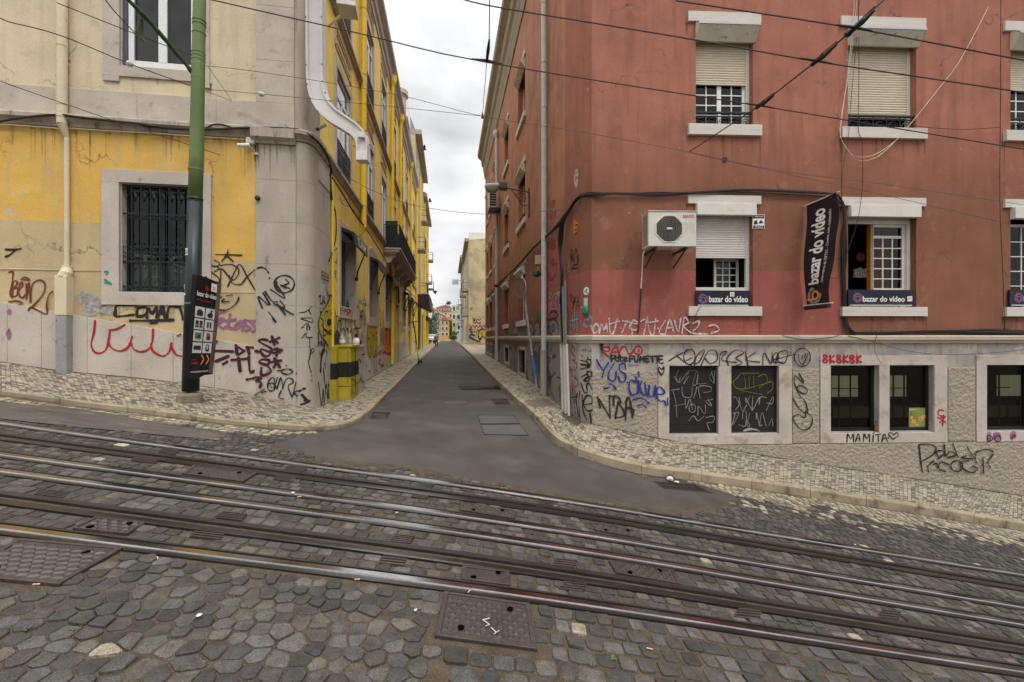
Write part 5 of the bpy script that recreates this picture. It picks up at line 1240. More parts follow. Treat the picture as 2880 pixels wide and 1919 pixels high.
def board(x0, x1, y0, y1, lab, lay):
    a = MR.uz(x0, y0, .06); b = MR.uz(x1, y1, .06); cz = MR.pt((a[0] + b[0]) / 2, b[1], .06); t = thing('shop_board', lab, 'sign', tuple(cz), 'navy shop boards in the windows')
    m = MB(); m.wb(MR, a[0], b[0], b[1], a[1], .02, .06); m.build('panel', M_navy, t, bevel=.003); m = MB(); m.wb(MR, a[0] + .03, b[0] - .06, b[1] + .004, b[1] + .022, .06, .075); m.wb(MR, a[0] + .3, a[0] + .33, b[1] - .03, b[1] + .01, .0, .05); m.wb(MR, b[0] - .3, b[0] - .27, b[1] - .03, b[1] + .01, .0, .05); m.build('bracket_rail', M_offw, t)
    up = Vector((0, 0, 1)); w = b[0] - a[0]; h = a[1] - b[1]; o = .0625
    if lay == 0:
        iris(t, MR.pt(a[0] + .15, b[1] + h * .45, o), MR.d, up, .105, M_lb, M_lr); text('bazar do vídeo', MR.pt(a[0] + .27, b[1] + .075, o + .002), MR.d, up, w - .33, .13, M_lw, t, bold=.02)
        m = MB(); m.wb(MR, a[0] + w * .62, a[0] + w * .62 + .09, a[1] - .125, a[1] - .035, .06, .064); q = m.build('number_plate', M_lw, t); text('35', MR.pt(a[0] + w * .62 + .012, a[1] - .105, .0655), MR.d, up, .066, .045, M_lr, t)
    else:
        iris(t, MR.pt(a[0] + .20, b[1] + h * .5, o), MR.d, up, .105, M_lb, M_lr); text('bazar do vídeo', MR.pt(a[0] + .31, b[1] + .085, o + .002), MR.d, up, w - .52, .12, M_lw, t, bold=.02)
        m = MB(); m.wb(MR, b[0] - .15, b[0] - .045, b[1] + .10, b[1] + .205, .06, .064); m.build('number_plate', M_lw, t); text('35', MR.pt(b[0] - .138, b[1] + .135, .0655), MR.d, up, .08, .045, M_lr, t)
        text('Uma marca da OPTEC - Cinema, som, multimédia', MR.pt(a[0] + .31, b[1] + .05, o + .002), MR.d, up, w - .52, .016, M_lg, t)
board(1958, 2111, 817, 861, 'navy shop board with a small 35 plate above its letters, left of the hanging banner', 0)
board(2386, 2571, 815, 861, 'navy shop board with a 35 plate at its right end, right of the hanging banner', 1)
board(2840, 2990, 815, 861, 'navy shop board cut by the right edge of the photo', 1)
# hanging vertical banner, perpendicular to the wall
ub = uo(2253); wv = Vector((0, 0, 1)); O_ = MR.pt(ub, 0, 0); n_ = MR.n
bt = thing('shop_banner', 'long black banner with upright white letters hanging out from the red wall between two windows', 'banner', tuple(MR.pt(ub, .7, .4)))
def bp_(s, zq):   # s 0 wall side .. 1 outer side; gentle cloth waves
    wob = .035 * math.sin(zq * 3.1 + s * 1.5) + .02 * math.sin(zq * 7 + s * 4) * s
    return MR.pt(ub + .05 + wob * (1 - .2 * s), zq, .06 + (.86 - .20 * max(0, min(1, (2.3 - zq) / 1.6)) * (1 if zq < 2.3 else 0)) * s)
zt0, zb_ = 2.76, .62; m = MB(); nz = 26; ns_ = 8
V = [bp_(j / ns_, zb_ + (zt0 - zb_) * i / nz) for i in range(nz + 1) for j in range(ns_ + 1)]
k = ns_ + 1
m.add(V, [(i * k + j, i * k + j + 1, (i + 1) * k + j + 1, (i + 1) * k + j) for i in range(nz) for j in range(ns_)]); m.build('cloth', M_ban, bt, smooth=True)
m = MB(); m.tube([MR.pt(ub + .05, zt0, 0), MR.pt(ub + .05, zt0, .95)], .012, 8); m.tube([MR.pt(ub + .05, zb_ + .05, 0), MR.pt(ub + .05, zb_ + .05, .8)], .012, 8); m.build('pole', M_offw, bt)
m = MB(); P = [bp_(j / ns_, zb_) for j in range(ns_ + 1)]; m.tube([p + Vector((-.02, 0, 0)) for p in P], .045, 8); m.build('rolled_hem', M_ban, bt)
def cloth_text(s, s0, s1, za, zb2, mm, bold=.015):
    vs, fs = txtmesh(s, bold); x0 = min(v.x for v in vs); x1 = max(v.x for v in vs); y0 = min(v.y for v in vs); y1 = max(v.y for v in vs); mb = MB()
    # letters read upward; letter height runs toward the wall-side
    mb.add([bp_(s1 - (v.y - y0) / (y1 - y0) * (s1 - s0), za + (v.x - x0) / (x1 - x0) * (zb2 - za)) - MR.d * .014 for v in vs], fs); return mb.build('lettering', mm, bt, fixn=False)
cloth_text('bazar do vídeo', .18, .62, 1.08, 2.58, M_lw, .03)
cloth_text('Uma marca da OPTEC - Cinema, som, multimédia', .70, .80, 1.10, 2.50, M_lw, .0)
ci = bp_(.4, .86) - MR.d * .014; iris(bt, ci, Vector((0, 0, 1)), n_ * -1, .19, M_lg, M_lo)
# air conditioner on the front
ac = thing('air_conditioner', 'white air conditioner with a round black fan on the red front wall', 'air conditioner', tuple(MR.pt(uo(1880), 1.7, .3)))
M_acw = mat('ac_cream', (.58, .55, .48), .45, .05, 3, dirt=(.40, .36, .28, .5), ds=5, dth=.62)
f_o = .66; a = MR.uz(1824, 594, f_o); b = MR.uz(1959, 694, f_o); ua, ub2, za, zb3 = a[0], b[0], b[1], a[1]
m = MB(); m.wb(MR, ua, ub2, za, zb3, .30, f_o); m.build('casing', M_acw, ac, bevel=.012)
m = MB(); m.wb(MR, ua - .012, ub2 + .006, zb3, zb3 + .012, .29, f_o + .012); m.build('lid', M_acw, ac)
uf = ua + (ub2 - ua) * .43; zf = (za + zb3) / 2 + .0; rf = (zb3 - za) * .375; RX = Matrix.Rotation(math.radians(90), 3, 'X'); CF = MR.pt(uf, zf, f_o)
m = MB()
V = []; 
for rr, oo in ((rf * 1.02, .004), (rf * 1.10, .010), (rf * 1.16, .004)):
    for q in range(8):
        an = math.radians(22.5 + 45 * q); V.append(MR.pt(uf + math.cos(an) * rr * 1.04, zf + math.sin(an) * rr, f_o + oo))
m.add(V, [(r_ * 8 + q, r_ * 8 + (q + 1) % 8, r_ * 8 + 8 + (q + 1) % 8, r_ * 8 + 8 + q) for r_ in (0, 1) for q in range(8)]); m.build('fan_ring', M_acw, ac)
m = MB(); m.add([MR.pt(uf + math.cos(math.radians(22.5 + 45 * q)) * rf * 1.05, zf + math.sin(math.radians(22.5 + 45 * q)) * rf, f_o + .003) for q in range(8)], [tuple(range(8))]); m.build('fan_opening', mat('fan_dark', (.035, .028, .024), .7), ac)
m = MB()
for q in range(1, 8): r_ = rf * q / 7.2; m.tube([MR.pt(uf + math.cos(t_ * .262) * r_, zf + math.sin(t_ * .262) * r_, f_o + .012) for t_ in range(25)], .003, 4)
for q in range(-9, 10): x_ = q * rf / 9.5; h_ = math.sqrt(max(0, rf * rf - x_ * x_)); m.tube([MR.pt(uf + x_, zf - h_, f_o + .012), MR.pt(uf + x_, zf + h_, f_o + .012)], .0022, 4)
m.build('fan_guard', mat('guard_grey', (.22, .20, .18), .5), ac)
m = MB(); m.wb(MR, uf - .055, uf + .055, zf - .018, zf + .022, f_o + .012, f_o + .022); m.build('fan_badge', M_acw, ac, bevel=.01)
m = MB()
for q in range(5):
    for r_ in range(2): pass
for q in range(18): zq = za + .05 + q * (zb3 - za - .1) / 17; m.wb(MR, ua - .004, ua + .002, zq - .007, zq + .007, .34, f_o - .05)
m.build('side_vent', M_black, ac)
m = MB()
for q in range(6): zq = zf + .12 - q * .035; m.wb(MR, ub2 - .27, ub2 - .04, zq, zq + .006, f_o, f_o + .003)
m.build('pressed_ribs', M_acw, ac)
text('SANYO', MR.pt(ub2 - .27, zb3 - .13, f_o + .003), MR.d, Vector((0, 0, 1)), .225, .065, M_lr, ac, bold=.03)
m = MB()
for u in (ua + .16, ub2 - .18): m.wb(MR, u - .02, u + .02, za - .045, za - .005, 0, f_o - .02); m.tube([MR.pt(u, za - .04, f_o - .08), MR.pt(u, za - .30, .01)], .016, 6)
m.build('bracket', M_iron, ac)
m = MB(); H = [(1813, 703, .35), (1808, 720, .3), (1805, 780, .04)]; m.tube([MR.pt(*MR.uz(x, y, o), o) for x, y, o in H] + [MR.pt(*MR.uz(1803, 812, .03), .03)], .014, 7); m.build('drain_hose', M_offw, ac)
m = MB(); m.tube([MR.pt(*MR.uz(x, y, .03), .03) for x, y in ((1803, 812), (1801, 850), (1797, 900), (1794, 938))], .013, 7); m.build('black_hose', M_cab, ac)
# small signs and stickers on the right wall
a = MR.uz(2117, 603, .02); b = MR.uz(2151, 644, .02); t_ = thing('alarm_sign', 'small black and white alarm sign right of the shuttered window', 'sign', tuple(MR.pt(b[0], b[1], 0))); m = MB(); m.wb(MR, a[0], b[0], b[1], a[1], 0, .015); m.build('plate', M_lw, t_, bevel=.004)
w_ = b[0] - a[0]; h_ = a[1] - b[1]; m = MB(); m.wb(MR, a[0] + .012, b[0] - .012, a[1] - h_ * .28, a[1] - .01, .015, .017); m.wb(MR, a[0] + .012, b[0] - .012, b[1] + .01, b[1] + h_ * .22, .015, .017)
m.add([MR.pt(a[0] + w_ * fx, b[1] + h_ * fy, .0175) for fx, fy in ((.12, .28), (.45, .34), (.32, .62), (.12, .50))], [(0, 1, 2, 3)]); m.add([MR.pt(a[0] + w_ * fx, b[1] + h_ * fy, .0175) for fx, fy in ((.5, .35), (.9, .42), (.7, .62), (.55, .5))], [(0, 1, 2, 3)]); m.build('print', M_black, t_)
text('ALARME LIGADO', MR.pt(a[0] + .02, a[1] - h_ * .2, .018), MR.d, Vector((0, 0, 1)), w_ * .8, h_ * .1, M_lw, t_); text('PROSEGUR', MR.pt(a[0] + w_ * .2, b[1] + h_ * .07, .018), MR.d, Vector((0, 0, 1)), w_ * .65, h_ * .1, M_lw, t_)
m = MB(); c = MR.uz(2038, 449); m.lathe(MR.pt(c[0], c[1], .008), [(.052, -.01), (.052, .006)], 14, R=RX)
for q in range(-3, 4): m.wb(MR, c[0] - .045, c[0] + .045, c[1] + q * .013 - .003, c[1] + q * .013 + .003, .014, .018)
m.build('wall_vent', mat('vent_brown', (.10, .055, .04), .7), RB)
# chamfer stickers and the small green mask
CH = Wall((VC1.x, VC1.y), (VC2.x - VC1.x, VC2.y - VC1.y)); CH0 = Wall((VC0.x, VC0.y), (VC1.x - VC0.x, VC1.y - VC0.y))
m = MB(); c = CH.uz(1649, 819); m.lathe(CH.pt(c[0], c[1], .004), [(.085, -.004), (.085, .002)], 20, R=Matrix.Rotation(math.atan2(CH.d.y, CH.d.x), 3, 'Z') @ RX); so = m.build('round_sticker', M_lw, RB)
m = MB()
for k in range(3): aa = k * 2.09 + .5; m.add([CH.pt(c[0], c[1], .009)] + [CH.pt(c[0] + math.cos(aa + t) * .05, c[1] + math.sin(aa + t) * .05, .009) for t in (0, .35, .7, 1.05)], [(0, 1, 2, 3, 4)])
m.build('sticker_print', mat('plum_print', (.16, .02, .10), .6), so, fixn=False)
m = MB(); a = CH.uz(1642, 839); b = CH.uz(1653, 860); m.wb(CH, a[0], b[0], b[1], a[1], 0, .004); m.build('square_sticker', mat('grey_sticker', (.45, .50, .48), .6, .5, 40), RB)
mc = CH.uz(1648, 875); m = MB(); b_ = bmesh.new(); bmesh.ops.create_icosphere(b_, subdivisions=4, radius=1)
V = []
for v in b_.verts:
    x, y, zq = v.co; f = .045
    h = max(0, y); face = .0
    def gs(cx, cz, sx, sz, a): return a * math.exp(-((x - cx) / sx) ** 2 - ((zq - cz) / sz) ** 2)
    face = gs(0, -.02, .12, .28, .45) + gs(0, -.42, .28, .10, .18) - gs(-.33, .15, .2, .12, .25) - gs(.33, .15, .2, .12, .25) + gs(0, .35, .6, .1, .12) - gs(0, -.46, .2, .025, .2)
    V.append(CH.pt(mc[0] + x * .085 * (1 - .15 * max(0, -zq)), mc[1] + zq * .13, max(.0, h * .07 + face * .05 * (1 if y > 0 else 0))))
m.add(V, [tuple(v.index for v in f.verts) for f in b_.faces]); b_.free(); tag(m.build('wall_mask', mat('green_mask', (.02, .16, .09), .5, .3, 12), smooth=True), 'small green sculpted face mask stuck on the pink corner', 'mask')
# ---- side street front of the right building
C_SRB = (.42, .175, .098)
M_srw = zones('red_side_render', C_SRB, [((.29, .125, .070), [zdir(3.3, -1)], .5), (C_PNK, [zdir(1.2, -1), ((0, -1, 0), -24.5)]), (C_PNK, [zdir(2.45, -1), ((0, -1, 0), -11.7)]), ((.20, .19, .175), [zdir(.42, -1), ((0, -1, 0), -21)])], bump=.003, bs=30, streak=(.13, .065, .045, .5), wobble=.06, blots=(((.17, .075, .05), 1.0, .5, .2, .6), ((.38, .2, .15), 3, .64, .06, .4)), cracks=.5)
sr = lambda Y: SR.atY(Y)
scol = [(15.3, 16.75), (19.5, 20.9), (23.9, 25.2), (26.9, 28.2), (29.3, 30.3)]
HSR = [(sr(a), sr(b), zq, zq + 1.95, .25) for a, b in scol for zq in (.62, 4.2, 7.9)]
m = MB(); wall_holes(m, SR, 0, sr(31.7), LZ0 + .02, 12, HSR); m.build('side_wall', M_srw, RB)
hb = [(15.2, 16.6, -1.30, -.45), (19.4, 20.8, -1.12, -.45), (23.9, 25.0, -1.05, -.45), (26.9, 27.9, -1.0, -.45), (29.3, 30.2, -1.0, -.45)]
m = MB(); wall_holes(m, SR, 0, sr(31.7), -4, LZ0 + .02, [(sr(a), sr(b), c, d, .2) for a, b, c, d in hb]); m.build('side_base', mat('grey_painted_base', (.21, .195, .175), .9, .12, 2, .006, 40, dirt=(.33, .30, .25, .8), ds=1.2, dth=.56), RB)
for a, b, c, d in hb:
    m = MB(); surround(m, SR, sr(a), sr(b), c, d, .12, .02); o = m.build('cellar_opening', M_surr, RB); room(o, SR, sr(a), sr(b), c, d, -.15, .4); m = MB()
    for i in range(1, 6): u = sr(a) + (sr(b) - sr(a)) * i / 6; wtube(m, SR, [(u, c), (u, d)], -.05, .01, 4)
    m.build('cellar_bars', M_iron, o)
for i, (a, b) in enumerate(scol):
    for k, zq in enumerate((.62, 4.2, 7.9)):
        ua, ub = sr(a), sr(b); m = MB(); m.wb(SR, ua - .2, ub + .2, zq + 1.95, zq + 2.15, -.02, .05); wo = m.build('window', M_linte, RB); m = MB(); m.wb(SR, ua - .2, ub + .2, zq - .20, zq - .003, -.02, .08); m.build('sill', M_linte, wo)
        m = MB(); pr = [(.055, zq + 1.94), (.16, zq + 1.85), (.18, zq + 1.78), (.02, zq + 1.62), (-.02, zq + 1.62), (-.02, zq + 1.94)]; m.prism([SR.pt(ua - .02, y_, o) for o, y_ in pr], SR.d * (ub - ua + .04)); m.build('shutter_box', M_box_old, wo)
        f = MB()
        for p, q, r_, s_ in ((ua, ua + .07, zq, zq + 1.62), (ub - .07, ub, zq, zq + 1.62), ((ua + ub) / 2 - .04, (ua + ub) / 2 + .04, zq, zq + 1.62), (ua, ub, zq, zq + .07)): f.wb(SR, p, q, r_, s_, -.24, -.18)
        f.build('frame', M_offw, wo); m = MB(); m.quad(*[SR.pt(u, y_, -.215) for u, y_ in ((ua, zq), (ub, zq), (ub, zq + 1.95), (ua, zq + 1.95))])
        if k == 0 and i < 2:
            m.build('pane', mat('dark_board', (.07, .065, .06), .6), wo); m = MB()
            for r_ in range(3):
                for q in range(3): m.wb(SR, ua + .22 + q * .35, ua + .50 + q * .35, zq + .35 + r_ * .32, zq + .62 + r_ * .32, -.214, -.21)
            m.build('board_pictures', M_lw, wo)
        else: m.build('pane', mat('side_glass', (.05, .05, .05), .08, 0, 1, spec=.8), wo)
        if k: wgrille(wo, SR, ua + .01, ub - .01, zq, zq + .3, -.05, 'railing', .16)
m = MB(); cornice(m, [SR.pt(sr(31.9), 0), SR.pt(sr(20), 0), VC0, VC1, VC2, MR.pt(8, 0), MR.pt(16, 0)], [(-.02, 11.6), (.04, 11.6), (.07, 11.75), (.10, 12.0), (.12, 12.05), (.16, 12.4), (.26, 12.55), (.30, 12.9), (.52, 13.1), (.56, 13.3), (.50, 13.35), (-.02, 13.35)]); m.build('eaves_cornice', mat('eaves_stone', (.30, .25, .17), .85, .2, 2, .002, 40, dirt=(.10, .085, .055, .8), ds=2, dth=.55), RB)
m = MB(); P0_ = [SR.pt(sr(31.8), 13.36, .35), SR.pt(0, 13.36, .35), MR.pt(16, 13.36, .35)]; n_t = 120
for k in range(n_t):
    p = P0_[0].lerp(P0_[1], k / n_t); m.box(p + Vector((0, 0, .14)), (.03, .08, .14)); 
    p2 = P0_[0].lerp(P0_[1], (k + .5) / n_t); m.box(p2 + Vector((0, 0, .24)), (.035, .1, .025)); m.box(p2 + Vector((0, 0, .02)), (.035, .1, .02))
m.build('parapet_lattice', mat('terracotta_lattice', (.34, .27, .19), .8), RB)
m = MB(); m.add([SR.pt(sr(31.7), 13.3, -.1), SR.pt(0, 13.3, -.1), MR.pt(0, 13.3, -.1), MR.pt(16, 13.3, -.1), MR.pt(16, 13.3, -14), SR.pt(sr(31.7), 13.3, -14)], [(0, 1, 2, 3, 4, 5)]); m.build('roof', MATS['roof_tile'], RB)
m = MB(); q = SR.pt(sr(31.7), 0, 0); m.add([SR.pt(sr(31.7), zz, o) for zz, o in ((-4, 0), (13.3, 0), (13.3, -14), (-4, -14))], [(0, 1, 2, 3)]); m.build('end_wall', M_srw, RB)
# rain pipes
M_gp = mat('pale_grey_pipe', (.50, .49, .46), .5, .08, 4, dirt=(.25, .23, .2, .6), ds=4, dth=.6)
m = MB(); up_ = SR.uz(1531, 700, .1)[0]; zl_ = zst(SR, 1531, 1108, .1); m.tube([SR.pt(up_, -.35, .11), SR.pt(up_, 11.7, .11)], .075, 12)
for k in (.2, 1.9, 3.1, 4.6, 6.2, 7.4, 9): m.tube([SR.pt(up_, k, .11), SR.pt(up_, k + .04, .11)], .085, 12)
o = m.build('rain_pipe', M_gp, RB); m = MB(); m.tube([SR.pt(up_, -2, .11), SR.pt(up_, -.35, .11)], .095, 12); m.tube([SR.pt(up_, -.38, .11), SR.pt(up_, -.32, .11)], .105, 12); m.build('pipe_foot', mat('beige_pipe', (.34, .31, .26), .6, .1, 3), o)
m = MB(); m.tube([SR.pt(sr(23.2), -1.3, .12), SR.pt(sr(23.2), 10.8, .12)], .085, 10); m.lathe(SR.pt(sr(23.2), 10.8, .12), [(.09, -.2), (.2, 0), (.2, .2)], 4); m.build('rain_pipe', M_gp, RB)
# ---- wall lamp over the side street
uL = ust(SR, 1490); Lt = thing('street_lamp', 'grey wall lamp on a scrolled iron arm over the side street', 'street lamp', tuple(SR.pt(uL, 4.2, .1)))
zA = zst(SR, 1490, 541); hd = Vector(((1392 - CX) / F, 1, (CY - 527) / F)) * 14.6
m = MB(); base_ = SR.pt(uL, zA, .04); tip = hd + Vector((.35, 0, -.02)); m.tube([base_, tip], .022, 8); m.tube([SR.pt(uL, zA + .15, .03), SR.pt(uL, zA - .85, .03)], .02, 8)
mid = base_.lerp(tip, .75); lo_ = SR.pt(uL, zA - .45, .25); m.tube(catmull([tuple(mid), tuple(base_.lerp(tip, .45) + Vector((0, 0, -.28))), tuple(lo_), tuple(SR.pt(uL, zA - .42, .05))], 6), .016, 6)
for i in range(1):
    P = []; cc = SR.pt(uL, zA - .2, .27); dd = (tip - base_).normalized()
    for q in range(26): a_ = q / 25 * 9; rr = .2 * (1 - q / 28); P.append(cc + dd * math.cos(a_) * rr + Vector((0, 0, math.sin(a_) * rr)))
    m.tube(P, .012, 5)
m.build('arm', M_iron, Lt)
m = MB(); ax = Vector((-1, .05, .03)).normalized(); pr = [(-.36, .05), (-.34, .10), (-.1, .14), (.15, .13), (.28, .11), (.34, .09)]
V = []; n = 12
for s_, r_ in pr:
    for q in range(n):
        a_ = math.pi * q / (n - 1); V.append(hd + ax * s_ + Vector((0, 1, 0)) * math.cos(a_) * r_ * 1.15 + Vector((0, 0, 1)) * math.sin(a_) * r_)
m.add(V, [(i * n + q, i * n + q + 1, (i + 1) * n + q + 1, (i + 1) * n + q) for i in range(5) for q in range(n - 1)] + [tuple(range(n)), tuple(5 * n + q for q in range(n))] + [(i * n, i * n + n - 1, (i + 1) * n + n - 1, (i + 1) * n) for i in range(5)]); m.build('lamp_head', mat('lamp_grey', (.33, .33, .33), .4), Lt)
m = MB(); m.box(hd - ax * .28 + Vector((0, 0, .03)), (.13, .15, .10)); m.build('gear_box', mat('gear_dark', (.07, .075, .08), .5), Lt, bevel=.01)
m = MB(); V = []
for s_, r_ in [(-.1, .10), (.0, .17), (.15, .20), (.27, .16), (.33, .06)]:
    for q in range(n): a_ = math.pi + math.pi * q / (n - 1); V.append(hd + ax * s_ + Vector((0, 1, 0)) * math.cos(a_) * .14 + Vector((0, 0, 1)) * (math.sin(a_) * r_ - .001))
m.add(V, [(i * n + q, i * n + q + 1, (i + 1) * n + q + 1, (i + 1) * n + q) for i in range(4) for q in range(n - 1)]); m.build('lamp_bowl', mat('lamp_bowl', (.34, .30, .17), .25, .1, 5), Lt, smooth=True)
# small flood lamp + camera on side wall, far AC
a = SR.uz(1517, 733, .15); t_ = thing('flood_lamp', 'beige box lamp on the side wall left of the thick rain pipe', 'wall lamp', tuple(SR.pt(a[0], a[1], 0))); m = MB(); c = SR.pt(a[0], a[1], .16); m.box(c, (.11, .12, .13)); m.build('housing', mat('beige_box', (.40, .31, .18), .6), t_, bevel=.01); m = MB(); m.tube([SR.pt(a[0], a[1] - .1, .14), SR.pt(a[0], a[1] - .5, .02)], .015, 5); c2_ = SR.pt(a[0], a[1] - .38, .22); m.lathe(c2_, [(.03, -.08), (.13, -.04), (.10, .06), (.02, .1)], 8); m.build('bracket', M_iron, t_)
a = SR.uz(1385, 566, .4); t_ = thing('air_conditioner', 'old air conditioner high on the far end of the red side wall', 'air conditioner', tuple(SR.pt(a[0], a[1], 0))); m = MB(); c = SR.pt(a[0], a[1], .42); m.wb(SR, a[0] - .42, a[0] + .42, a[1] - .45, a[1] + .45, .22, .62); m.build('casing', M_acw, t_, bevel=.02); m = MB(); m.wb(SR, a[0] - .5, a[0] + .5, a[1] - .56, a[1] - .47, .0, .6); m.build('bracket', M_iron, t_)
m = MB()
for q in range(6): m.wb(SR, a[0] - .46, a[0] - .42, a[1] - .35 + q * .13, a[1] - .29 + q * .13, .26, .58)
m.build('side_vent', M_dark, t_)
a = SR.uz(1398, 803, .2); t_ = thing('security_camera', 'small dark security camera on the red side wall by the far rain pipe', 'camera', tuple(SR.pt(a[0], a[1], 0))); m = MB(); m.box(SR.pt(a[0], a[1], .25), (.09, .2, .07), Matrix.Rotation(.3, 3, 'X')); m.build('body', M_iron, t_, bevel=.02); m = MB(); m.tube([SR.pt(a[0], a[1] - .1, 0), SR.pt(a[0], a[1], .2)], .02, 5); m.build('bracket', M_iron, t_)
# bent sign post leaning at the side wall
bs = pv(1512, 1105, 'R'); q1 = Vector(((1483 - CX) / F, 1, (CY - 897) / F)) * (bs.y + .25); q2 = Vector(((1468 - CX) / F, 1, (CY - 772) / F)) * (bs.y + .35)
t_ = thing('bent_sign_post', 'bent grey sign post covered in stickers leaning by the striped side wall', 'sign post', tuple(bs)); m = MB(); m.tube([bs, bs.lerp(q1, .5) + Vector((.0, 0, 0)), q1, q2], .032, 10); m.build('post', mat('post_grey', (.26, .25, .24), .5, .3, 12), t_)
m = MB(); m.tube([bs.lerp(q1, .22), bs.lerp(q1, .50)], .036, 10); m.build('blue_wrap', mat('blue_wrap', (.03, .16, .38), .5), t_)
m = MB(); Rz = Matrix.Rotation(math.radians(-66), 3, 'Z') @ RX; m.lathe(q2.lerp(q1, .32) + Vector((-.06, -.05, 0)), [(.28, -.01), (.285, 0), (.28, .01)], 26, R=Rz); m.build('sign_disc', mat('sign_back', (.16, .10, .08), .6, .2, 5), t_)
m = MB(); m.tube([q2.lerp(q1, .32) + Vector((-.06, -.05, 0)) + Rz @ Vector((math.cos(a_ * .2617) * .285, math.sin(a_ * .2617) * .285, 0)) for a_ in range(25)], .008, 5); m.build('sign_rim', M_gp, t_)
# ================================================================== GREEN POLE, SIGN
def ray(x, y, Y): return Vector(((x - CX) / F * Y, Y, (CY - y) / F * Y))
PB = pv(534, 1128, 'L'); PY = PB.y
pole = thing('green_pole', 'tall green steel pole with a dark sleeve and concrete foot on the left pavement', 'pole', tuple(PB))
def pc(x, y): return ray(x, y, PY)
M_pg = mat('pole_green', (.12, .17, .06), .5, .2, 2.5, .0015, 40, dirt=(.15, .105, .04, .7), ds=5, dth=.57, stretch=(1, 1, .5)); M_pd = mat('pole_dark_green', (.012, .022, .020), .35, .25, 3, .0015, 20, dirt=(.035, .045, .03, .6), ds=5, dth=.6)
s_ = PY / F * .82
m = MB(); m.tube([pc(536, 1100), pc(549, 570)], [25.5 * s_, 22.5 * s_], 28)
m.lathe(pc(549, 560), [(22.5 * s_, -.03), (23.2 * s_, -.01), (23.4 * s_, .02)], 28); m.build('sleeve', M_pd, pole, smooth=True)
m = MB(); m.tube([pc(548.5, 590), pc(553, 430), pc(561, 20), pc(566, -220)], [21.5 * s_, 21 * s_, 18.8 * s_, 18 * s_], 28); sh = m.build('shaft', M_pg, pole, smooth=True)
m = MB()
for y in (95, 150, 160, 170, 222, 236, 60, 70, 430):
    x = 549 + (570 - y) * .0225; m.tube([pc(x, y + 1.6), pc(x, y - 1.6)], 20.6 * s_, 24)
x = 549 + (570 - 478) * .0225; m.tube([pc(x, 481), pc(x, 475)], 22.6 * s_, 24); m.build('clamp_band', MATS.get('pole_green'), pole)
m = MB(); m.lathe(PB + Vector((0, 0, 0)), [(38 * s_, -.12), (38.5 * s_, .02), (37 * s_, .10), (31 * s_, .135), (24 * s_, .14)], 28); m.build('concrete_foot', mat('foot_concrete', (.20, .175, .12), .95, .3, 5, .012, 40), pole)
m = MB(); Rp = Matrix.Rotation(math.radians(-8), 3, 'Z')
def sleeve_patch(y0, y1, a0, a1, mm, nm, r=25.4):
    m = MB(); xm = 536 + (1100 - (y0 + y1) / 2) * .0245; c0 = pc(xm, y1); c1 = pc(xm, y0); n = 6; V = []
    for cc in (c0, c1):
        for i in range(n + 1): a_ = math.radians(a0 + (a1 - a0) * i / n); V.append(cc + Vector((math.sin(a_) * r * s_, -math.cos(a_) * r * s_, 0)))
    m.add(V, [(i, i + 1, n + 1 + i + 1, n + 1 + i) for i in range(n)]); return m.build(nm, mm, pole, fixn=False)
sleeve_patch(702, 721, -62, -10, M_lw, 'sticker', 23.9); sleeve_patch(706, 717, -58, -14, M_black, 'sticker_print', 24.05)
sleeve_patch(802, 815, -90, -35, M_lw, 'sticker', 24.6); sleeve_patch(826, 832, -90, -20, M_lw, 'sticker', 24.6); sleeve_patch(852, 856, -90, 90, M_lg, 'cable_tie', 24.9)
vs, fs = txtmesh('PEACE', .03); x0 = min(v.x for v in vs); x1 = max(v.x for v in vs); y0 = min(v.y for v in vs); y1 = max(v.y for v in vs); mm_ = MB(); cx_ = pc(536 + (1100 - 711) * .0245, 711)
mm_.add([cx_ + Vector((math.sin(math.radians(-55 + 40 * (v.x - x0) / (x1 - x0))) * 24.2 * s_, -math.cos(math.radians(-55 + 40 * (v.x - x0) / (x1 - x0))) * 24.2 * s_, (-.5 + (v.y - y0) / (y1 - y0)) * .042)) for v in vs], fs); mm_.build('sticker_lettering', M_lw, pole, fixn=False)
# slanted bracing arm wrapped in green tape
AR = [ray(545, 208, PY - .02), ray(480, 130, PY - .3), ray(420, 60, PY - .6), ray(385, 24, PY - .75), ray(330, -30, PY - 1.0)]
m = MB(); Rr = random.Random(2); pts = []; rr = []
for a, b in zip(AR, AR[1:]):
    for k in range(6): pts.append(a.lerp(b, k / 6)); rr.append((6 + Rr.uniform(-.8, 2.6)) * s_)
pts.append(AR[-1]); rr.append(7 * s_); M_arm = mat('arm_green', (.030, .060, .022), .5, .5, 9, .003, 40)
m.tube(pts, rr, 10); m.build('stay_arm', M_arm, pole)
m = MB(); m.tube([ray(397, 55, PY - .62), ray(394, 85, PY - .6), ray(400, 110, PY - .6), ray(410, 124, PY - .6)], [.03, .045, .028, .004], 7); m.build('peeling_strip', M_arm, pole)
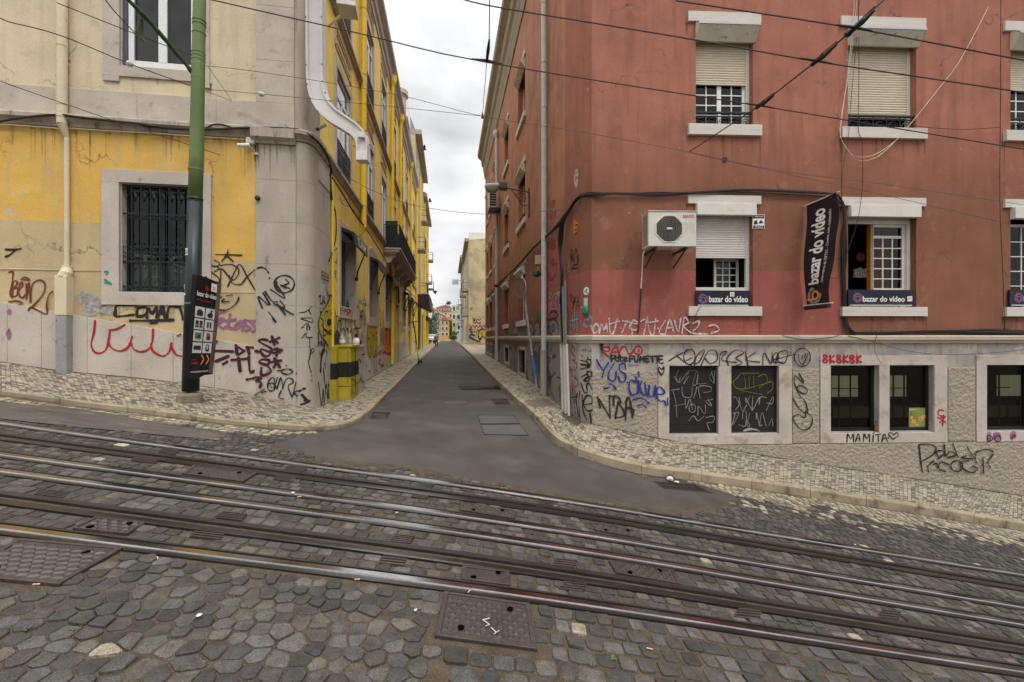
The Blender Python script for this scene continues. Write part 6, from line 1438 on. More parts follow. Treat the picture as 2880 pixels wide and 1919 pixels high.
# triangular advertising sleeve on the pole
TLc, TRc, BRc, BLc = ray(541, 771, 6.52), ray(612, 793, 7.0), ray(586, 1057, 6.98), ray(520, 1063, 6.50)
sg = thing('advert_sign', 'black advertising sleeve with product photos tied round the green pole', 'sign', tuple(BLc.lerp(BRc, .5)))
def sp(a, b, o=0.0):
    p = TLc.lerp(TRc, a).lerp(BLc.lerp(BRc, a), b); n = (TRc - TLc).cross(BLc - TLc).normalized(); n = -n if n.y > 0 else n; return p + n * (o + .05 * math.sin(math.pi * a) * 0)
m = MB(); back = Vector((.02, .32, 0)); n_s = (TRc - TLc).cross(BLc - TLc).normalized(); n_s = -n_s if n_s.y > 0 else n_s
V = [sp(0, 0), sp(.12, 0, .02), sp(1, 0), sp(1, .97), sp(.55, 1.02), sp(.12, 1.01, .02), sp(0, 1)]; m.add(V, [(0, 1, 5, 6), (1, 2, 3, 4, 5)])
bk = [TLc + Vector((-.02, .30, 0)), TRc + Vector((-.12, .28, 0)), BRc + Vector((-.12, .28, 0)), BLc + Vector((-.02, .30, 0))]
m.add([V[0], V[6], bk[3], bk[0]], [(0, 1, 2, 3)]); m.add([V[2], V[3], bk[2], bk[1]], [(0, 1, 2, 3)]); m.add(bk, [(0, 1, 2, 3)]); m.build('board', mat('sign_black', (.016, .013, .014), .35, .1, 4), sg, fixn=False)
M_ic = mat('product_dark', (.035, .025, .028), .6); M_tile = mat('tile_white', (.56, .56, .56), .5)
def spquad(a0, a1, b0, b1, o, mm, nm, par=sg):
    m = MB(); m.quad(sp(a0, b0, o), sp(a1, b0, o), sp(a1, b1, o), sp(a0, b1, o)); return m.build(nm, mm, par, fixn=False)
def spoly(P, o, mm, nm='product_picture', par=sg):
    m = MB(); m.add([sp(a, b, o) for a, b in P], [tuple(range(len(P)))]); return m.build(nm, mm, par, fixn=False)
O1, O2, O3 = .026, .029, .032
eX = lambda b: (sp(1, b) - sp(0, b)).normalized(); eY = (sp(.5, 0) - sp(.5, 1)).normalized()
for r_ in range(4):
    for c_ in range(2):
        a0 = .14 + c_ * .42; b0 = .300 + r_ * .118; t = spquad(a0, a0 + .38, b0, b0 + .106, O2, M_tile, 'picture_tile'); cxa, cyb = a0 + .19, b0 + .053
        k = r_ * 2 + c_
        if k == 0: spoly([(cxa - .12, cyb + .035), (cxa - .12, cyb - .01), (cxa - .04, cyb - .03), (cxa + .03, cyb - .03), (cxa + .12, cyb - .01), (cxa + .12, cyb + .035)], O3, M_ic, par=t); spoly([(cxa + .05 * math.cos(q), cyb + .005 + .016 * math.sin(q)) for q in [i * .785 for i in range(8)]], O3 + .002, MATS['fan_dark'], par=t)
        elif k == 1: spoly([(cxa - .12, cyb + .03), (cxa - .10, cyb), (cxa, cyb - .01), (cxa + .02, cyb - .04), (cxa + .12, cyb - .035), (cxa + .05, cyb - .02), (cxa + .12, cyb + .01), (cxa + .08, cyb + .04), (cxa - .02, cyb + .042)], O3, M_ic, par=t)
        elif k == 2:
            for d_ in (-.08, .08): spoly([(cxa + d_ - .06, cyb - .035), (cxa + d_ + .06, cyb - .035), (cxa + d_ + .06, cyb + .035), (cxa + d_ - .06, cyb + .035)], O3, M_ic, par=t); spoly([(cxa + d_ + .035 * math.cos(q), cyb + .012 + .013 * math.sin(q)) for q in [i * .785 for i in range(8)]], O3 + .002, M_lg, par=t)
        elif k == 3:
            for d_ in (-.06, .05): spoly([(cxa + d_ - .035, cyb - .03), (cxa + d_ + .035, cyb - .03), (cxa + d_ + .035, cyb + .02), (cxa + d_, cyb + .036), (cxa + d_ - .035, cyb + .02)], O3, M_ic, par=t)
        elif k == 4: spoly([(cxa - .13, cyb - .032), (cxa + .13, cyb - .032), (cxa + .13, cyb + .026), (cxa - .13, cyb + .026)], O3, mat('screen_green', (.10, .17, .06), .5, .8, 40), par=t); spoly([(cxa - .08, cyb + .032), (cxa + .08, cyb + .032), (cxa + .08, cyb + .036), (cxa - .08, cyb + .036)], O3, M_ic, par=t); spoly([(cxa - .04, cyb + .02), (cxa, cyb - .02), (cxa + .05, cyb - .01), (cxa + .06, cyb + .02)], O3 + .002, M_ic, par=t)
        elif k == 5: spoly([(cxa - .08, cyb - .035), (cxa + .05, cyb - .035), (cxa + .09, cyb - .02), (cxa + .09, cyb + .035), (cxa - .08, cyb + .035)], O3, M_lr, par=t); spoly([(cxa - .06, cyb + .0), (cxa + .07, cyb + .0), (cxa + .07, cyb + .03), (cxa - .06, cyb + .03)], O3 + .002, M_ic, par=t)
        elif k == 6: spoly([(cxa - .15, cyb - .008), (cxa - .10, cyb - .022), (cxa + .12, cyb - .022), (cxa + .16, cyb), (cxa + .14, cyb + .022), (cxa - .15, cyb + .018)], O3, M_ic, par=t)
        else:
            m = MB(); m.tube([sp(cxa + .06 * math.cos(math.pi * q / 8), cyb - .036 * math.sin(math.pi * q / 8), O3) for q in range(9)], .006, 4); m.build('product_picture', M_ic, t)
            spoly([(cxa - .09, cyb + .002), (cxa - .03, cyb), (cxa, cyb + .02), (cxa + .04, cyb), (cxa + .09, cyb + .004), (cxa + .07, cyb + .036), (cxa - .06, cyb + .036)], O3, M_ic, par=t)
iris(sg, sp(.54, .105, O2), eX(.1), eY, .045, MATS['dull_red'], M_lr)
text('bazar do vídeo', sp(.16, .195, O2), (sp(1, .2) - sp(.16, .2)).normalized(), eY, (sp(.95, .195) - sp(.16, .195)).length, .075, M_lw, sg, bold=.02)
spquad(.70, .93, .035, .12, O2, M_lw, 'number_plate'); text('35', sp(.735, .105, O3), eX(.1), eY, .065, .055, M_lo, sg, bold=.02)
text('VIDEO AUDIO PHOTOGRAPHY', sp(.16, .24, O2), eX(.24), eY, .27, .020, M_lr, sg)
text('NEXT', sp(.15, .835, O2), eX(.84), eY, .085, .022, M_lr, sg); text('DOOR', sp(.15, .87, O2), eX(.87), eY, .12, .032, M_lr, sg, bold=.02)
for a_ in (.52, .74): spoly([(a_, .78), (a_ + .05, .775), (a_ + .16, .825), (a_ + .05, .88), (a_, .872), (a_ + .10, .825)], O2, M_lo, 'arrow_mark')
text('WWW.BAZARDOVIDEO.PT', sp(.14, .955, O2), eX(.95), eY, (sp(.9, .95) - sp(.14, .95)).length, .026, M_lw, sg)
m = MB(); m.tube([sp(.45, .0, .0) + Vector((0, .02, -.01)), sp(.5, -.02, 0), sp(.56, 0, 0) + Vector((0, .02, -.01))], .008, 5); m.build('cable_tie', M_black, sg)
# security camera on the left front
a = ML.uz(700, 398, .1); t_ = thing('security_camera', 'small white bullet camera under the cornice beside the stone pilaster', 'camera', tuple(ML.pt(a[0], a[1], 0)))
m = MB(); q = ML.uz(703, 395, .08); m.wb(ML, q[0] - .07, q[0] + .08, q[1] - .06, q[1] + .05, 0, .10); m.build('junction_box', M_offw, t_, bevel=.008); m = MB(); q = ML.uz(690, 410, .2); c = ML.pt(q[0], q[1], .22); dr = Vector((-.95, -.25, -.12)).normalized(); m.tube([c + dr * .12, c - dr * .08], .035, 10); m.build('body', M_white, t_, smooth=False); m = MB(); m.tube([c - dr * .06, ML.pt(q[0] + .12, q[1] - .08, .0)], .014, 6); m.lathe(ML.pt(q[0] + .12, q[1] - .08, .02), [(.05, -.02), (.045, .02)], 10); m.build('bracket', M_gp, t_)
# knob on pilaster, small plaque items handled as parts
m = MB(); q = ML.uz(728, 560); m.lathe(ML.pt(q[0], q[1], .06), [(.045, -.02), (.05, .015), (.02, .03)], 12, R=RX); m.build('iron_knob', M_iron, LB)
# ---- white curved bracket arm high on the corner
arm = thing('bracket_arm', 'large white curved steel arm bolted to the rounded corner high above the street', 'bracket', tuple(ray(890, 300, 8.2)))
P = [ray(888, -120, 8.25), ray(888, 24, 8.25), ray(889, 190, 8.25), ray(893, 250, 8.22), ray(907, 292, 8.18), ray(935, 325, 8.12), ray(972, 350, 8.05), ray(1003, 372, 8.0), ray(1020, 398, 7.97), ray(1022, 440, 7.95)]
P = [Vector(p) for p in catmull([tuple(p) for p in P], 5)]; n = len(P); hw_ = []
m = MB(); V = []
for i, p in enumerate(P):
    t = (P[min(i + 1, n - 1)] - P[max(0, i - 1)]).normalized(); sd = Vector((t.z, 0, -t.x)).normalized(); k = i / (n - 1); w = .155 if k < .35 else .155 - .06 * (k - .35) / .65
    yb = Vector((0, 1, 0))
    for a_, b_ in ((-w, -.09), (-w * .72, -.09), (-w * .72, -.055), (w * .72, -.055), (w * .72, -.09), (w, -.09), (w, .09), (-w, .09)): V.append(p + sd * a_ + yb * b_)
m.add(V, [(i * 8 + j, i * 8 + (j + 1) % 8, i * 8 + 8 + (j + 1) % 8, i * 8 + 8 + j) for i in range(n - 1) for j in range(8)] + [tuple(range(8)), tuple((n - 1) * 8 + j for j in range(8))]); m.build('box_beam', mat('white_steel', (.52, .495, .465), .4, .06, 3, dirt=(.30, .24, .19, .5), ds=3, dth=.63), arm)
m = MB()
for i in range(2, n, 4):
    t = (P[min(i + 1, n - 1)] - P[i - 1]).normalized(); sd = Vector((t.z, 0, -t.x)).normalized()
    for s2 in (-1, 1): m.tube([P[i] + sd * s2 * .145 + Vector((0, -.10, 0)), P[i] + sd * s2 * .145 + Vector((0, -.075, 0))], .012, 6)
m.build('bolt', MATS['rusty_concrete'], arm)
m = MB(); m.box(P[-1] + Vector((.0, 0, -.02)), (.10, .10, .08)); m.box(ray(1021, 386, 7.97), (.06, .12, .05)); m.build('end_plate', M_offw, arm); m = MB(); m.tube([ray(893, 364, 8.1), ray(914, 352, 8.75)], .032, 8); m.build('stub_pipe', M_iron, arm)
# second, cut-off white fitting at the top edge
m = MB(); q = ray(978, 28, 9.3); m.box(q, (.19, .22, .05), Matrix.Rotation(.2, 3, 'Z')); m.tube([q, SL.pt(su(9.9), q.z + .1, 0)], .03, 6); m.build('upper_bracket', M_offw, LB, bevel=.01)
# ---- yellow electricity cabinet and pipes on the corner
CBY = 10.1; M_yel = mat('cabinet_yellow', (.38, .30, .025), .5, .12, 4, dirt=(.24, .21, .04, .6), ds=3, dth=.6); M_blk = mat('black_spray', (.018, .017, .014), .7, .3, 5)
cbn = thing('electric_cabinet', 'yellow electricity cabinet with a black spray-painted band on the corner pavement', 'cabinet', (-4.0, 10.4, -1.45))
cu0, cu1 = su(10.1), su(11.0); ctop = zst(SL, 985, 977, .42); zband = (zst(SL, 990, 1018, .42), zst(SL, 990, 1060, .42))
def cabparts(u0, u1, o1, mA, mB, par):
    for z0_, z1_, mm, nm in ((-1.6, zband[1], mA, 'lower_body'), (zband[1], zband[0], mB, 'black_band'), (zband[0], ctop, mA, 'upper_body')):
        m = MB(); m.wb(SL, u0, u1, z0_ + .002, z1_, 0, o1); m.build(nm, mm, par)
cabparts(cu0, cu1, .42, M_yel, M_blk, cbn)
m = MB(); m.wb(SL, cu0 - .03, cu1 + .02, ctop + .001, ctop + .05, 0, .46); m.build('top_cap', M_yel, cbn, bevel=.008)
m = MB(); m.tube([SL.pt(cu0 - .003, ctop - .05, .05), SL.pt(cu0 - .003, -1.15, .05)], .006, 4); m.tube([SL.pt(cu0 - .003, -1.13, .03), SL.pt(cu0 - .003, -1.13, .42)], .006, 4); m.tube([SL.pt(cu0, -1.13, .424), SL.pt(cu1, -1.13, .424)], .006, 4); m.tube([SL.pt(cu0 + .5, ctop, .424), SL.pt(cu0 + .5, -1.4, .424)], .004, 4); m.tube([SL.pt(cu0 - .003, ctop - .08, .36), SL.pt(cu0 - .003, -1.1, .36)], .005, 4); m.build('door_seam', M_slot, cbn)
cb2 = thing('electric_cabinet', 'grey tagged cabinet behind the yellow one on the side street', 'cabinet', (-3.9, 11.5, -1.45)); m = MB(); m.wb(SL, cu1 + .06, su(12.0), -1.6, ctop - .02, 0, .36); m.build('body', mat('cabinet_grey', (.36, .34, .29), .6, .15, 4), cb2, bevel=.01); m = MB(); m.wb(SL, cu1 + .04, su(12.0) + .02, ctop - .02, ctop + .02, 0, .39); m.build('top_cap', M_gp, cb2)
cpp = thing('yellow_conduit', 'yellow and black painted conduit box on the corner left of the cabinet', 'conduit', (-4.15, 9.9, -1.45))
for z0_, z1_, mm, nm in ((-1.6, zband[1] - .03, M_yel, 'lower_casing'), (zband[1] - .03, zband[0] - .02, M_blk, 'black_band'), (zband[0] - .02, ctop + .02, M_yel, 'upper_casing')):
    m = MB(); m.wb(SL, su(9.86), su(10.05), z0_ + .002, z1_, 0, .16); m.build(nm, mm, cpp, bevel=.004)
m = MB(); m.tube([SL.pt(su(9.93), ctop, .06), SL.pt(su(9.93), 3.6, .06)], .035, 8); m.build('pipe', M_ypipe, cpp)
def bottle(c, h, r, mm, lab, name='bottle', cat='bottle', lm=None):
    t = thing(name, lab, cat, tuple(c)); m = MB(); m.lathe(c, [(r * .9, 0), (r, .01), (r, h * .55), (r * .45, h * .72), (r * .36, h * .95), (r * .42, h)], 12); m.build('glass', mm, t, smooth=True)
    if lm: m = MB(); m.lathe(c, [(r * 1.03, h * .18), (r * 1.03, h * .42)], 12); m.build('label', lm, t)
    return t
M_bg = mat('brown_glass', (.10, .055, .015), .12, 0, 1, spec=.6); M_cg = mat('clear_bottle', (.33, .30, .24), .15, .3, 8, spec=.6)
bottle(SL.pt(cu0 + .35, ctop + .05, .15), .30, .07, M_cg, 'clear glass bottle with a pale label, standing on the yellow cabinet', lm=M_lw)
bottle(SL.pt(su(11.35), ctop + .02, .12), .32, .06, M_cg, 'clear bottle on the grey cabinet, behind the one with the label')
t_ = thing('street_figurine', 'small black and white figurine on the far end of the grey cabinet', 'figurine', tuple(SL.pt(su(11.8), ctop + .02, .2))); c = SL.pt(su(11.8), ctop + .02, .2); m = MB(); m.lathe(c, [(.07, 0), (.10, .08), (.08, .17), (.03, .2)], 12); m.build('body', M_lw, t_, smooth=True); m = MB(); m.lathe(c + Vector((0, 0, .2)), [(.03, 0), (.055, .05), (.03, .1), (.005, .13)], 10); m.lathe(c + Vector((.06, .05, .02)), [(.06, 0), (.06, .1), (.01, .16)], 8); m.build('head', M_black, t_, smooth=True)
c = MR.pt(*MR.uz(2464, 1213, -.03), -.03); c.z = zb0; bottle(c, .23, .032, M_bg, 'brown beer bottle standing on the sill of the third basement window', lm=M_lr)
for i, Y in enumerate((11.6, 12.05)): bottle(SL.pt(su(Y), .80, -.08), .26, .04, mat('green_glass', (.01, .07, .02), .1, spec=.6), ('green bottle on the first side street window sill, nearer one', 'green bottle on the first side street window sill, farther one')[i])
# ---- stone step / e-scooter
eb = ray(1181, 1021, 23.5); scY = 22.5
sc = thing('electric_scooter', 'black and lime electric scooter parked at the left kerb of the side street', 'scooter', tuple(ray(1182, 1020, scY)))
gz = zs(scY) + .09; M_lime = mat('lime_paint', (.42, .60, .03), .4)
cx0 = (1182 - CX) / F * scY
w1 = Vector((cx0, scY - .35, gz + .11)); w2 = Vector((cx0 - .04, scY + .45, gz + .11))
for w, nm in ((w1, 'front_wheel'), (w2, 'rear_wheel')):
    m = MB(); m.tube([w + Vector((.0, math.cos(a_ * .5236) * .09, math.sin(a_ * .5236) * .09)) for a_ in range(13)], .03, 8); m.lathe(w, [(.05, -.02), (.05, .02)], 10, R=Matrix.Rotation(math.radians(90), 3, 'Y')); m.build(nm, M_black, sc)
m = MB(); m.prism([Vector((cx0 - .09, scY + .4, gz + .12)), Vector((cx0 + .06, scY + .4, gz + .12)), Vector((cx0 + .08, scY - .15, gz + .12)), Vector((cx0 - .07, scY - .15, gz + .12))], (0, 0, .05)); m.build('deck', M_black, sc, bevel=.01)
tp = ray(1163, 906, scY - .30); md_ = w1.lerp(tp, .42)
m = MB(); m.tube([w1 + Vector((0, 0, .03)), md_], .038, 8); m.build('lower_stem', M_lime, sc); m = MB(); m.tube([md_, tp], .03, 8); m.build('upper_stem', M_black, sc)
m = MB(); m.tube([ray(1157, 966, scY)] * 0 + [tp + Vector((-.26, -.02, -.06)), tp + Vector((-.08, 0, 0)), tp + Vector((.08, .02, .02)), tp + Vector((.26, .04, .05))], .02, 7); m.tube([tp + Vector((.1, .02, 0)), tp + Vector((.22, .0, .06))], .012, 5); m.build('handlebar', M_black, sc); m = MB(); m.box(w1 + Vector((0, .02, .15)), (.05, .1, .02)); m.build('mudguard', M_black, sc)
# ---- pedestrian far down the street (seen from behind)
PYp = 51.0; pz = zs(PYp); pcx = (1227 - CX) / F * PYp; H_ = 1.62
per = thing('person', 'person in a khaki jacket and dark trousers walking down the middle of the side street', 'person', (pcx, PYp, pz))
def skin_body(segs, name, mm, par, sub=2):
    """segs: list of chains of (x,y,z,r) joined into one skinned figure"""
    V = []; E = []; Rr_ = []; idx = {}
    for ch in segs:
        pv_ = None
        for x, y, zq, r in ch:
            k = (round(x, 4), round(y, 4), round(zq, 4))
            if k not in idx: idx[k] = len(V); V.append((x, y, zq)); Rr_.append(r)
            if pv_ is not None and pv_ != idx[k]: E.append((pv_, idx[k]))
            pv_ = idx[k]
    me = bpy.data.meshes.new(name); me.from_pydata(V, E, []); o = bpy.data.objects.new(name, me); COL.objects.link(o); md = o.modifiers.new('skin', 'SKIN'); md.use_smooth_shade = True
    for i, r in enumerate(Rr_): me.skin_vertices[0].data[i].radius = (r, r) if me.skin_vertices else None
    me.skin_vertices[0].data[0].use_root = True
    s = o.modifiers.new('sub', 'SUBSURF'); s.levels = sub; s.render_levels = sub; me.materials.append(mm)
    dg = bpy.context.evaluated_depsgraph_get(); dg.update(); m2 = bpy.data.meshes.new_from_object(o.evaluated_get(dg)); bpy.data.objects.remove(o); me2 = m2; me2.materials.clear(); me2.materials.append(mm)
    o2 = bpy.data.objects.new(name, me2); COL.objects.link(o2); setp(o2, par); return o2
def PP(x, y, zq, r): return (pcx + x, PYp + y, pz + zq, r)
M_skin = mat('skin', (.42, .25, .17), .6); M_khaki = mat('khaki_jacket', (.20, .17, .11), .8, .15, 9); M_trou = mat('dark_trousers', (.030, .030, .034), .85); M_hair = mat('brown_hair', (.06, .035, .02), .7); M_shoe = mat('dark_shoe', (.02, .018, .016), .6)
hip = PP(0, 0, .86, .125)
try:
    skin_body([[hip, PP(0, 0, 1.02, .115), PP(0, -.02, 1.18, .135), PP(0, -.02, 1.32, .10), PP(0, 0, 1.40, .055), PP(0, .01, 1.46, .075), PP(0, .01, 1.54, .085), PP(0, .01, 1.60, .05)],
           [PP(0, -.02, 1.32, .10), PP(-.16, -.01, 1.29, .062), PP(-.20, -.04, 1.05, .048), PP(-.20, .10, .86, .036), PP(-.19, .16, .78, .03)], [PP(0, -.02, 1.32, .10), PP(.16, -.01, 1.29, .062), PP(.21, .0, 1.04, .048), PP(.20, .03, .82, .036), PP(.20, .04, .72, .03)],
           [hip, PP(-.085, 0, .80, .095), PP(-.09, -.08, .46, .062), PP(-.09, .06, .10, .042), PP(-.09, -.06, .04, .036)], [hip, PP(.085, 0, .80, .095), PP(.09, .12, .46, .062), PP(.09, .22, .10, .042), PP(.09, .12, .04, .036)]], 'body', M_skin, per)
    skin_body([[PP(0, 0, .84, .15), PP(0, 0, 1.02, .135), PP(0, -.02, 1.18, .155), PP(0, -.02, 1.33, .115), PP(0, 0, 1.385, .065)], [PP(0, -.02, 1.33, .115), PP(-.165, -.01, 1.29, .078), PP(-.205, -.04, 1.05, .062), PP(-.205, .10, .87, .05)], [PP(0, -.02, 1.33, .115), PP(.165, -.01, 1.29, .078), PP(.215, .0, 1.04, .062), PP(.205, .03, .83, .05)]], 'jacket', M_khaki, per)
    skin_body([[PP(0, 0, .86, .135), PP(-.085, 0, .79, .108), PP(-.09, -.08, .46, .078), PP(-.09, .055, .10, .062)], [PP(0, 0, .86, .135), PP(.085, 0, .79, .108), PP(.09, .12, .46, .078), PP(.09, .215, .10, .062)]], 'trousers', M_trou, per)
    skin_body([[PP(0, .03, 1.62, .06), PP(0, .04, 1.55, .092), PP(0, .05, 1.48, .06)]], 'hair', M_hair, per)
    for sx, sy in ((-.09, 0), (.09, .17)): skin_body([[PP(sx, sy + .08, .05, .045), PP(sx, sy - .12, .04, .045)]], 'shoe', M_shoe, per)
except Exception as e: print('PERSON', e)
bg_ = thing('backpack_bag', 'dark green bag hanging by the left side of the walking person', 'bag', (pcx - .3, PYp, pz + .5)); m = MB(); m.box((pcx - .30, PYp + .12, pz + .56), (.11, .08, .18)); m.build('sack', mat('bag_green', (.05, .08, .04), .8), bg_, bevel=.04); m = MB(); m.tube([(pcx - .36, PYp + .13, pz + .73), (pcx - .24, PYp + .15, pz + .83), (pcx - .2, PYp + .13, pz + .73)], .015, 5); m.build('handle', M_black, bg_)
# ---- pigeons in flight
def pigeon(x, y, Y, s, a, lab):
    c = ray(x, y, Y); t = thing('pigeon', lab, 'bird', tuple(c), 'pigeons flying over the side street'); R = Matrix.Rotation(a, 3, 'Y'); m = MB()
    P = [c + R @ Vector((q, 0, 0)) * s for q in (-.16, -.12, -.04, .05, .11, .14, .18)]; m.tube(P, [r_ * s for r_ in (.035, .04, .065, .06, .035, .035, .006)], 8)
    for sg_ in (-1, 1):
        W_ = [Vector((.06, sg_ * .03, .02)), Vector((.09, sg_ * .16, .14)), Vector((.0, sg_ * .32, .20)), Vector((-.08, sg_ * .20, .10)), Vector((-.07, sg_ * .03, .02))]
        m.prism([c + R @ w * s for w in W_], R @ Vector((0, 0, .008)) * s)
    m.prism([c + R @ w * s for w in (Vector((-.14, -.03, 0)), Vector((-.14, .03, 0)), Vector((-.27, .07, 0)), Vector((-.27, -.07, 0)))], R @ Vector((0, 0, .01)) * s); m.build('body', mat('pigeon_grey', (.06, .06, .065), .7, .3, 20), t, smooth=False)
pigeon(1193, 420, 30, 1.0, .5, 'pigeon flying highest, beside the eaves of the yellow row'); pigeon(1209, 567, 36, 1.0, .2, 'pigeon flying at mid height between the roofs'); pigeon(1222, 823, 26, .8, .9, 'pigeon flying lowest, above the walking person')
# ================================================================== WIRES
M_wire = mat('copper_wire', (.045, .028, .018), .5, .2, 9); M_wg = mat('grey_wire', (.09, .085, .085), .5); M_wp = mat('pale_wire', (.55, .50, .40), .6)
def wire(pts, r, lab, mm=None, group='overhead wires over the street', name='overhead_wire', sm2=4, cat='wire', extra=None):
    P = [ray(x, y, Y) for x, y, Y in pts]; m = MB(); m.tube(catmull([tuple(p) for p in P], sm2) if len(P) > 2 else P, r, 6); o = m.build(name, mm or M_wire); tag(o, lab, cat, group)
    return o
Yc = lambda x, Y0: Y0 / (1 - .03 * (x - 1440) / F)
A_ = [(560, -8), (1000, 92), (1370, 176), (2135, 298), (2500, 358), (2880, 420), (3200, 470)]
wire([(x, y, Yc(x, 6.0)) for x, y in A_], .0085, 'contact wire crossing the whole street, lowest of the three parallel wires')
B_ = [(1300, -2), (1418, 24), (1900, 103), (2295, 173), (2600, 219), (2880, 261), (3200, 312)]
wire([(x, y, Yc(x, 4.9)) for x, y in B_], .008, 'contact wire, middle one of the three parallel wires on the right')
C_ = [(1900, 2), (2045, 24), (2403, 80), (2853, 165), (3200, 228)]
wire([(x, y, Yc(x, 4.4)) for x, y in C_], .0075, 'contact wire, topmost of the three parallel wires at the upper right')
wire([(535, 182, PY), (725, 202, 7.6), (1108, 265, 8), (1357, 327, 8.3), (1650, 374, 8.1), (1938, 428, 7.9)], .005, 'thin grey span wire from the green pole to the diagonal wire end', M_wg)
wire([(585, 252, PY), (735, 265, 7.3), (1100, 300, 8), (1357, 327, 8.3)], .005, 'second thin span wire from the pole with a small insulator', M_wg)
wire([(1938, 428, 7.9), (2040, 452, 8), (2500, 552, 8.6), (2880, 640, 9.2)], .005, 'thin lower grey wire running down to the right past the hanging banner', M_wg)
wire([(1938, 428, 7.9), (2200, 482, 8), (2500, 520, 8.6), (2880, 577, 9.2)], .005, 'thin upper grey wire running down to the right past the hanging banner', M_wg)
wire([(800, 350, 8.4), (980, 500, 9.3), (1130, 568, 11), (1250, 592, 11.5), (1390, 603, 11), (1600, 588, 10.0)], .007, 'slack dark cable hanging across the side street to the lamp height', M_wg)
wire([(24, 62, 6.2), (170, 100, 6.5), (365, 180, 6.8), (535, 241, PY), ], .008, 'twisted wire from the left edge to the pole with a grey insulator', M_wire)
wire([(-60, 24, 6.1), (24, 62, 6.2)], .008, 'short wire end at the left edge', M_wire)
wire([(160, 8, 6.2), (200, 24, 6.3), (430, 115, 6.8), (545, 157, PY)], .007, 'wire running down from the top left to the green pole', M_wire)
wire([(-60, 203, 6.2), (24, 237, 6.4), (330, 343, 7.2), (530, 407, 7.7), (622, 437, 8.35)], .006, 'lowest wire at the left, ending on the yellow wall', M_wire)
wire([(290, -10, 6.0), (320, 30, 6.2), (365, 78, 6.4), (400, 118, 6.5)], .007, 'short slanted wire ending in a green clamp, top left', M_wire)
wire([(585, 188, PY), (650, 280, 8.3)], .004, 'thin stay from the pole to the stone band, upper', M_wg); wire([(582, 258, PY), (650, 283, 8.3)], .004, 'thin stay from the pole to the stone band, lower', M_wg)
def insul(x, y, Y, lab, r=.05, mm=None):
    m = MB(); c = ray(x, y, Y); m.tube([c + Vector((-r * 1.2, 0, .25 * r)), c + Vector((-r * .5, 0, .1 * r)), c + Vector((r * .5, 0, -.1 * r)), c + Vector((r * 1.2, 0, -.25 * r))], [r * .3, r, r, r * .3], 8); return tag(m.build('wire_insulator', mm or M_gp), lab, 'insulator', 'insulators on the thin wires')
insul(365, 180, 6.78, 'round grey insulator on the twisted wire left of the pole', .045); insul(735, 265, 7.3, 'round grey insulator on the wire right of the pole', .04)
# span assembly across the three contact wires
sp_pts = [(2530, -40, 4.35), (2462, 22, 4.42), (2403, 80, 4.5), (2295, 173, 5.0), (2135, 298, 6.1), (1938, 428, 7.9)]
P = [ray(*p) for p in sp_pts]; m = MB(); m.tube(P, .0085, 6); spw = tag(m.build('span_wire', M_iron), 'black diagonal span wire carrying the three contact wires at the upper right', 'wire')
for i, l_ in ((2, 'top'), (3, 'middle'), (4, 'lowest')):
    c = P[i]; dn = (P[i - 1] - P[i + 1]).normalized(); t = thing('wire_hanger', f'black hanger clamp on the {l_} contact wire of the diagonal span', 'wire hanger', tuple(c), 'hangers of the diagonal span'); k = .30 if i > 2 else .2
    m = MB(); m.tube([c - dn * .04, c + dn * k * .35 + Vector((0, 0, -.02)), c + dn * k], [.010, .02, .012], 6); m.tube([c + Vector((0, 0, .03)), c + dn * k + Vector((0, 0, .035))], .006, 5); m.tube([c - dn * .06, c + dn * .1], .026, 7); m.build('strap', M_black, t)
    m = MB(); wd_ = (ray(A_[5][0], A_[5][1], Yc(A_[5][0], 6)) - ray(A_[2][0], A_[2][1], Yc(A_[2][0], 6))).normalized(); m.tube([c - wd_ * .19 + Vector((0, 0, .006)), c + Vector((0, 0, .01)), c + wd_ * .19 + Vector((0, 0, .006))], [.008, .016, .008], 6); m.build('ear', M_steeld, t)
insul(2385, 96, 4.6, 'small dark strain link just below the top hanger', .03, M_iron)
# second hanger over the side street
m = MB(); m.tube([ray(1377, -30, 4.9), ray(1376, 110, 5.6), ray(1369, 175, 6.0)], .007, 6); m.tube([ray(1369, 175, 6.0), ray(1357, 325, 8.28)], .005, 6); tag(m.build('span_wire', M_iron), 'thin vertical looking span wire above the side street', 'wire')
m = MB(); m.tube([ray(1376, 112, 5.6), ray(1373, 140, 5.8), ray(1369, 172, 6.0)], [.012, .024, .018], 7); c = ray(1369, 175, 6.0); m.tube([c - wd_ * .22 + Vector((0, 0, .01)), c + Vector((0, 0, .02)), c + wd_ * .22 + Vector((0, 0, .01))], [.008, .022, .008], 6); tag(m.build('wire_hanger', M_black), 'black hanger on the lowest contact wire in front of the sky', 'wire hanger')
m = MB(); c = ray(1357, 325, 8.28); m.tube([c + Vector((0, 0, .06)), c + Vector((0, 0, -.05))], [.008, .03], 7); tag(m.build('wire_weight', M_iron), 'small dark cone where the span wire meets the thin grey wire', 'weight')
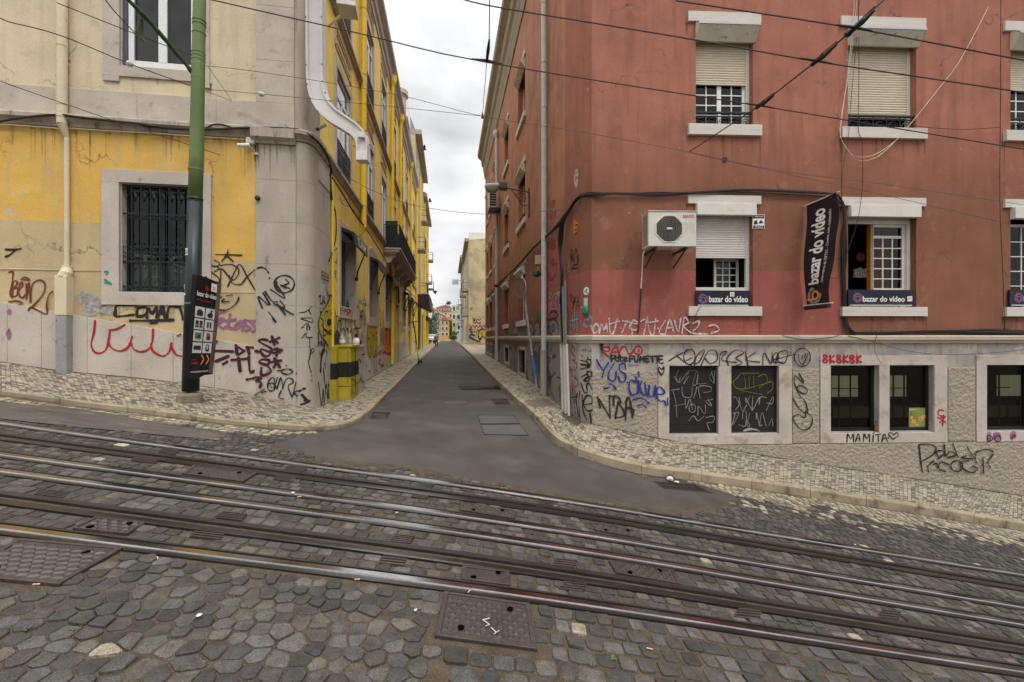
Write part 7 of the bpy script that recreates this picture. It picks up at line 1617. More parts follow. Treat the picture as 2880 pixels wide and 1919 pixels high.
# ---- cable bundles on the facades
def wallpts(W, L, o): return [W.pt(*W.uz(x, y, o), o) for x, y in L]
def bundle(paths, lab, name='cable_bundle', mm=None):
    m = MB()
    for P, r in paths: m.tube([Vector(p) for p in catmull([tuple(q) for q in P], 4)], r, 6)
    return tag(m.build(name, mm or M_cab), lab, 'cables')
def jit(P, a, seed):
    Rr = random.Random(seed); return [p + Vector((Rr.uniform(-a, a), Rr.uniform(-a, a) * .5, Rr.uniform(-a, a))) for p in P]
sideL = wallpts(SR, [(1372, 835), (1409, 793), (1455, 748), (1493, 705), (1528, 671), (1570, 633)], .08); cor = [CH0.pt(*CH0.uz(1602, 585, .06), .06), CH0.pt(*CH0.uz(1622, 562, .06), .06), CH.pt(*CH.uz(1645, 549, .06), .06)]
topR = wallpts(MR, [(1680, 545), (1735, 544), (1850, 546), (1965, 541), (2100, 535), (2240, 540), (2335, 545), (2362, 556), (2373, 590)], .06)
dn_ = wallpts(MR, [(2374, 640), (2373, 720), (2375, 800), (2376, 880), (2382, 918), (2400, 934), (2440, 938), (2600, 932), (2760, 931), (2900, 936), (3100, 940)], .05)
full = sideL + cor + topR + dn_
bundle([(full, .022), (jit(full, .03, 1), .014), (jit(full, .035, 2), .012), (jit(full, .04, 3), .010), (jit([p + Vector((0, 0, -.04)) for p in full], .03, 4), .012), (jit([p + Vector((.03, 0, 0)) for p in dn_], .03, 5), .02), (jit([p + Vector((-.03, 0, 0)) for p in dn_], .03, 6), .018)], 'thick black cable bundle looping around the right building from side street to the far right')
cdn = [CH0.pt(*CH0.uz(1605, 588, .07), .07)] + wallpts(SR, [(1583, 622), (1576, 680), (1576, 720), (1582, 770), (1578, 850)], .12)
bundle([(cdn + wallpts(SR, [(1583, 965)], .12), .03), (jit(cdn, .04, 7), .022), (jit(cdn, .05, 8), .016), (jit(cdn, .05, 9), .014)], 'black cable bundle dropping down the corner of the right building')
M_cond = mat('grey_conduit', (.16, .16, .15), .5, .1, 5); M_condw = mat('white_conduit', (.46, .43, .36), .5, .08, 4, dirt=(.28, .24, .17, .6), ds=4, dth=.58)
m = MB()
for a0, a1, r in (((1574, 820), (1581, 968), .035), ((1583, 805), (1588, 970), .03), ((1590, 790), (1592, 968), .022)): m.tube(wallpts(SR, [a0, a1], .10), r, 8)
o = tag(m.build('grey_conduit', M_cond), 'dark grey conduits above the ledge on the right corner', 'conduit')
m = MB()
for a0, a1, r in (((1579, 968), (1584, 1160), .038), ((1587, 968), (1592, 1165), .034), ((1594, 968), (1600, 1170), .028)): m.tube(wallpts(SR, [a0, a1], .10), r, 8)
tag(m.build('white_conduit', M_condw), 'pale conduits running from the ledge to the pavement at the right corner', 'conduit')
# left building cable over the cornice
cl = wallpts(ML, [(-60, 352), (24, 338), (90, 328), (165, 323), (230, 331), (320, 341), (400, 349), (470, 360), (570, 365), (650, 362), (730, 359), (800, 361)], .15); cl2 = [a + Vector((0, 0, .0)) for a in [ray(842, 366, 8.42), ray(870, 380, 8.5), ray(896, 402, 8.65), ray(920, 440, 9.05), ray(931, 478, 9.5), ray(928, 495, 9.6)]]
bundle([(cl + cl2, .020), (jit(cl + cl2, .02, 11), .012), (wallpts(ML, [(578, 361), (600, 350), (625, 350), (655, 360)], .14), .01)], 'black cable lying along the cornice of the left building and round its corner')
m = MB(); m.tube(wallpts(ML, [(388, 347), (402, 351), (420, 354), (440, 357)], .16), [.02, .04, .04, .02], 8); tag(m.build('cable_sleeve', M_cab), 'fat black sleeve on the cornice cable left of the green pole', 'cable')
m = MB(); m.tube(wallpts(ML, [(-30, 350), (24, 351), (150, 360), (165, 363), (200, 361), (300, 368), (420, 374), (560, 385), (690, 392)], .05), .011, 6); tag(m.build('white_cable', M_pipec), 'cream cable under the cornice of the left building', 'cable')
dcb = wallpts(SL, [(929, 490), (934, 560), (944, 600), (945, 660), (938, 700), (925, 735)], .06)
bundle([(dcb, .014), (jit(dcb, .03, 12), .011), (wallpts(SL, [(955, 555), (965, 575), (985, 580), (980, 560), (965, 565)], .1), .007)], 'thin black cables dropping beside the corner on the yellow side wall')
side_c = wallpts(SL, [(935, 500), (960, 540), (985, 580), (1010, 615), (1050, 675), (1085, 735), (1112, 780), (1140, 810), (1168, 838)], .14); bundle([(side_c, .016), (jit(side_c, .04, 13), .012)], 'black cable following the string course of the yellow side front')
# loose wires on the right facade
for L_, r, mm, l_ in (([(2398, -10), (2402, 24), (2385, 200), (2365, 355), (2370, 400), (2405, 440), (2460, 435), (2520, 395), (2560, 350), (2640, 250), (2700, 170), (2780, 20)], .006, M_wp, 'pale slack wire looping below the upper right window'),
                  ([(2408, -10), (2408, 24), (2388, 200), (2362, 365), (2385, 420), (2415, 452), (2470, 440), (2530, 385), (2555, 357)], .005, M_wp, 'second pale slack wire inside the loop below the upper right window'),
                  ([(2418, -10), (2410, 100), (2392, 300), (2385, 400), (2370, 480), (2368, 550)], .005, M_cab, 'thin dark wire hanging down to the cable bundle'),
                  ([(2415, -10), (2416, 200), (2414, 360), (2424, 400), (2426, 520), (2412, 620), (2390, 690), (2375, 730)], .006, M_cab, 'dark wire hanging in front of both middle windows'),
                  ([(2815, -10), (2814, 300), (2812, 560), (2820, 760), (2826, 930)], .006, M_cab, 'dark vertical wire near the right edge of the red wall'),
                  ([(2365, 356), (2366, 470), (2368, 560)], .005, M_cab, 'dark vertical wire below the upper right sill'),
                  ([(2366, 725), (2338, 735), (2327, 760), (2332, 780), (2355, 782), (2366, 770)], .006, M_cab, 'small wire loop left of the vertical cable bundle'),
                  ([(2200, 944), (2260, 955), (2330, 950), (2370, 940)], .005, M_cab, 'thin wire sagging on the ledge left of the bundle'),
                  ([(2385, 945), (2450, 960), (2540, 985), (2640, 997), (2760, 995), (2880, 984)], .005, M_cab, 'thin wire sagging below the ledge on the right'),
                  ([(2466, 943), (2460, 975), (2465, 1000), (2478, 1022)], .004, M_cab, 'short thin wire hanging over the basement lintel'),
                  ([(2560, 350), (2600, 358), (2700, 364), (2760, 362), (2815, 358)], .006, M_wire, 'brown cable between the two upper right windows'),
                  ([(1945, 940), (1960, 880), (1972, 862)], .005, M_cab, 'thin wire at the lower left corner of the shop window')):
    m = MB(); P = [Vector(q) for q in catmull([tuple(p) for p in wallpts(MR, L_, .10)], 4)]; m.tube(P, r, 5); tag(m.build('facade_wire', mm), l_, 'wire', 'loose wires on the red front')
# ================================================================== FARTHER BUILDINGS
M_roof = MATS['roof_tile']
def fwin(par, W, u0, u1, z0, z1, mw=None, st=.12, d=.12):
    m = MB(); surround(m, W, u0, u1, z0, z1, st, .03); o = m.build('window', mw or M_stoneR, par); m = MB(); m.wb(W, u0, u1, z0, z1, -.01, .012); m.build('pane', MATS['side_glass'], o)
    m = MB(); mu = (u0 + u1) / 2
    for a, b, c, d_ in ((u0, u0 + .07, z0, z1), (u1 - .07, u1, z0, z1), (mu - .04, mu + .04, z0, z1), (u0, u1, z0 + (z1 - z0) * .62, z0 + (z1 - z0) * .62 + .06)): m.wb(W, a, b, c, d_, .0, .022)
    m.build('frame', M_white, o); return o
def block(name, lab, W, Y0, Y1, zt, wallm, floors, nwin, roof='flat', depth=10, zb=-3, balc=(), cat='building', eav=.35):
    t = thing(name, lab, cat, tuple(W.pt(W.atY((Y0 + Y1) / 2), zb + 2, -depth / 2)), 'buildings farther along the side street'); u0, u1 = W.atY(Y0), W.atY(Y1)
    m = MB(); m.wb(W, u0, u1, zb, zt, -depth, 0); m.build('walls', wallm, t)
    m = MB(); m.wb(W, u0 - .02, u1 + .02, zt - .35, zt + .02, -depth - .02, eav); m.build('cornice', M_stone, t)
    if roof == 'tile': m = MB(); m.prism([W.pt(u0, z_, o) for z_, o in ((zt + .02, eav), (zt + 2.2, -depth / 2), (zt + .02, -depth))], W.d * (u1 - u0)); m.build('roof', M_roof, t)
    elif roof == 'mansard': m = MB(); m.prism([W.pt(u0, z_, o) for z_, o in ((zt + .02, 0), (zt + 2.3, -.9), (zt + 2.3, -depth), (zt + .02, -depth))], W.d * (u1 - u0)); m.build('roof', M_zinc, t)
    for k, z_ in enumerate(floors):
        for i in range(nwin):
            uc = u0 + (u1 - u0) * (i + .5) / nwin; fwin(t, W, uc - .5, uc + .5, z_, z_ + 1.9)
            if (k, i) in balc:
                m = MB(); m.wb(W, uc - .9, uc + .9, z_ - .2, z_ - .05, 0, .75); bo_ = m.build('balcony', M_stone, t); m = MB()
                for q in range(13): uu = uc - .9 + 1.8 * q / 12; m.tube([W.pt(uu, z_ - .05, .72), W.pt(uu, z_ + .85, .72)], .014, 4)
                m.tube([W.pt(uc - .9, z_ + .85, .02), W.pt(uc - .9, z_ + .85, .72), W.pt(uc + .9, z_ + .85, .72), W.pt(uc + .9, z_ + .85, .02)], .025, 5); m.build('railing', M_grey_iron, bo_)
    return t
M_pal = mat('pale_yellow_render', (.50, .44, .25), .85, .12, 1.5, dirt=(.36, .30, .17, .5), ds=.8, dth=.55); M_yel2 = mat('warm_yellow_render', (.60, .44, .12), .85, .1, 1.5)
b2 = block('town_house', 'pale grey house with balconies right after the yellow corner building', SL, 35.6, 47, 17.0, M_pal, (4.2, 7.6, 11.0, 14.0), 3, 'mansard', balc=((1, 0), (2, 1), (0, 1)), eav=.5)
m = MB(); 
for i in range(4): m.wb(SL, SL.atY(36.2 + i * 2.7), SL.atY(37.4 + i * 2.7), -1.3, 2.4, -.02, .02)
m.build('shop_door', M_dark, b2)
sa = thing('shop_awning', 'dark purple shop awning far along the left side of the street', 'awning', tuple(SL.pt(su(38), 2.6, .4))); m = MB(); m.prism([SL.pt(su(37), z_, o) for z_, o in ((3.7, 0), (3.7, 1.05), (2.6, 1.1), (2.5, .9), (2.9, 0))], SL.d * 6.0); m.build('canopy', mat('purple_awning', (.035, .02, .028), .6), sa)
block('town_house', 'yellow house with rounded balconies at the far left of the street', SL, 47.1, 60, 15.6, M_yel2, (3.4, 6.6, 9.8, 12.6), 4, 'tile', balc=((0, 1), (0, 2), (1, 1), (1, 3), (2, 2)), eav=.4)
for i, Y in enumerate((39.5, 47.1, 53)):
    m = MB(); m.tube([SL.pt(su(Y), -1, .15), SL.pt(su(Y), 14.5, .15)], .09, 8); m.build('rain_pipe', M_ypipe, b2)
for k in range(7):
    Y = 47.6 + k * 1.9; t_ = thing('awning', f'small black folded awning over shop window number {k + 1} from the near end of the far yellow house', 'awning', tuple(SL.pt(su(Y), 2.4, .2)), 'small awnings of the far yellow house'); t_['label'] = 'small black awning, ' + ('first', 'second', 'third', 'fourth', 'fifth', 'sixth', 'seventh')[k] + ' one beyond the dark purple shop awning'; m = MB(); m.prism([SL.pt(su(Y), z_, o) for z_, o in ((2.5, 0), (2.3, .5), (1.7, .55), (2.1, 0))], SL.d * 1.1); m.build('canopy', M_black, t_)
# wall-mounted lamps far left
# party-wall building beyond the open lot on the right
FW = Wall(tuple((RW(58.3)).to_2d()), (1, .12))
M_party = mat('peeling_party_wall', (.50, .42, .25), .9, .22, .55, .01, 10, dirt=(.24, .22, .19, .75), ds=.42, dth=.52)
SRb = Wall(tuple(RW(58.3).to_2d()), (-.146, 1), -1)
pb = thing('party_wall_house', 'tall house with a bare peeling yellowish side wall beyond the open lot', 'building', tuple(RW(60) + Vector((4, 0, -1))))
m = MB(); P = [FW.pt(0, 0), FW.pt(11, 0), FW.pt(11, 0) + SRb.d * 18, SRb.pt(18, 0)]; V = [p + Vector((0, 0, -3)) for p in P] + [P[0] + Vector((0, 0, 13.1)), P[1] + Vector((0, 0, 14.2)), P[2] + Vector((0, 0, 14)), P[3] + Vector((0, 0, 13.1))]; m.hexa(V); m.build('walls', M_party, pb)
m = MB(); m.wb(FW, .1, 10.9, 13.0, 14.5, -2.2, -1.8); m.build('parapet', M_offw, pb)
m = MB(); m.wb(SRb, -.02, 18, 12.9, 13.3, -.1, .5); m.build('cornice', M_stain, pb)
for i in range(4):
    for z_ in (-.3, 3.2, 6.6, 9.8): fwin(pb, SRb, 1.2 + i * 4, 2.4 + i * 4, z_, z_ + 2.1)
for z_, i in ((3.1, 0), (6.5, 0), (6.5, 2)):
    m = MB(); m.wb(SRb, .5 + i * 4, 3 + i * 4, z_ - .2, z_, 0, .9); bo_ = m.build('balcony', M_stain, pb); m = MB()
    for q in range(14): m.tube([SRb.pt(.5 + i * 4 + 2.5 * q / 13, z_, .86), SRb.pt(.5 + i * 4 + 2.5 * q / 13, z_ + .95, .86)], .015, 4)
    m.tube([SRb.pt(.5 + i * 4, z_ + .95, .05), SRb.pt(.5 + i * 4, z_ + .95, .86), SRb.pt(3 + i * 4, z_ + .95, .86)], .025, 4); m.build('railing', M_grey_iron, bo_)
block('town_house', 'dark grey narrow house behind the peeling party wall', SRb, 76.4, 96, 14.5, mat('grey_render_far', (.24, .225, .20), .9, .2, .6), (-.2, 3.2, 6.6, 9.8), 5, 'flat', balc=((1, 0), (2, 2), (1, 3)), eav=.6)
pos = SRb.pt(SRb.atY(77) , 9.6, .9); t_ = thing('hanging_sign', 'pale square sign hung out from the far grey house', 'sign', tuple(pos)); m = MB(); m.box(pos + Vector((-.55, 0, .2)), (.55, .06, .45)); m.build('panel', mat('pale_sign', (.45, .55, .58), .6, .2, 6), t_); m = MB(); m.tube([pos + Vector((.9, 0, .5)), pos + Vector((-.2, 0, .5))], .03, 5); m.build('bracket', M_iron, t_)
for k, z_ in enumerate((1.8, 3.6)):
    pos = SRb.pt(SRb.atY(75), z_, .0); t_ = thing('wall_lantern', ('dark wall lantern low on the far right house', 'dark wall lantern higher on the far right house')[k], 'lantern', tuple(pos)); m = MB(); m.tube([pos, pos + SRb.n * .9 + Vector((0, 0, .3))], .03, 5); m.build('bracket', M_iron, t_); m = MB(); m.lathe(pos + SRb.n * .9 + Vector((0, 0, -.1)), [(.08, -.35), (.2, .1), (.24, .15), (.03, .4)], 6); m.build('lantern', M_iron, t_)
# downhill quarter at the end of the street: real boxes standing beyond the crest
def house(x0, x1, yb, yt, Y, dpt, wm, lab, nx, nz, roof=None, z0=-9, name='far_house', ryaw=0.0):
    a, b = (x0 - CX) / F * Y, (x1 - CX) / F * Y; zt = (CY - yt) / F * Y; Wf = Wall((a, Y), (1, ryaw)); w = (b - a); t = thing(name, lab, 'building', (a + w / 2, Y + dpt / 2, z0), 'houses at the far end of the street'); m = MB(); m.wb(Wf, 0, w, z0, zt, -dpt, 0); m.build('walls', wm, t)
    if roof: m = MB(); pk = zt + roof; m.prism([Wf.pt(-.3, zt, .3), Wf.pt(w + .3, zt, .3), Wf.pt(w + .3, zt + .01, .31), Wf.pt(w * .5, pk, .3)], Wf.n * -dpt); m.build('roof', MATS['red_roof'], t)
    zlo = (CY - 945) / F * Y - .5; fh = (zt - zlo) / nz
    for j in range(nz):
        for i in range(nx):
            uc = w * (i + .5) / nx; ww = min(.55, w / nx * .28); m = MB(); m.wb(Wf, uc - ww - .15, uc + ww + .15, zlo + fh * (j + .25), zlo + fh * (j + .85), -.01, .05); o = m.build('window', M_white, t); m = MB(); m.wb(Wf, uc - ww, uc + ww, zlo + fh * (j + .3), zlo + fh * (j + .8), .0, .07); m.build('pane', MATS['side_glass'], o)
    return t
mat('red_roof', (.40, .15, .085), .8, .15, 2)
M_w2 = mat('white_render_far', (.56, .54, .50), .85, .1, .4); M_or = mat('orange_render', (.58, .36, .10), .85, .08, .5); M_yg = mat('lime_render', (.50, .50, .16), .85, .1, .5); M_pk = mat('pinkish_render', (.46, .36, .26), .85, .2, .4)
house(1240, 1262, 957, 901, 150, 10, M_or, 'orange house with a red gable roof at the street end', 2, 3, 1.6)
house(1262, 1272, 957, 880, 158, 14, M_w2, 'white house wall left of the lime green house', 1, 4)
house(1271, 1283, 957, 858, 152, 14, M_yg, 'lime yellow tall house at the street end', 1, 4)
house(1283, 1293, 950, 856, 140, 12, mat('grey_balcony_house', (.42, .42, .40), .8), 'pale grey house with balconies beside the lime house', 2, 4)
house(1216, 1224, 960, 872, 175, 4, mat('ochre_far', (.55, .42, .20), .85, .1, .5), 'narrow ochre house at the left of the street end', 1, 5, .8)
house(1226, 1240, 957, 884, 170, 18, M_pk, 'beige row house with many windows behind the ochre house', 3, 4, .8)
house(1240, 1268, 957, 877, 200, 16, M_w2, 'white house with a red roof behind the orange one', 3, 5, 1.2)
house(1226, 1270, 957, 866, 260, 18, M_pk, 'brownish long house highest on the far hillside', 6, 6, 1.5)
house(1198, 1218, 957, 900, 280, 18, M_pk, 'far pale house behind the trees', 3, 4, 1.5)
# trees at the left of the street end
M_leaf = mat('leaf_green', (.055, .10, .030), .7, .5, 1.2, attr=True); M_bark = mat('bark', (.10, .075, .05), .9)
def tree(c, h, r, lab, seed, n=900, conif=0, ls=.22):
    Rr = random.Random(seed); t = thing('tree', lab, 'tree', tuple(c), 'trees at the far end'); m = MB(); c = Vector(c); m.tube([c, c + Vector((.1, 0, h * .5)), c + Vector((0, 0, h * .9))], [.25, .16, .05], 7)
    tips = []
    for k in range(9):
        a = k * 2.4; l = r * Rr.uniform(.5, .9); q = c + Vector((math.cos(a) * l, math.sin(a) * l, h * Rr.uniform(.5, .92))); m.tube([c + Vector((0, 0, h * (.3 + .04 * k))), q], [.09, .03], 5); tips.append(q)
    m.build('trunk', M_bark, t); m = MB()
    for k in range(n):
        q = Rr.choice(tips) + Vector([Rr.gauss(0, r * .24) for _ in range(3)]); s = ls * Rr.uniform(.6, 1.3); u = Vector([Rr.uniform(-1, 1) for _ in range(3)]).normalized(); v = u.orthogonal().normalized(); cc = Rr.uniform(.6, 1.5); col = (.05 * cc, .085 * cc, .028 * cc)
        m.add([q - u * s, q - v * s * .5, q + u * s, q + v * s * .5], [(0, 1, 2, 3)], col)
    m.build('crown', M_leaf, t, fixn=False)
def at(x, Y, z_): return Vector(((x - CX) / F * Y, Y, z_))
tree(at(1208, 112, -3), 9.5, 2.2, 'dense green tree rising behind the far left houses', 1)
tree(at(1212, 128, -4), 9.5, 2.0, 'darker tree lower behind the far left houses', 2)
tree(at(1256, 265, 4), 20, 2.2, 'small palm-like tree on top of the far hillside', 3, 500, ls=.5)
tree(at(1276, 126, -2.6), 4.6, 0.9, 'yellow green bush in front of the lime house', 4, 400)
# parked vehicles at the far end
M_tyre = M_black
def car(c, ang, colr, lab, L_=4.0, van=False):
    t = thing('parked_car', lab, 'car', tuple(c), 'cars parked at the far end of the street'); R = Matrix.Rotation(ang, 3, 'Z'); c = Vector(c)
    def T(x, y, z_): return c + R @ Vector((x, y, z_))
    pr = [(-2, .35), (-2, .75), (-1.85, .9), (-1.3, .98), (-.85, 1.42), (.7, 1.46), (1.3, 1.0), (1.95, .85), (2.02, .6), (2.0, .3)]
    m = MB(); m.prism([T(x * L_ / 4, -.82, z_) for x, z_ in pr], R @ Vector((0, 1.64, 0))); m.build('body', colr, t, bevel=.06)
    m = MB()
    for sy in (-.825, .825): m.add([T(x * L_ / 4, sy * 1.004, z_) for x, z_ in ((-1.15, 1.0), (-.8, 1.36), (.62, 1.38), (1.1, 1.02))], [(0, 1, 2, 3)])
    m.add([T(-1.33, -.7, 1.0), T(-1.33, .7, 1.0), T(-.90, .65, 1.39), T(-.90, -.65, 1.39)], [(0, 1, 2, 3)]); m.build('side_window', MATS['side_glass'], t)
    for x in (-1.25, 1.3):
        for sy in (-.8, .8): m = MB(); m.lathe(T(x, sy, .31), [(.31, -.1), (.31, .1)], 14, R=R @ RX); m.build('wheel', M_tyre, t)
    m = MB()
    for sy in (-.6, .6): m.box(T(-2.01, sy, .72), (.02, .14, .07), R)
    m.build('tail_light', mat('tail_red', (.35, .01, .01), .4), t)
M_cw = mat('car_white', (.6, .6, .6), .3); M_cd = mat('car_dark', (.03, .03, .035), .3); M_cr = mat('car_red', (.50, .02, .02), .35)
car(at(1211, 84, zs(84) + .05), 1.9, M_cw, 'white car parked at the far left of the street'); car(at(1214, 92, zs(92) + .05), 1.9, M_cd, 'dark car parked behind the white one'); car(at(1216, 102, zs(102)), 1.9, M_cw, 'second white car, farthest on the left'); car(at(1261, 134, -1.95), 1.5, M_cr, 'small red car at the end of the street')
# right lot wall bits and far pavements done; opposite side of the sloping street is behind the camera
# ================================================================== GRAFFITI (spray paint on the walls, parts of the buildings)
K_ = mat('spray_black', (.018, .017, .016), .6, .3, 12); G_red = mat('spray_red', (.36, .012, .018), .6, .15, 9); G_mar = mat('spray_maroon', (.055, .010, .018), .6, .2, 9); G_brn = mat('spray_rust', (.16, .035, .018), .6, .2, 9)
G_blu = mat('spray_blue', (.012, .025, .20), .6, .2, 9); G_wht = mat('spray_white', (.52, .44, .43), .7, .25, 9); G_pur = mat('spray_purple', (.27, .115, .20), .7, .3, 6); G_gry = mat('spray_silver', (.38, .355, .34), .7, .2, 9); G_cya = mat('spray_cyan', (.16, .36, .42), .7, .3, 9); G_grn = mat('spray_green', (.02, .22, .12), .7, .2, 9)
G_yel = mat('spray_yellow', (.50, .41, .035), .7, .12, 6); G_ora = mat('spray_orange', (.56, .17, .02), .7, .3, 6); G_lgr = mat('spray_grey', (.20, .20, .19), .7, .25, 9); G_cream = mat('spray_cream', (.48, .44, .38), .8, .12, 4); G_lbl = mat('spray_light_blue', (.10, .22, .38), .7, .4, 6)
for q in (K_, G_red, G_mar, G_brn, G_blu, G_pur, G_grn, G_ora, G_lgr, G_lbl): alpha_noise(q, .30, .42)
for q in (G_wht, G_gry, G_cya, G_yel, G_cream): alpha_noise(q, .33, .55)
Z0 = ((0, 600), 2.45); Z1 = ((540, 760), 3.919); ZL = ((20, 700), 4.356); Z2 = ((1320, 500), 2.8); Z3 = ((1500, 900), 3.136); Z4 = ((2180, 900), 3.136); Z5 = ((860, 780), 4.125); Z6 = ((1340, 560), 2.612); Z7 = ((1580, 900), 4.126); Z8 = ((1160, 780), 6.533); Z9 = ((900, 540), 3.409)
def el(x, y, a, b, n=12, r=0): return ' '.join('%.0f,%.0f' % (x + a * math.cos(6.4 * i / n), y + b * math.sin(6.4 * i / n)) for i in range(n + 1))
class ArcW:
    def uz(s, x, y, o=0.0):
        r = Vector(((x - CX) / F, 1, (CY - y) / F)); acc = 0
        for a, b in zip(ARC, ARC[1:]):
            d = b - a; n = Vector((d.y, -d.x, 0)).normalized(); k = (a + n * o).dot(n) / r.dot(n); p = r * k; t = (p - a).dot(d) / d.length_squared
            if -.05 <= t <= 1.05: return (acc + t * d.length, p.z)
            acc += d.length
        return (acc, (CY - y) / F * 8.8)
    def pt(s, u, z, o=0.0):
        acc = 0
        for i, (a, b) in enumerate(zip(ARC, ARC[1:])):
            d = b - a
            if u <= acc + d.length or i == len(ARC) - 2: t = (u - acc) / d.length; n = Vector((d.y, -d.x, 0)).normalized(); return a + d * t + n * o + Vector((0, 0, z))
            acc += d.length
AW = ArcW()
def GF(W, Z, s, w, m, par, off=.004, label=None): return graf(W, Z[0], Z[1], s, w, m, par, off=off, label=label)
def scrib(W, Z, x0, y0, x1, y1, n, w, m, par, seed, off=.004, vert=False):
    R = random.Random(seed); S = []
    for i in range(n):
        if vert: a, b = x0, x1; c, d = y0 + (y1 - y0) * i / n, y0 + (y1 - y0) * (i + .9) / n
        else: a, b = x0 + (x1 - x0) * i / n, x0 + (x1 - x0) * (i + .95) / n; c, d = y0, y1
        k = R.choice((3, 4, 5)); pts = []
        G8 = [(0, 0), (0, 1), (1, 0), (1, 1), (.5, 0), (.5, 1), (0, .5), (1, .5), (.5, .5)]; last = None
        for _ in range(k):
            q = R.choice([g_ for g_ in G8 if g_ != last]); last = q; pts.append('%.0f,%.0f' % (a + (b - a) * (q[0] + R.uniform(-.12, .12)), c + (d - c) * (q[1] + R.uniform(-.08, .08))))
        S.append(' '.join(pts))
    return graf(W, Z[0], Z[1], ';'.join(S), w, m, par, off=off)
# left front
GF(ML, Z0, '930,632 865,632 805,638 795,670 797,708 850,708 918,700;950,652 1010,650 1000,700 945,708 950,652;1012,720 1020,655 1048,690 1082,645 1078,718;1090,718 1118,640 1135,718;1095,690 1130,688;1150,722 1165,648 1205,643 1240,650 1262,730;900,740 1050,740 1195,735;1042,757 1078,753', .052, K_, LB, .0265 - .02, 'black COMAN tag below the window')
GF(ML, Z0, '655,742 645,830 628,900 645,950 680,965 725,945 745,890 757,810 750,806 800,800 858,770;745,890 770,930 830,950 885,920 910,850;905,900 925,940 980,955 1030,930 1050,880 1055,800;1040,900 1055,950 1120,985 1165,955 1182,895;1185,925 1210,970 1250,985;1455,925 1480,905 1497,880;1225,845 1245,835', .036, G_red, LB, .030, 'red wavy line on the marble base')
GF(ML, ZL, '25,290 70,282 62,400 38,540 62,600;62,590 75,410 120,400 118,440 80,490 130,480 125,560 90,585;130,520 190,450 175,410 145,480 150,570 190,600 225,560;232,430 238,610;240,600 268,410 285,652;288,648 310,440 400,385 465,430 440,560 310,712;178,375 215,348 275,380 190,378;30,650 120,640 190,668 100,705 140,712 225,738', .030, G_brn, LB, .006, 'rust brown curly tag at the left edge')
GF(ML, ZL, '262,755 300,722 470,800 490,760 485,680 510,570 555,525', .032, G_brn, LB, .031)
GF(ML, ZL, '850,610 960,540 1040,600 960,640 1090,620 1120,690 960,700 1130,660 1180,720 1270,780 1130,760 1050,800 940,780 1100,740;900,650 1000,560 1060,660;1000,700 1200,780', .085, G_gry, LB, .006)
GF(ML, Z0, '722,402 742,405 732,422;722,458 770,490 725,478', .03, G_grn, LB, .036); GF(ML, Z0, '40,250 100,252 140,245;40,300 70,285 100,258', .04, K_, LB, .006)
blob(ML, Z0[0], Z0[1], '62,655 78,672 76,695 62,700 45,680', G_pur, LB, off=.03); blob(ML, Z0[0], Z0[1], '62,790 74,815 76,850 62,875 40,830', G_pur, LB, off=.03)
GF(ML, Z0, '1460,362 1495,366 1512,345 1480,325;1455,405 1500,440 1512,470 1480,495;1498,370 1522,400 1512,520;1480,402 1530,385 1600,460 1642,420 1640,380 1590,352 1520,360;1570,505 1600,440 1650,352 1700,430 1755,525;1580,430 1600,480 1660,490 1700,440 1755,390;1488,285 1560,286 1667,290;1572,255 1565,285 1530,330;1560,290 1612,335 1575,303;1492,585 1530,577;1565,570 1600,563;1547,592 1530,610 1580,608;1507,665 1570,665 1630,620 1648,580', .026, K_, LB, .006, 'thin black tag and smiling face on the beige wall')
GF(ML, Z0, '1772,380 1800,372 1830,385 1850,410;1856,446', .03, K_, LB, .042)
GF(ML, Z1, '250,480 360,460;300,470 240,545;300,590 360,545 300,540 285,600 340,640 390,620;420,490 400,620 440,640;370,560 480,545;540,560 480,610 470,650 530,610 560,580 560,660;640,560 580,550 590,600 650,640 600,665;700,560 660,570 700,640 670,680', .052, G_pur, LB, .006, 'faded purple lettering')
GF(ML, Z1, '252,890 450,898;265,1005 400,950;345,1035 385,1010;485,830 575,890;490,840 502,930 560,900;612,850 632,920;605,850 670,852;440,990 610,975;515,970 532,1112;628,955 642,1120 680,1112;610,1205 680,1190', .055, G_mar, LB, .031)
GF(ML, Z1, '832,775 780,765 735,785 870,862 855,900 760,870 775,930 830,950 880,905;850,992 770,985 745,1020 830,1045 850,1005;830,1050 870,1120 770,1160 765,1080;705,1180 762,1190 705,1222 762,1240 748,1290;700,892 735,900;882,732 910,822;862,790 962,745;902,762 945,802;912,872 992,882;942,865 935,940;902,912 970,902;870,1012 985,995;912,970 970,1070;940,1002 905,1070', .050, G_mar, LB, .040, 'maroon vertical tag with asterisks on the pilaster')
GF(ML, Z1, '775,420 730,290 850,390 780,245 860,375 ;805,235 880,340 940,350;870,215 1025,310 925,150;' + el(1018, 153, 112, 95) + ';935,130 925,190 975,240;980,165 1030,195;1035,105 1068,140 1010,175 1075,200;905,370 1000,415 1022,395 975,340;940,375 1030,490;1000,425 1120,490;850,465 930,570 893,540', .030, K_, LB, .041, 'black tag with a circled letter on the pilaster')
GF(ML, Z1, '830,1270 850,1220 890,1180 908,1200;' + el(875, 1288, 42, 45, 10) + ';900,1300 942,1185;905,1210 935,1310;940,1300 980,1185 1002,1310;1000,1300 1040,1200 1100,1195 1112,1240 1060,1280 1105,1400;1145,1240 1110,1385;1165,1330 1120,1352 1165,1385;' + el(1048, 1118, 62, 28, 10) + ';1040,1050;1152,1135;945,1110 978,1105;865,1255;878,1285;705,1370 800,1312;770,1350 820,1335;985,1330 960,1400 1010,1420', .026, K_, LB, .041)
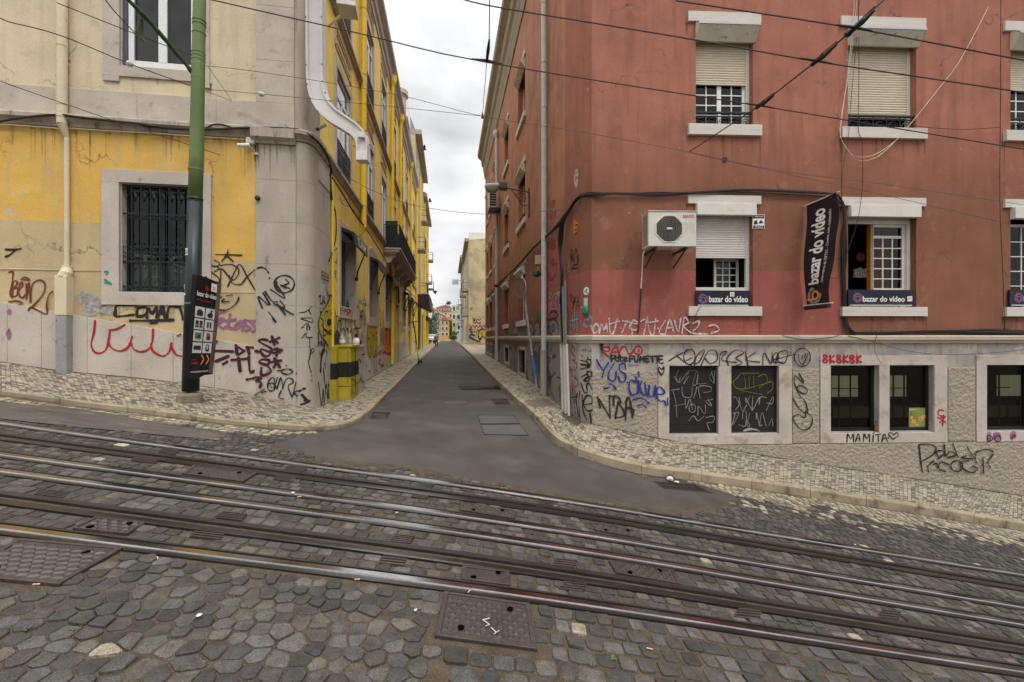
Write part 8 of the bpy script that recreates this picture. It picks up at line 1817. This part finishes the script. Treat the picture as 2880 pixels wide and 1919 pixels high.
GF(AW, Z1, '1185,470 1260,455 1322,400 1290,440 1312,490;1200,530 1325,530 1325,575 1205,540;1205,640 1275,580 1300,660;1215,632 1305,632;1270,600 1265,665;1215,745 1260,690 1260,740 1330,740 1295,740;1297,760 1300,860 1310,920 1345,880 1320,870 1285,1000 1290,1060 1312,1130;1317,1160;1317,1215', .017, K_, LB, .034, 'thin black vertical tag on the rounded corner')
GF(AW, Z1, '1185,1335 1245,1305;1212,1375 1270,1435;1205,1480 1300,1445 1245,1435', .045, K_, LB, .034)
# corner figure and side street walls
OFP = .036
GF(SL, Z5, '215,840 185,900 178,990 172,1080', .12, K_, LB, OFP); GF(SL, Z5, '205,1060 220,1180 235,1350;150,1220 165,1360 185,1480 205,1300 215,1470 240,1240 258,1420 270,1240;262,1220 272,1400;160,865 165,900', .04, K_, LB, OFP + .002)
GF(SL, Z5, '150,230 175,215 165,290 195,310;200,215 190,310;215,230 225,300 200,270;165,360 170,410 185,400;140,800 150,740 165,800 175,740 190,800 200,740 210,800 225,745;150,730 140,640', .035, K_, LB, OFP)
GF(SL, Z5, '232,850 248,880 235,930 228,1010;215,1000 230,1060', .03, G_blu, LB, OFP)
fig = blob(SL, Z5[0], Z5[1], '283,230 255,295 195,395 158,480 152,580 182,680 240,760 270,835 300,800 302,690 340,620 355,520 345,420 320,330 300,262', G_yel, LB, off=.045, label='yellow pear-shaped face painted across the corner')
GF(SL, Z5, '283,230 255,295 195,395 158,480 152,580 182,680 240,760 262,810;300,262 320,330 345,420 355,520 340,620 302,690;222,440 228,400 258,402;292,420 312,402 304,470;205,600 202,680 252,640 205,604;252,640 300,612 298,655 254,642;172,470 200,505 196,560 212,600 240,612;240,110 248,180 272,215 300,200;306,130 303,195;258,215 300,220', .036, K_, LB, .048)
blob(SL, Z5[0], Z5[1], el(272, 522, 27, 42, 10), K_, LB, off=.050); blob(SL, Z5[0], Z5[1], '358,598 395,650 408,700 410,780 306,780 310,690 345,640', mat('spray_soft_black', (.04, .037, .03), .8), LB, off=.036)
sb_ = '405,480 440,440 470,470 495,450 503,570 490,620 500,740 470,775 415,780 410,640 372,600 368,520';
for q in (sb_, '565,400 600,335 625,380 640,560 600,592 565,540', '545,790 548,600 600,590 620,720 600,790', '630,420 665,390 695,470 712,700 705,790 640,790 650,600', '375,520 395,500 410,560 400,640 385,640', '515,470 530,460 535,590 522,590'): blob(SL, Z5[0], Z5[1], q, G_cream, LB, off=.005)
GF(SL, Z5, '405,520 412,470 440,440 460,480 460,590;462,480 480,450 498,480 500,600;415,620 440,590 455,640 450,770;460,620 480,590 500,660 490,740 478,770;368,600 370,520 395,500 410,560 400,640;345,460 375,450 375,490;513,560 518,480 532,465 535,590 520,600;510,650 522,620 535,650 530,720 515,700;565,400 598,335 628,385 640,560 602,592 565,545 562,450;540,790 545,610 600,595;600,610 625,690 625,790;628,420 660,385 695,470 712,640 708,900;640,450 655,440 660,470 655,500;665,440 685,470 670,520 688,555;600,600 590,700;640,640 655,720 650,760;625,460 650,465;430,490;480,490', .040, K_, LB, .010, 'white bubble letters with black outlines on the side wall')
GF(SL, Z5, '420,355 402,380 405,425 418,420;425,350 430,430;425,390 450,385;450,360 448,440;450,370 470,385 452,405;490,370 470,390 492,420 475,440;500,370 498,445;498,372 515,390 500,408;520,385 515,440 535,440 535,400', .035, G_red, LB, .036)
scrib(SL, Z5, 575, 215, 700, 310, 5, .045, G_lbl, LB, 3); scrib(SL, Z5, 600, 270, 705, 400, 3, .04, G_gry, LB, 4); scrib(SL, Z9, 100, 500, 165, 850, 4, .05, mat('spray_teal', (.12, .33, .22), .7, .4, 6), LB, 5, vert=True)
blob(SL, Z5[0], Z5[1], '718,545 740,505 800,510 820,560 835,800 825,925 780,925 745,940 722,860', G_yel, LB, off=.005)
GF(SL, Z5, '718,700 720,545 740,510 755,545 770,510 785,545 798,512 815,545 820,575;722,720 740,705 750,760 750,860;755,700 762,640 775,700;775,760 790,670 805,700 815,740 825,690;725,800 725,880 745,935 762,860;765,800 775,900 795,925 808,850;810,800 815,910 828,900 832,800', .045, K_, LB, .012)
scrib(SL, Z5, 700, 960, 830, 1090, 5, .06, G_lbl, LB, 6); scrib(SL, Z5, 845, 840, 900, 1060, 4, .05, G_red, LB, 7, vert=True); scrib(SL, Z5, 812, 560, 832, 680, 2, .05, G_red, LB, 8, vert=True)
blob(SL, Z5[0], Z5[1], '905,600 985,580 990,880 930,890 912,820', G_ora, LB, off=.005); blob(SL, Z5[0], Z5[1], '858,600 900,590 908,780 870,790', G_cream, LB, off=.005)
scrib(SL, Z5, 855, 380, 915, 560, 4, .05, G_ora, LB, 9); scrib(SL, Z5, 860, 560, 990, 780, 5, .06, G_brn, LB, 10, off=.010); GF(SL, Z5, '890,880 920,865 940,875 960,890 985,880', .09, G_red, LB, .012)
for k in range(5): GF(SL, Z5, '%d,%d %d,%d' % (910 + k * 18, 900, 910 + k * 18, 1050 - k * 12), .05, G_lgr, LB, .006)
for k, (a, b, c, d, mm) in enumerate(((795, 1370, 840, 1480, G_lbl), (760, 1180, 790, 1340, G_gry), (845, 1340, 865, 1480, K_), (870, 1370, 905, 1440, K_), (690, 1250, 712, 1400, G_yel))): scrib(SL, Z9, a, b, c, d, 4, .08, mm, LB, 20 + k)
scrib(SL, Z5, 612, 850, 680, 1240, 4, .035, K_, cb2, 11, off=.365, vert=True)
GF(SL, Z5, '525,1165 530,1220;545,1160 545,1215;525,1190 560,1185;565,1160 560,1210 580,1200;520,1290 525,1370;535,1300 550,1370;550,1290 560,1360;575,1280 580,1360;590,1210 595,1320', .02, K_, cbn, .424)
# right front, pink wall
GF(MR, Z2, '970,1190 1000,1150 1022,1190 985,1225 962,1170;1022,1225 1040,1150 1060,1200 1078,1150 1088,1215;1100,1110 1108,1215 1135,1220 1165,1110;1110,1152 1180,1132;1190,1185;1200,1222 1242,1125;1208,1128 1320,1152;1290,1120 1262,1180 1310,1200 1332,1150 1290,1120;1280,1205 1280,1232;1350,1130 1392,1120 1372,1232;1400,1100 1420,1220 1450,1230 1465,1110;1390,1145 1485,1130;1483,1185;1540,1125 1492,1218 1535,1235;1540,1235 1575,1120 1605,1212;1550,1185 1598,1180;1612,1125 1642,1212 1662,1110;1672,1222 1690,1100 1722,1140 1684,1172 1742,1222;1755,1150 1805,1130 1790,1180 1752,1222 1870,1232;1880,1170 1930,1160 1962,1200 1900,1225', .034, G_wht, RB, .006, 'white tag in a long row on the pink wall')
GF(MR, Z3, '610,300 640,325', .001, G_red, RB)
GF(CH, Z2, '882,1025 910,1012;940,1120 915,1120 903,1150 925,1172 958,1165 968,1120 945,1085', .045, G_cya, RB, .006); GF(CH0, Z2, '795,1100 800,1230;812,1080 818,1205;830,1065 830,1190;848,1060 845,1150;797,1130 858,1112;855,1150 848,1245', .035, G_cya, RB, .006)
scrib(CH0, Z2, 783, 560, 868, 665, 4, .022, K_, RB, 30); GF(CH0, Z2, '795,680 808,735;815,690 858,680;820,700 812,715 855,710', .022, K_, RB); scrib(CH0, Z2, 792, 930, 870, 1030, 4, .02, K_, RB, 31)
blob(CH0, Z2[0], Z2[1], '826,318 845,350 860,345 857,420 838,440 822,430 819,360', G_ora, RB, off=.006); GF(CH0, Z2, '830,380 850,370 856,395 838,415 832,400;835,440 845,435', .02, K_, RB, .009)
blob(CH0, (1320, 0), 2.8, '845,1330 858,1345 855,1440 845,1478 832,1470 822,1410 832,1350', G_cream, RB, off=.006); GF(CH0, ((1320, 0), 2.8), '835,1390 850,1400 835,1430 850,1440', .012, G_brn, RB, .009)
# base of the right front
GF(MR, Z7, '545,428 500,390 472,340 500,318 555,325 545,362 492,358;570,402 595,335 640,312 665,402;578,375 655,370;665,402 690,330 738,310 770,385 805,395 838,345;' + el(888, 352, 46, 47) + ';890,345 895,365', .036, G_red, RB, .006, 'red rounded tag under the ledge')
GF(MR, Z7, '580,480 572,420 610,415 612,445 578,452;625,415 630,475 648,475;618,440 645,435;660,440 662,480;662,420;680,412 685,475 700,478;672,438 705,432;720,458 750,450 740,430 720,445 730,478 758,472;790,485 785,425 830,420;788,452 822,450;845,425 848,475 875,480 885,420;905,485 910,425 930,460 950,420 955,485;1005,420 970,425 975,485 1010,480;975,452 1000,450;1020,425 1075,420;1048,422 1052,488;1085,425 1125,420;1102,422 1108,490', .034, K_, RB, .008, 'thick black writing under the red tag'); GF(MR, Z7, '1172,420 1128,425 1135,498 1175,500;1130,460 1165,458', .034, K_, RB, .036)
GF(MR, Z7, '765,520 900,525;775,540 850,530 870,545;790,505 785,540;820,490 815,540', .012, G_pur, RB, .006)
GF(MR, Z7, '405,465 440,530 478,585;542,500 500,560 470,660;602,508 545,610 545,680 580,710 620,690 632,600;742,565 725,508 670,525 675,585 738,640 730,710 680,715 655,655;762,725;490,800 545,785;560,740 600,765 628,802;855,662 862,720 800,700 778,780 808,868 865,855;890,705 882,850;890,605 892,655;925,715 905,790 945,868 985,850;960,735 990,885;1012,760 1010,880 1060,880 1085,760;1095,860 1160,862 1190,835 1140,780 1100,800 1095,880 1135,940 1185,940 1205,990;1225,910 1228,985;825,925 900,908 960,925 1012,970;882,992 930,982 975,1018', .036, G_blu, RB, .040, 'blue tag on the rough panel')
GF(MR, Z7, '415,895 445,1020;430,920 500,1030 560,1135;560,1135 552,880;560,885 650,895 685,960;600,900 600,990;620,1135 655,950;625,1138 712,1115 720,1060 655,955;740,1150 752,920 790,925 792,1020;760,1020 835,1045 820,1130;795,960 820,1120', .040, K_, RB, .038, 'black brushed letters low on the rough panel')
GF(MR, Z3, '1130,488 1102,445 1112,418 1135,438 1150,415 1152,455 1130,488', .035, K_, RB, .034)
GF(CH, Z7, '232,415;298,438;335,462 338,515 300,505 292,462 335,462;288,485 222,470;220,515 330,540 222,570;350,605 342,655 300,640 300,600 350,605;300,625 232,658;255,700 300,668 328,690 290,712 255,700;228,738 262,835 298,840 290,760 320,735 348,800;355,965 345,890 285,885 255,970 300,1055 358,1045;258,985 350,970;240,870 250,1040 290,1160;330,1085 345,1195 ', .034, K_, RB, .006, 'tall black vertical lettering on the corner')
GF(CH, Z7, '230,355 260,340 250,370;275,330 275,370;290,345 330,370 340,345', .012, G_brn, RB, .006)
GF(CH0, Z7, '112,300 145,325 140,375 112,390 112,300;125,410 158,425 150,470 125,455;110,465 150,490 175,500;160,500 175,540 150,590 135,560;100,550 110,600 115,660;95,580 125,570;130,650 190,700 150,665 ;130,700 130,750 165,780 190,730', .022, G_red, RB, .006); GF(CH0, Z7, '95,760 105,1030;120,770 130,900 160,1090;140,800 150,960;160,830 190,1120;185,850 165,950 205,1130;210,830 200,980 215,1150;120,900 180,890', .03, K_, RB, .006)
GF(MR, Z3, '1195,362 1280,310 1400,258;1262,312 1330,370 1400,405;' + el(1376, 325, 50, 68) + ';1352,357 1400,332;1422,400 1440,320 1510,262 1475,350 1440,385 1405,380;1478,402 1540,280 1610,275 1620,350 1560,385 1515,340;1640,402 1650,300 1705,280 1660,352 1790,375;1720,402 1708,335 1780,268 1855,290 1785,335 1840,378 1780,405;1868,280 1892,402;1955,290 1870,352 1995,372;2022,392 2032,290 2095,385 2102,290;2112,352 2162,330 2140,288 2112,320 2125,375 2195,372', .024, K_, RB, .036, 'long thin black tag over the basement windows')
GF(MR, Z4, '5,382 32,290 112,280 82,382 20,350 140,312 178,305;' + el(240, 330, 70, 80) + ';205,305 215,368 250,388 288,300;242,315 236,342;265,298 258,330;300,352 310,360', .024, K_, RB, .036)
GF(MR, Z4, '455,318 432,312 428,330 445,345 462,365 442,378 424,362 438,345 458,330 455,318;485,315 487,378;517,318 487,348 521,372;575,318 552,312 548,330 565,345 582,365 562,378 544,362 558,345 578,330 575,318;605,315 607,378;637,318 607,348 641,372;690,318 667,312 663,330 680,345 697,365 677,378 659,362 673,345 693,330 690,318;720,315 722,378;752,318 722,348 756,372', .042, G_red, RB, .036, 'thick red writing on the basement lintel')
GF(MR, Z4, '212,470 252,555 172,492 185,600 252,650 285,625 240,582 190,600 232,690;155,692 220,790 285,820 275,745 250,700;285,820 328,870 310,945 235,968 170,900 158,862 200,835 262,860 270,800;240,912', .026, K_, RB, .040)
GF(MR, Z4, '634,1076 640,1005 668,1050 690,1003 692,1074;710,1072 735,1002 748,1070;718,1048 745,1045;778,1072 785,1005 808,1045 832,1003 832,1072;865,1018 862,1072;866,996;885,1012 930,1005;908,1008 910,1070;940,1072 960,1005 988,1068;948,1045 982,1042', .026, K_, RB, .038); GF(MR, Z4, '1042,1055 1000,1012 1022,995 1045,1012 1072,994 1086,1018 1042,1055;998,1040', .024, K_, RB, .038)
GF(MR, Z4, '1270,1098 1285,1250 1300,1340;1265,1102 1345,1095 1415,1120 1400,1180 1285,1255;1355,1340 1348,1290 1400,1245;1440,1210 1425,1165 1460,1150 1490,1175 1440,1225;1490,1098 1500,1200;1510,1200 1540,1160 1600,1190 1520,1215;1565,1090 1612,1210;1395,1275 1425,1265 1430,1300;1530,1275 1460,1255 1440,1310 1500,1335;' + el(1598, 1288, 52, 48) + ';1690,1122 1775,1260;1732,1225 1640,1215 1680,1200;1735,1290 1780,1310 1740,1345 1665,1320 1625,1262 1700,1240;1770,1165 1850,1140 1918,1172 1870,1255 1892,1296;1765,1165 1760,1220;1825,1220 1832,1352', .030, K_, RB, .040, 'spiky black tag on the rough skirting wall')
GF(MR, Z4, '1482,802 1450,795 1438,832 1475,852 1450,870 1436,860;1485,842 1478,930;1500,852 1455,905;1472,880 1502,900', .034, G_red, RB, .034)
for q in ('1862,1070 1870,1000 1900,990 1905,1060', '1920,1065 1925,1000 1965,990 1990,1010 1985,1060', '2070,1055 2075,995 2120,985 2125,1040'): blob(MR, Z4[0], Z4[1], q, G_pur, RB, off=.036)
GF(MR, Z4, '1878,1072 1875,1022 1912,1030 1912,1060 1878,1072;' + el(1965, 1046, 27, 26, 10) + ';2090,1060 2092,1015 2118,1020 2095,1040', .02, K_, RB, .039)
scr = [c_ for c_ in so.children] if False else []
scrib(MR, Z3, 1215, 450, 1600, 560, 5, .012, G_lgr, RB, 40, off=-.068); GF(MR, Z3, '1215,620 1290,610;1232,630 1255,720 1265,850;1240,760 1340,740;1310,590 1320,670 1390,680 1400,590;1440,590 1430,640 1410,690;1500,640 1560,630 1560,590 1460,590 1470,690;1340,700 1345,780 1380,700 1400,790;' + el(1400, 780, 30, 35, 9) + ';1450,840 1455,760 1510,830 1515,750;1580,700 1520,720 1570,760 1540,700;1370,890 1410,845 1450,890 1500,850;1520,860 1590,850 1580,900 1530,910 1550,970', .016, G_lgr, RB, -.066, 'pale scratched tag on the left mesh screen')
GF(MR, Z3, '1760,550 1800,510 1850,470 1870,600 1790,600 1762,550;1850,470 1990,470;1900,500 1905,600;1940,490 1945,600;1980,500 2040,480 2060,540 1990,600;2060,560 2100,540 2110,600 2060,650;1820,620 2020,660;1870,610 2100,545', .016, mat('spray_lime', (.13, .15, .02), .7), RB, -.068); scrib(MR, Z3, 1760, 680, 2110, 800, 6, .016, G_lgr, RB, 41, off=-.066); scrib(MR, Z3, 1760, 820, 2110, 930, 6, .016, G_lgr, RB, 42, off=-.066); GF(MR, Z3, '1850,990 1900,965 1960,968 2000,990', .05, G_gry, RB, -.066)
# side street base of the right building
so_ = .006
GF(SR, Z6, '365,1040 362,960 380,910 400,900 418,950 420,1030;420,1030 425,930 445,890 462,930 465,1030;465,1030 470,900 486,880;300,1030 305,960 285,930 265,960 260,1030;255,1020 250,950 230,945 215,1020;362,1300 358,1080 ;425,1360 420,1080;400,1345 372,1310 362,1240;425,1300 445,1370 470,1385;465,1090 450,1370;250,1150 240,1060;280,1170 290,1060;310,1130 320,1070', .07, K_, RB, so_)
GF(SR, Z6, '526,1020 524,930 540,880 575,885 598,930 602,1020;530,890 535,850 560,822 590,835 592,865 560,880 530,890;' + el(535, 958, 8, 26, 8) + ';' + el(562, 945, 8, 26, 8) + ';545,1010 548,985 556,990 562,1012', .045, K_, RB, so_, 'big outlined cartoon head on the grey painted side wall')
GF(SR, Z6, '525,1075 520,1180 540,1290 560,1300 575,1270 590,1310 605,1310 628,1330;545,1075 548,1120 555,1090;575,1130 570,1170;560,1145 582,1160;560,1165 580,1140;525,1160 545,1175 530,1205;520,1260 545,1290 520,1330;530,1380 550,1310 545,1400 575,1460;525,1240 540,1400;600,1400 625,1360 610,1460;605,1370 625,1470', .03, K_, RB, so_)
GF(SR, Z6, '528,320 530,370 548,345 530,320;555,310 553,370 570,315;580,300 562,310 578,340 565,370;530,440 550,470 560,430;565,440 565,490 580,430;555,480 590,470;530,540 545,590 575,560 590,480', .03, G_red, RB, so_); scrib(SR, ((1340, 20), 2.6125), 520, 1385, 582, 1470, 3, .03, G_red, RB, 50); scrib(SR, ((1340, 20), 2.6125), 522, 1490, 582, 1560, 3, .03, G_red, RB, 51)
GF(SR, Z6, '540,765 540,810 555,800 540,785 553,770 540,765;575,765 562,768 562,810 578,805;562,785 575,785;582,808 582,765 592,805 592,760', .022, mat('spray_pink', (.50, .22, .30), .7), RB, so_)
scrib(SR, Z6, 395, 830, 465, 895, 4, .09, mat('spray_dull_green', (.05, .13, .07), .8), RB, 52); scrib(SR, Z6, 240, 880, 305, 925, 4, .06, G_brn, RB, 53); scrib(SR, Z6, 262, 840, 300, 875, 3, .06, G_lbl, RB, 54); scrib(SR, Z6, 210, 985, 300, 1005, 6, .03, K_, RB, 55); scrib(SR, Z6, 250, 1180, 295, 1260, 4, .04, K_, RB, 56)
blob(SR, Z6[0], Z6[1], '88,1060 165,1060 165,1120 130,1130 90,1110', G_mar, RB, off=.007); scrib(SR, Z6, 88, 960, 165, 1030, 6, .09, mat('spray_rose', (.28, .12, .13), .8), RB, 57)
GF(ML, Z0, '930,290 1060,300;1000,300 1005,440;1060,440 1110,440;1250,300 1190,310 1185,345 1260,375 1255,400 1190,395', .05, alpha_noise(mat('pale_marks', (.40, .38, .34), .6), .3, .6), LB, -.255)
for k_, (a, b, c, d, n_, w_2, m_2) in enumerate(((195, 1055, 365, 1110, 7, .03, K_), (365, 1110, 470, 1290, 4, .04, K_), (185, 1010, 250, 1040, 5, .03, K_), (395, 960, 470, 1030, 4, .05, K_), (100, 1130, 165, 1180, 4, .06, G_mar), (525, 690, 600, 760, 4, .03, G_gry))): scrib(SR, Z6, a, b, c, d, n_, w_2, m_2, RB, 200 + k_, off=.012)
# party wall far away
GF(FW, Z8, '1110,760 1140,810 1150,760 1180,800;1200,770 1230,790 1260,760;1120,820 1140,850 1180,820;1190,830 1220,850 1260,820', .12, K_, pb, .02); GF(FW, Z8, '1050,880 1080,930 1110,880 1150,920 1180,880 1210,930 1240,880 1270,925 1300,885 1330,910', .12, G_red, pb, .02)
scrib(FW, Z8, 1040, 950, 1210, 1020, 7, .08, K_, pb, 60, off=.02); blob(FW, Z8[0], Z8[1], '1215,1130 1212,1020 1250,962 1300,950 1335,990 1335,1120 1290,1080 1250,1140', G_yel, pb, off=.02)
GF(FW, Z8, '1250,1140 1222,1120 1210,1040 1240,975 1290,950 1325,965;1250,1140 1290,1082 1335,1130;1272,1035;1080,1045 1060,1105 1215,1178 1240,1150;1080,1045 1140,1070', .17, K_, pb, .04, 'yellow bird head and black arrow painted on the party wall'); scrib(FW, Z8, 1160, 1190, 1330, 1230, 6, .12, G_ora, pb, 61, off=.02); scrib(FW, Z8, 1060, 1150, 1130, 1230, 3, .09, mat('spray_mint', (.20, .38, .28), .8), pb, 62, off=.02); blob(FW, Z8[0], Z8[1], '1055,550 1105,555 1100,600 1060,600', mat('spray_faint_red', (.42, .16, .09), .8), pb, off=.02)
# painted marks on the large studded cover
up = Vector((0, 0, .018)); m = MB()
def cm(L_, r=.0032): m.tube([bil(PC1, a, b) + up for a, b in L_], r, 4)
cm([(.50, .55), (.46, .58), (.50, .62), (.53, .66), (.49, .70)]); cm([(.50, .55), (.53, .52)]); cm([(.55, .72), (.60, .80), (.63, .76)]); cm([(.60, .80), (.58, .84)]); tag(m.build('painted_mark', M_paper), 'small white painted marks on the large studded cover', 'painted mark')

# ---- grime runs below sills, cornices and the ledge
GRM = alpha_noise(mat('grime_run', (.07, .055, .04), .9, .3, 9), .30, .75, 22, .45)
def grime(W, u0, u1, z_, lmax, n, par, seed, off=.005):
    R = random.Random(seed); m = MB()
    for i in range(n):
        u = R.uniform(u0, u1) if R.random() < .6 else R.choice((u0, u1)) + R.uniform(-.04, .04); w = R.uniform(.008, .035); l = lmax * R.uniform(.15, 1) ** 1.6; o = off + i * .0002
        m.add([W.pt(u - w, z_, o), W.pt(u + w, z_, o), W.pt(u + w * .7, z_ - l * .5, o), W.pt(u + w * .1, z_ - l, o), W.pt(u - w * .6, z_ - l * .45, o)], [(0, 1, 2, 3, 4)])
    m.build('grime', GRM, par, fixn=False)['kind'] = 'stuff'
for k, (a, b, c, d) in enumerate(WC[:3]):
    for q, Fz in enumerate((F1, F2)): grime(MR, a, b, Fz['s0'], .8, 16, RB, 70 + k * 2 + q); grime(MR, a, b, Fz['l0'], .35, 8, RB, 80 + k * 2 + q)
grime(MR, .2, 10, LZ0, .5, 70, RB, 90); grime(ML, -6, u_p, cb, .9, 70, LB, 91); grime(ML, u_p, -.05, cb - .1, .8, 12, LB, 92, off=.039)
grime(ML, hw[0] - .28, hw[1] + .28, hw[2] - .24, .5, 16, LB, 93); grime(ML, hu[0] - .27, hu[1] + .27, hu[2] - .2, .35, 14, LB, 94); grime(SL, su(9.9), su(28), 3.7, .9, 60, LB, 95); grime(SR, .2, sr(30), LZ0, .5, 40, RB, 96)
for k, (a, b) in enumerate(scol[:4]): grime(SR, sr(a) - .2, sr(b) + .2, 4.0, .8, 12, RB, 100 + k); grime(SR, sr(a) - .2, sr(b) + .2, 7.7, .8, 12, RB, 110 + k)
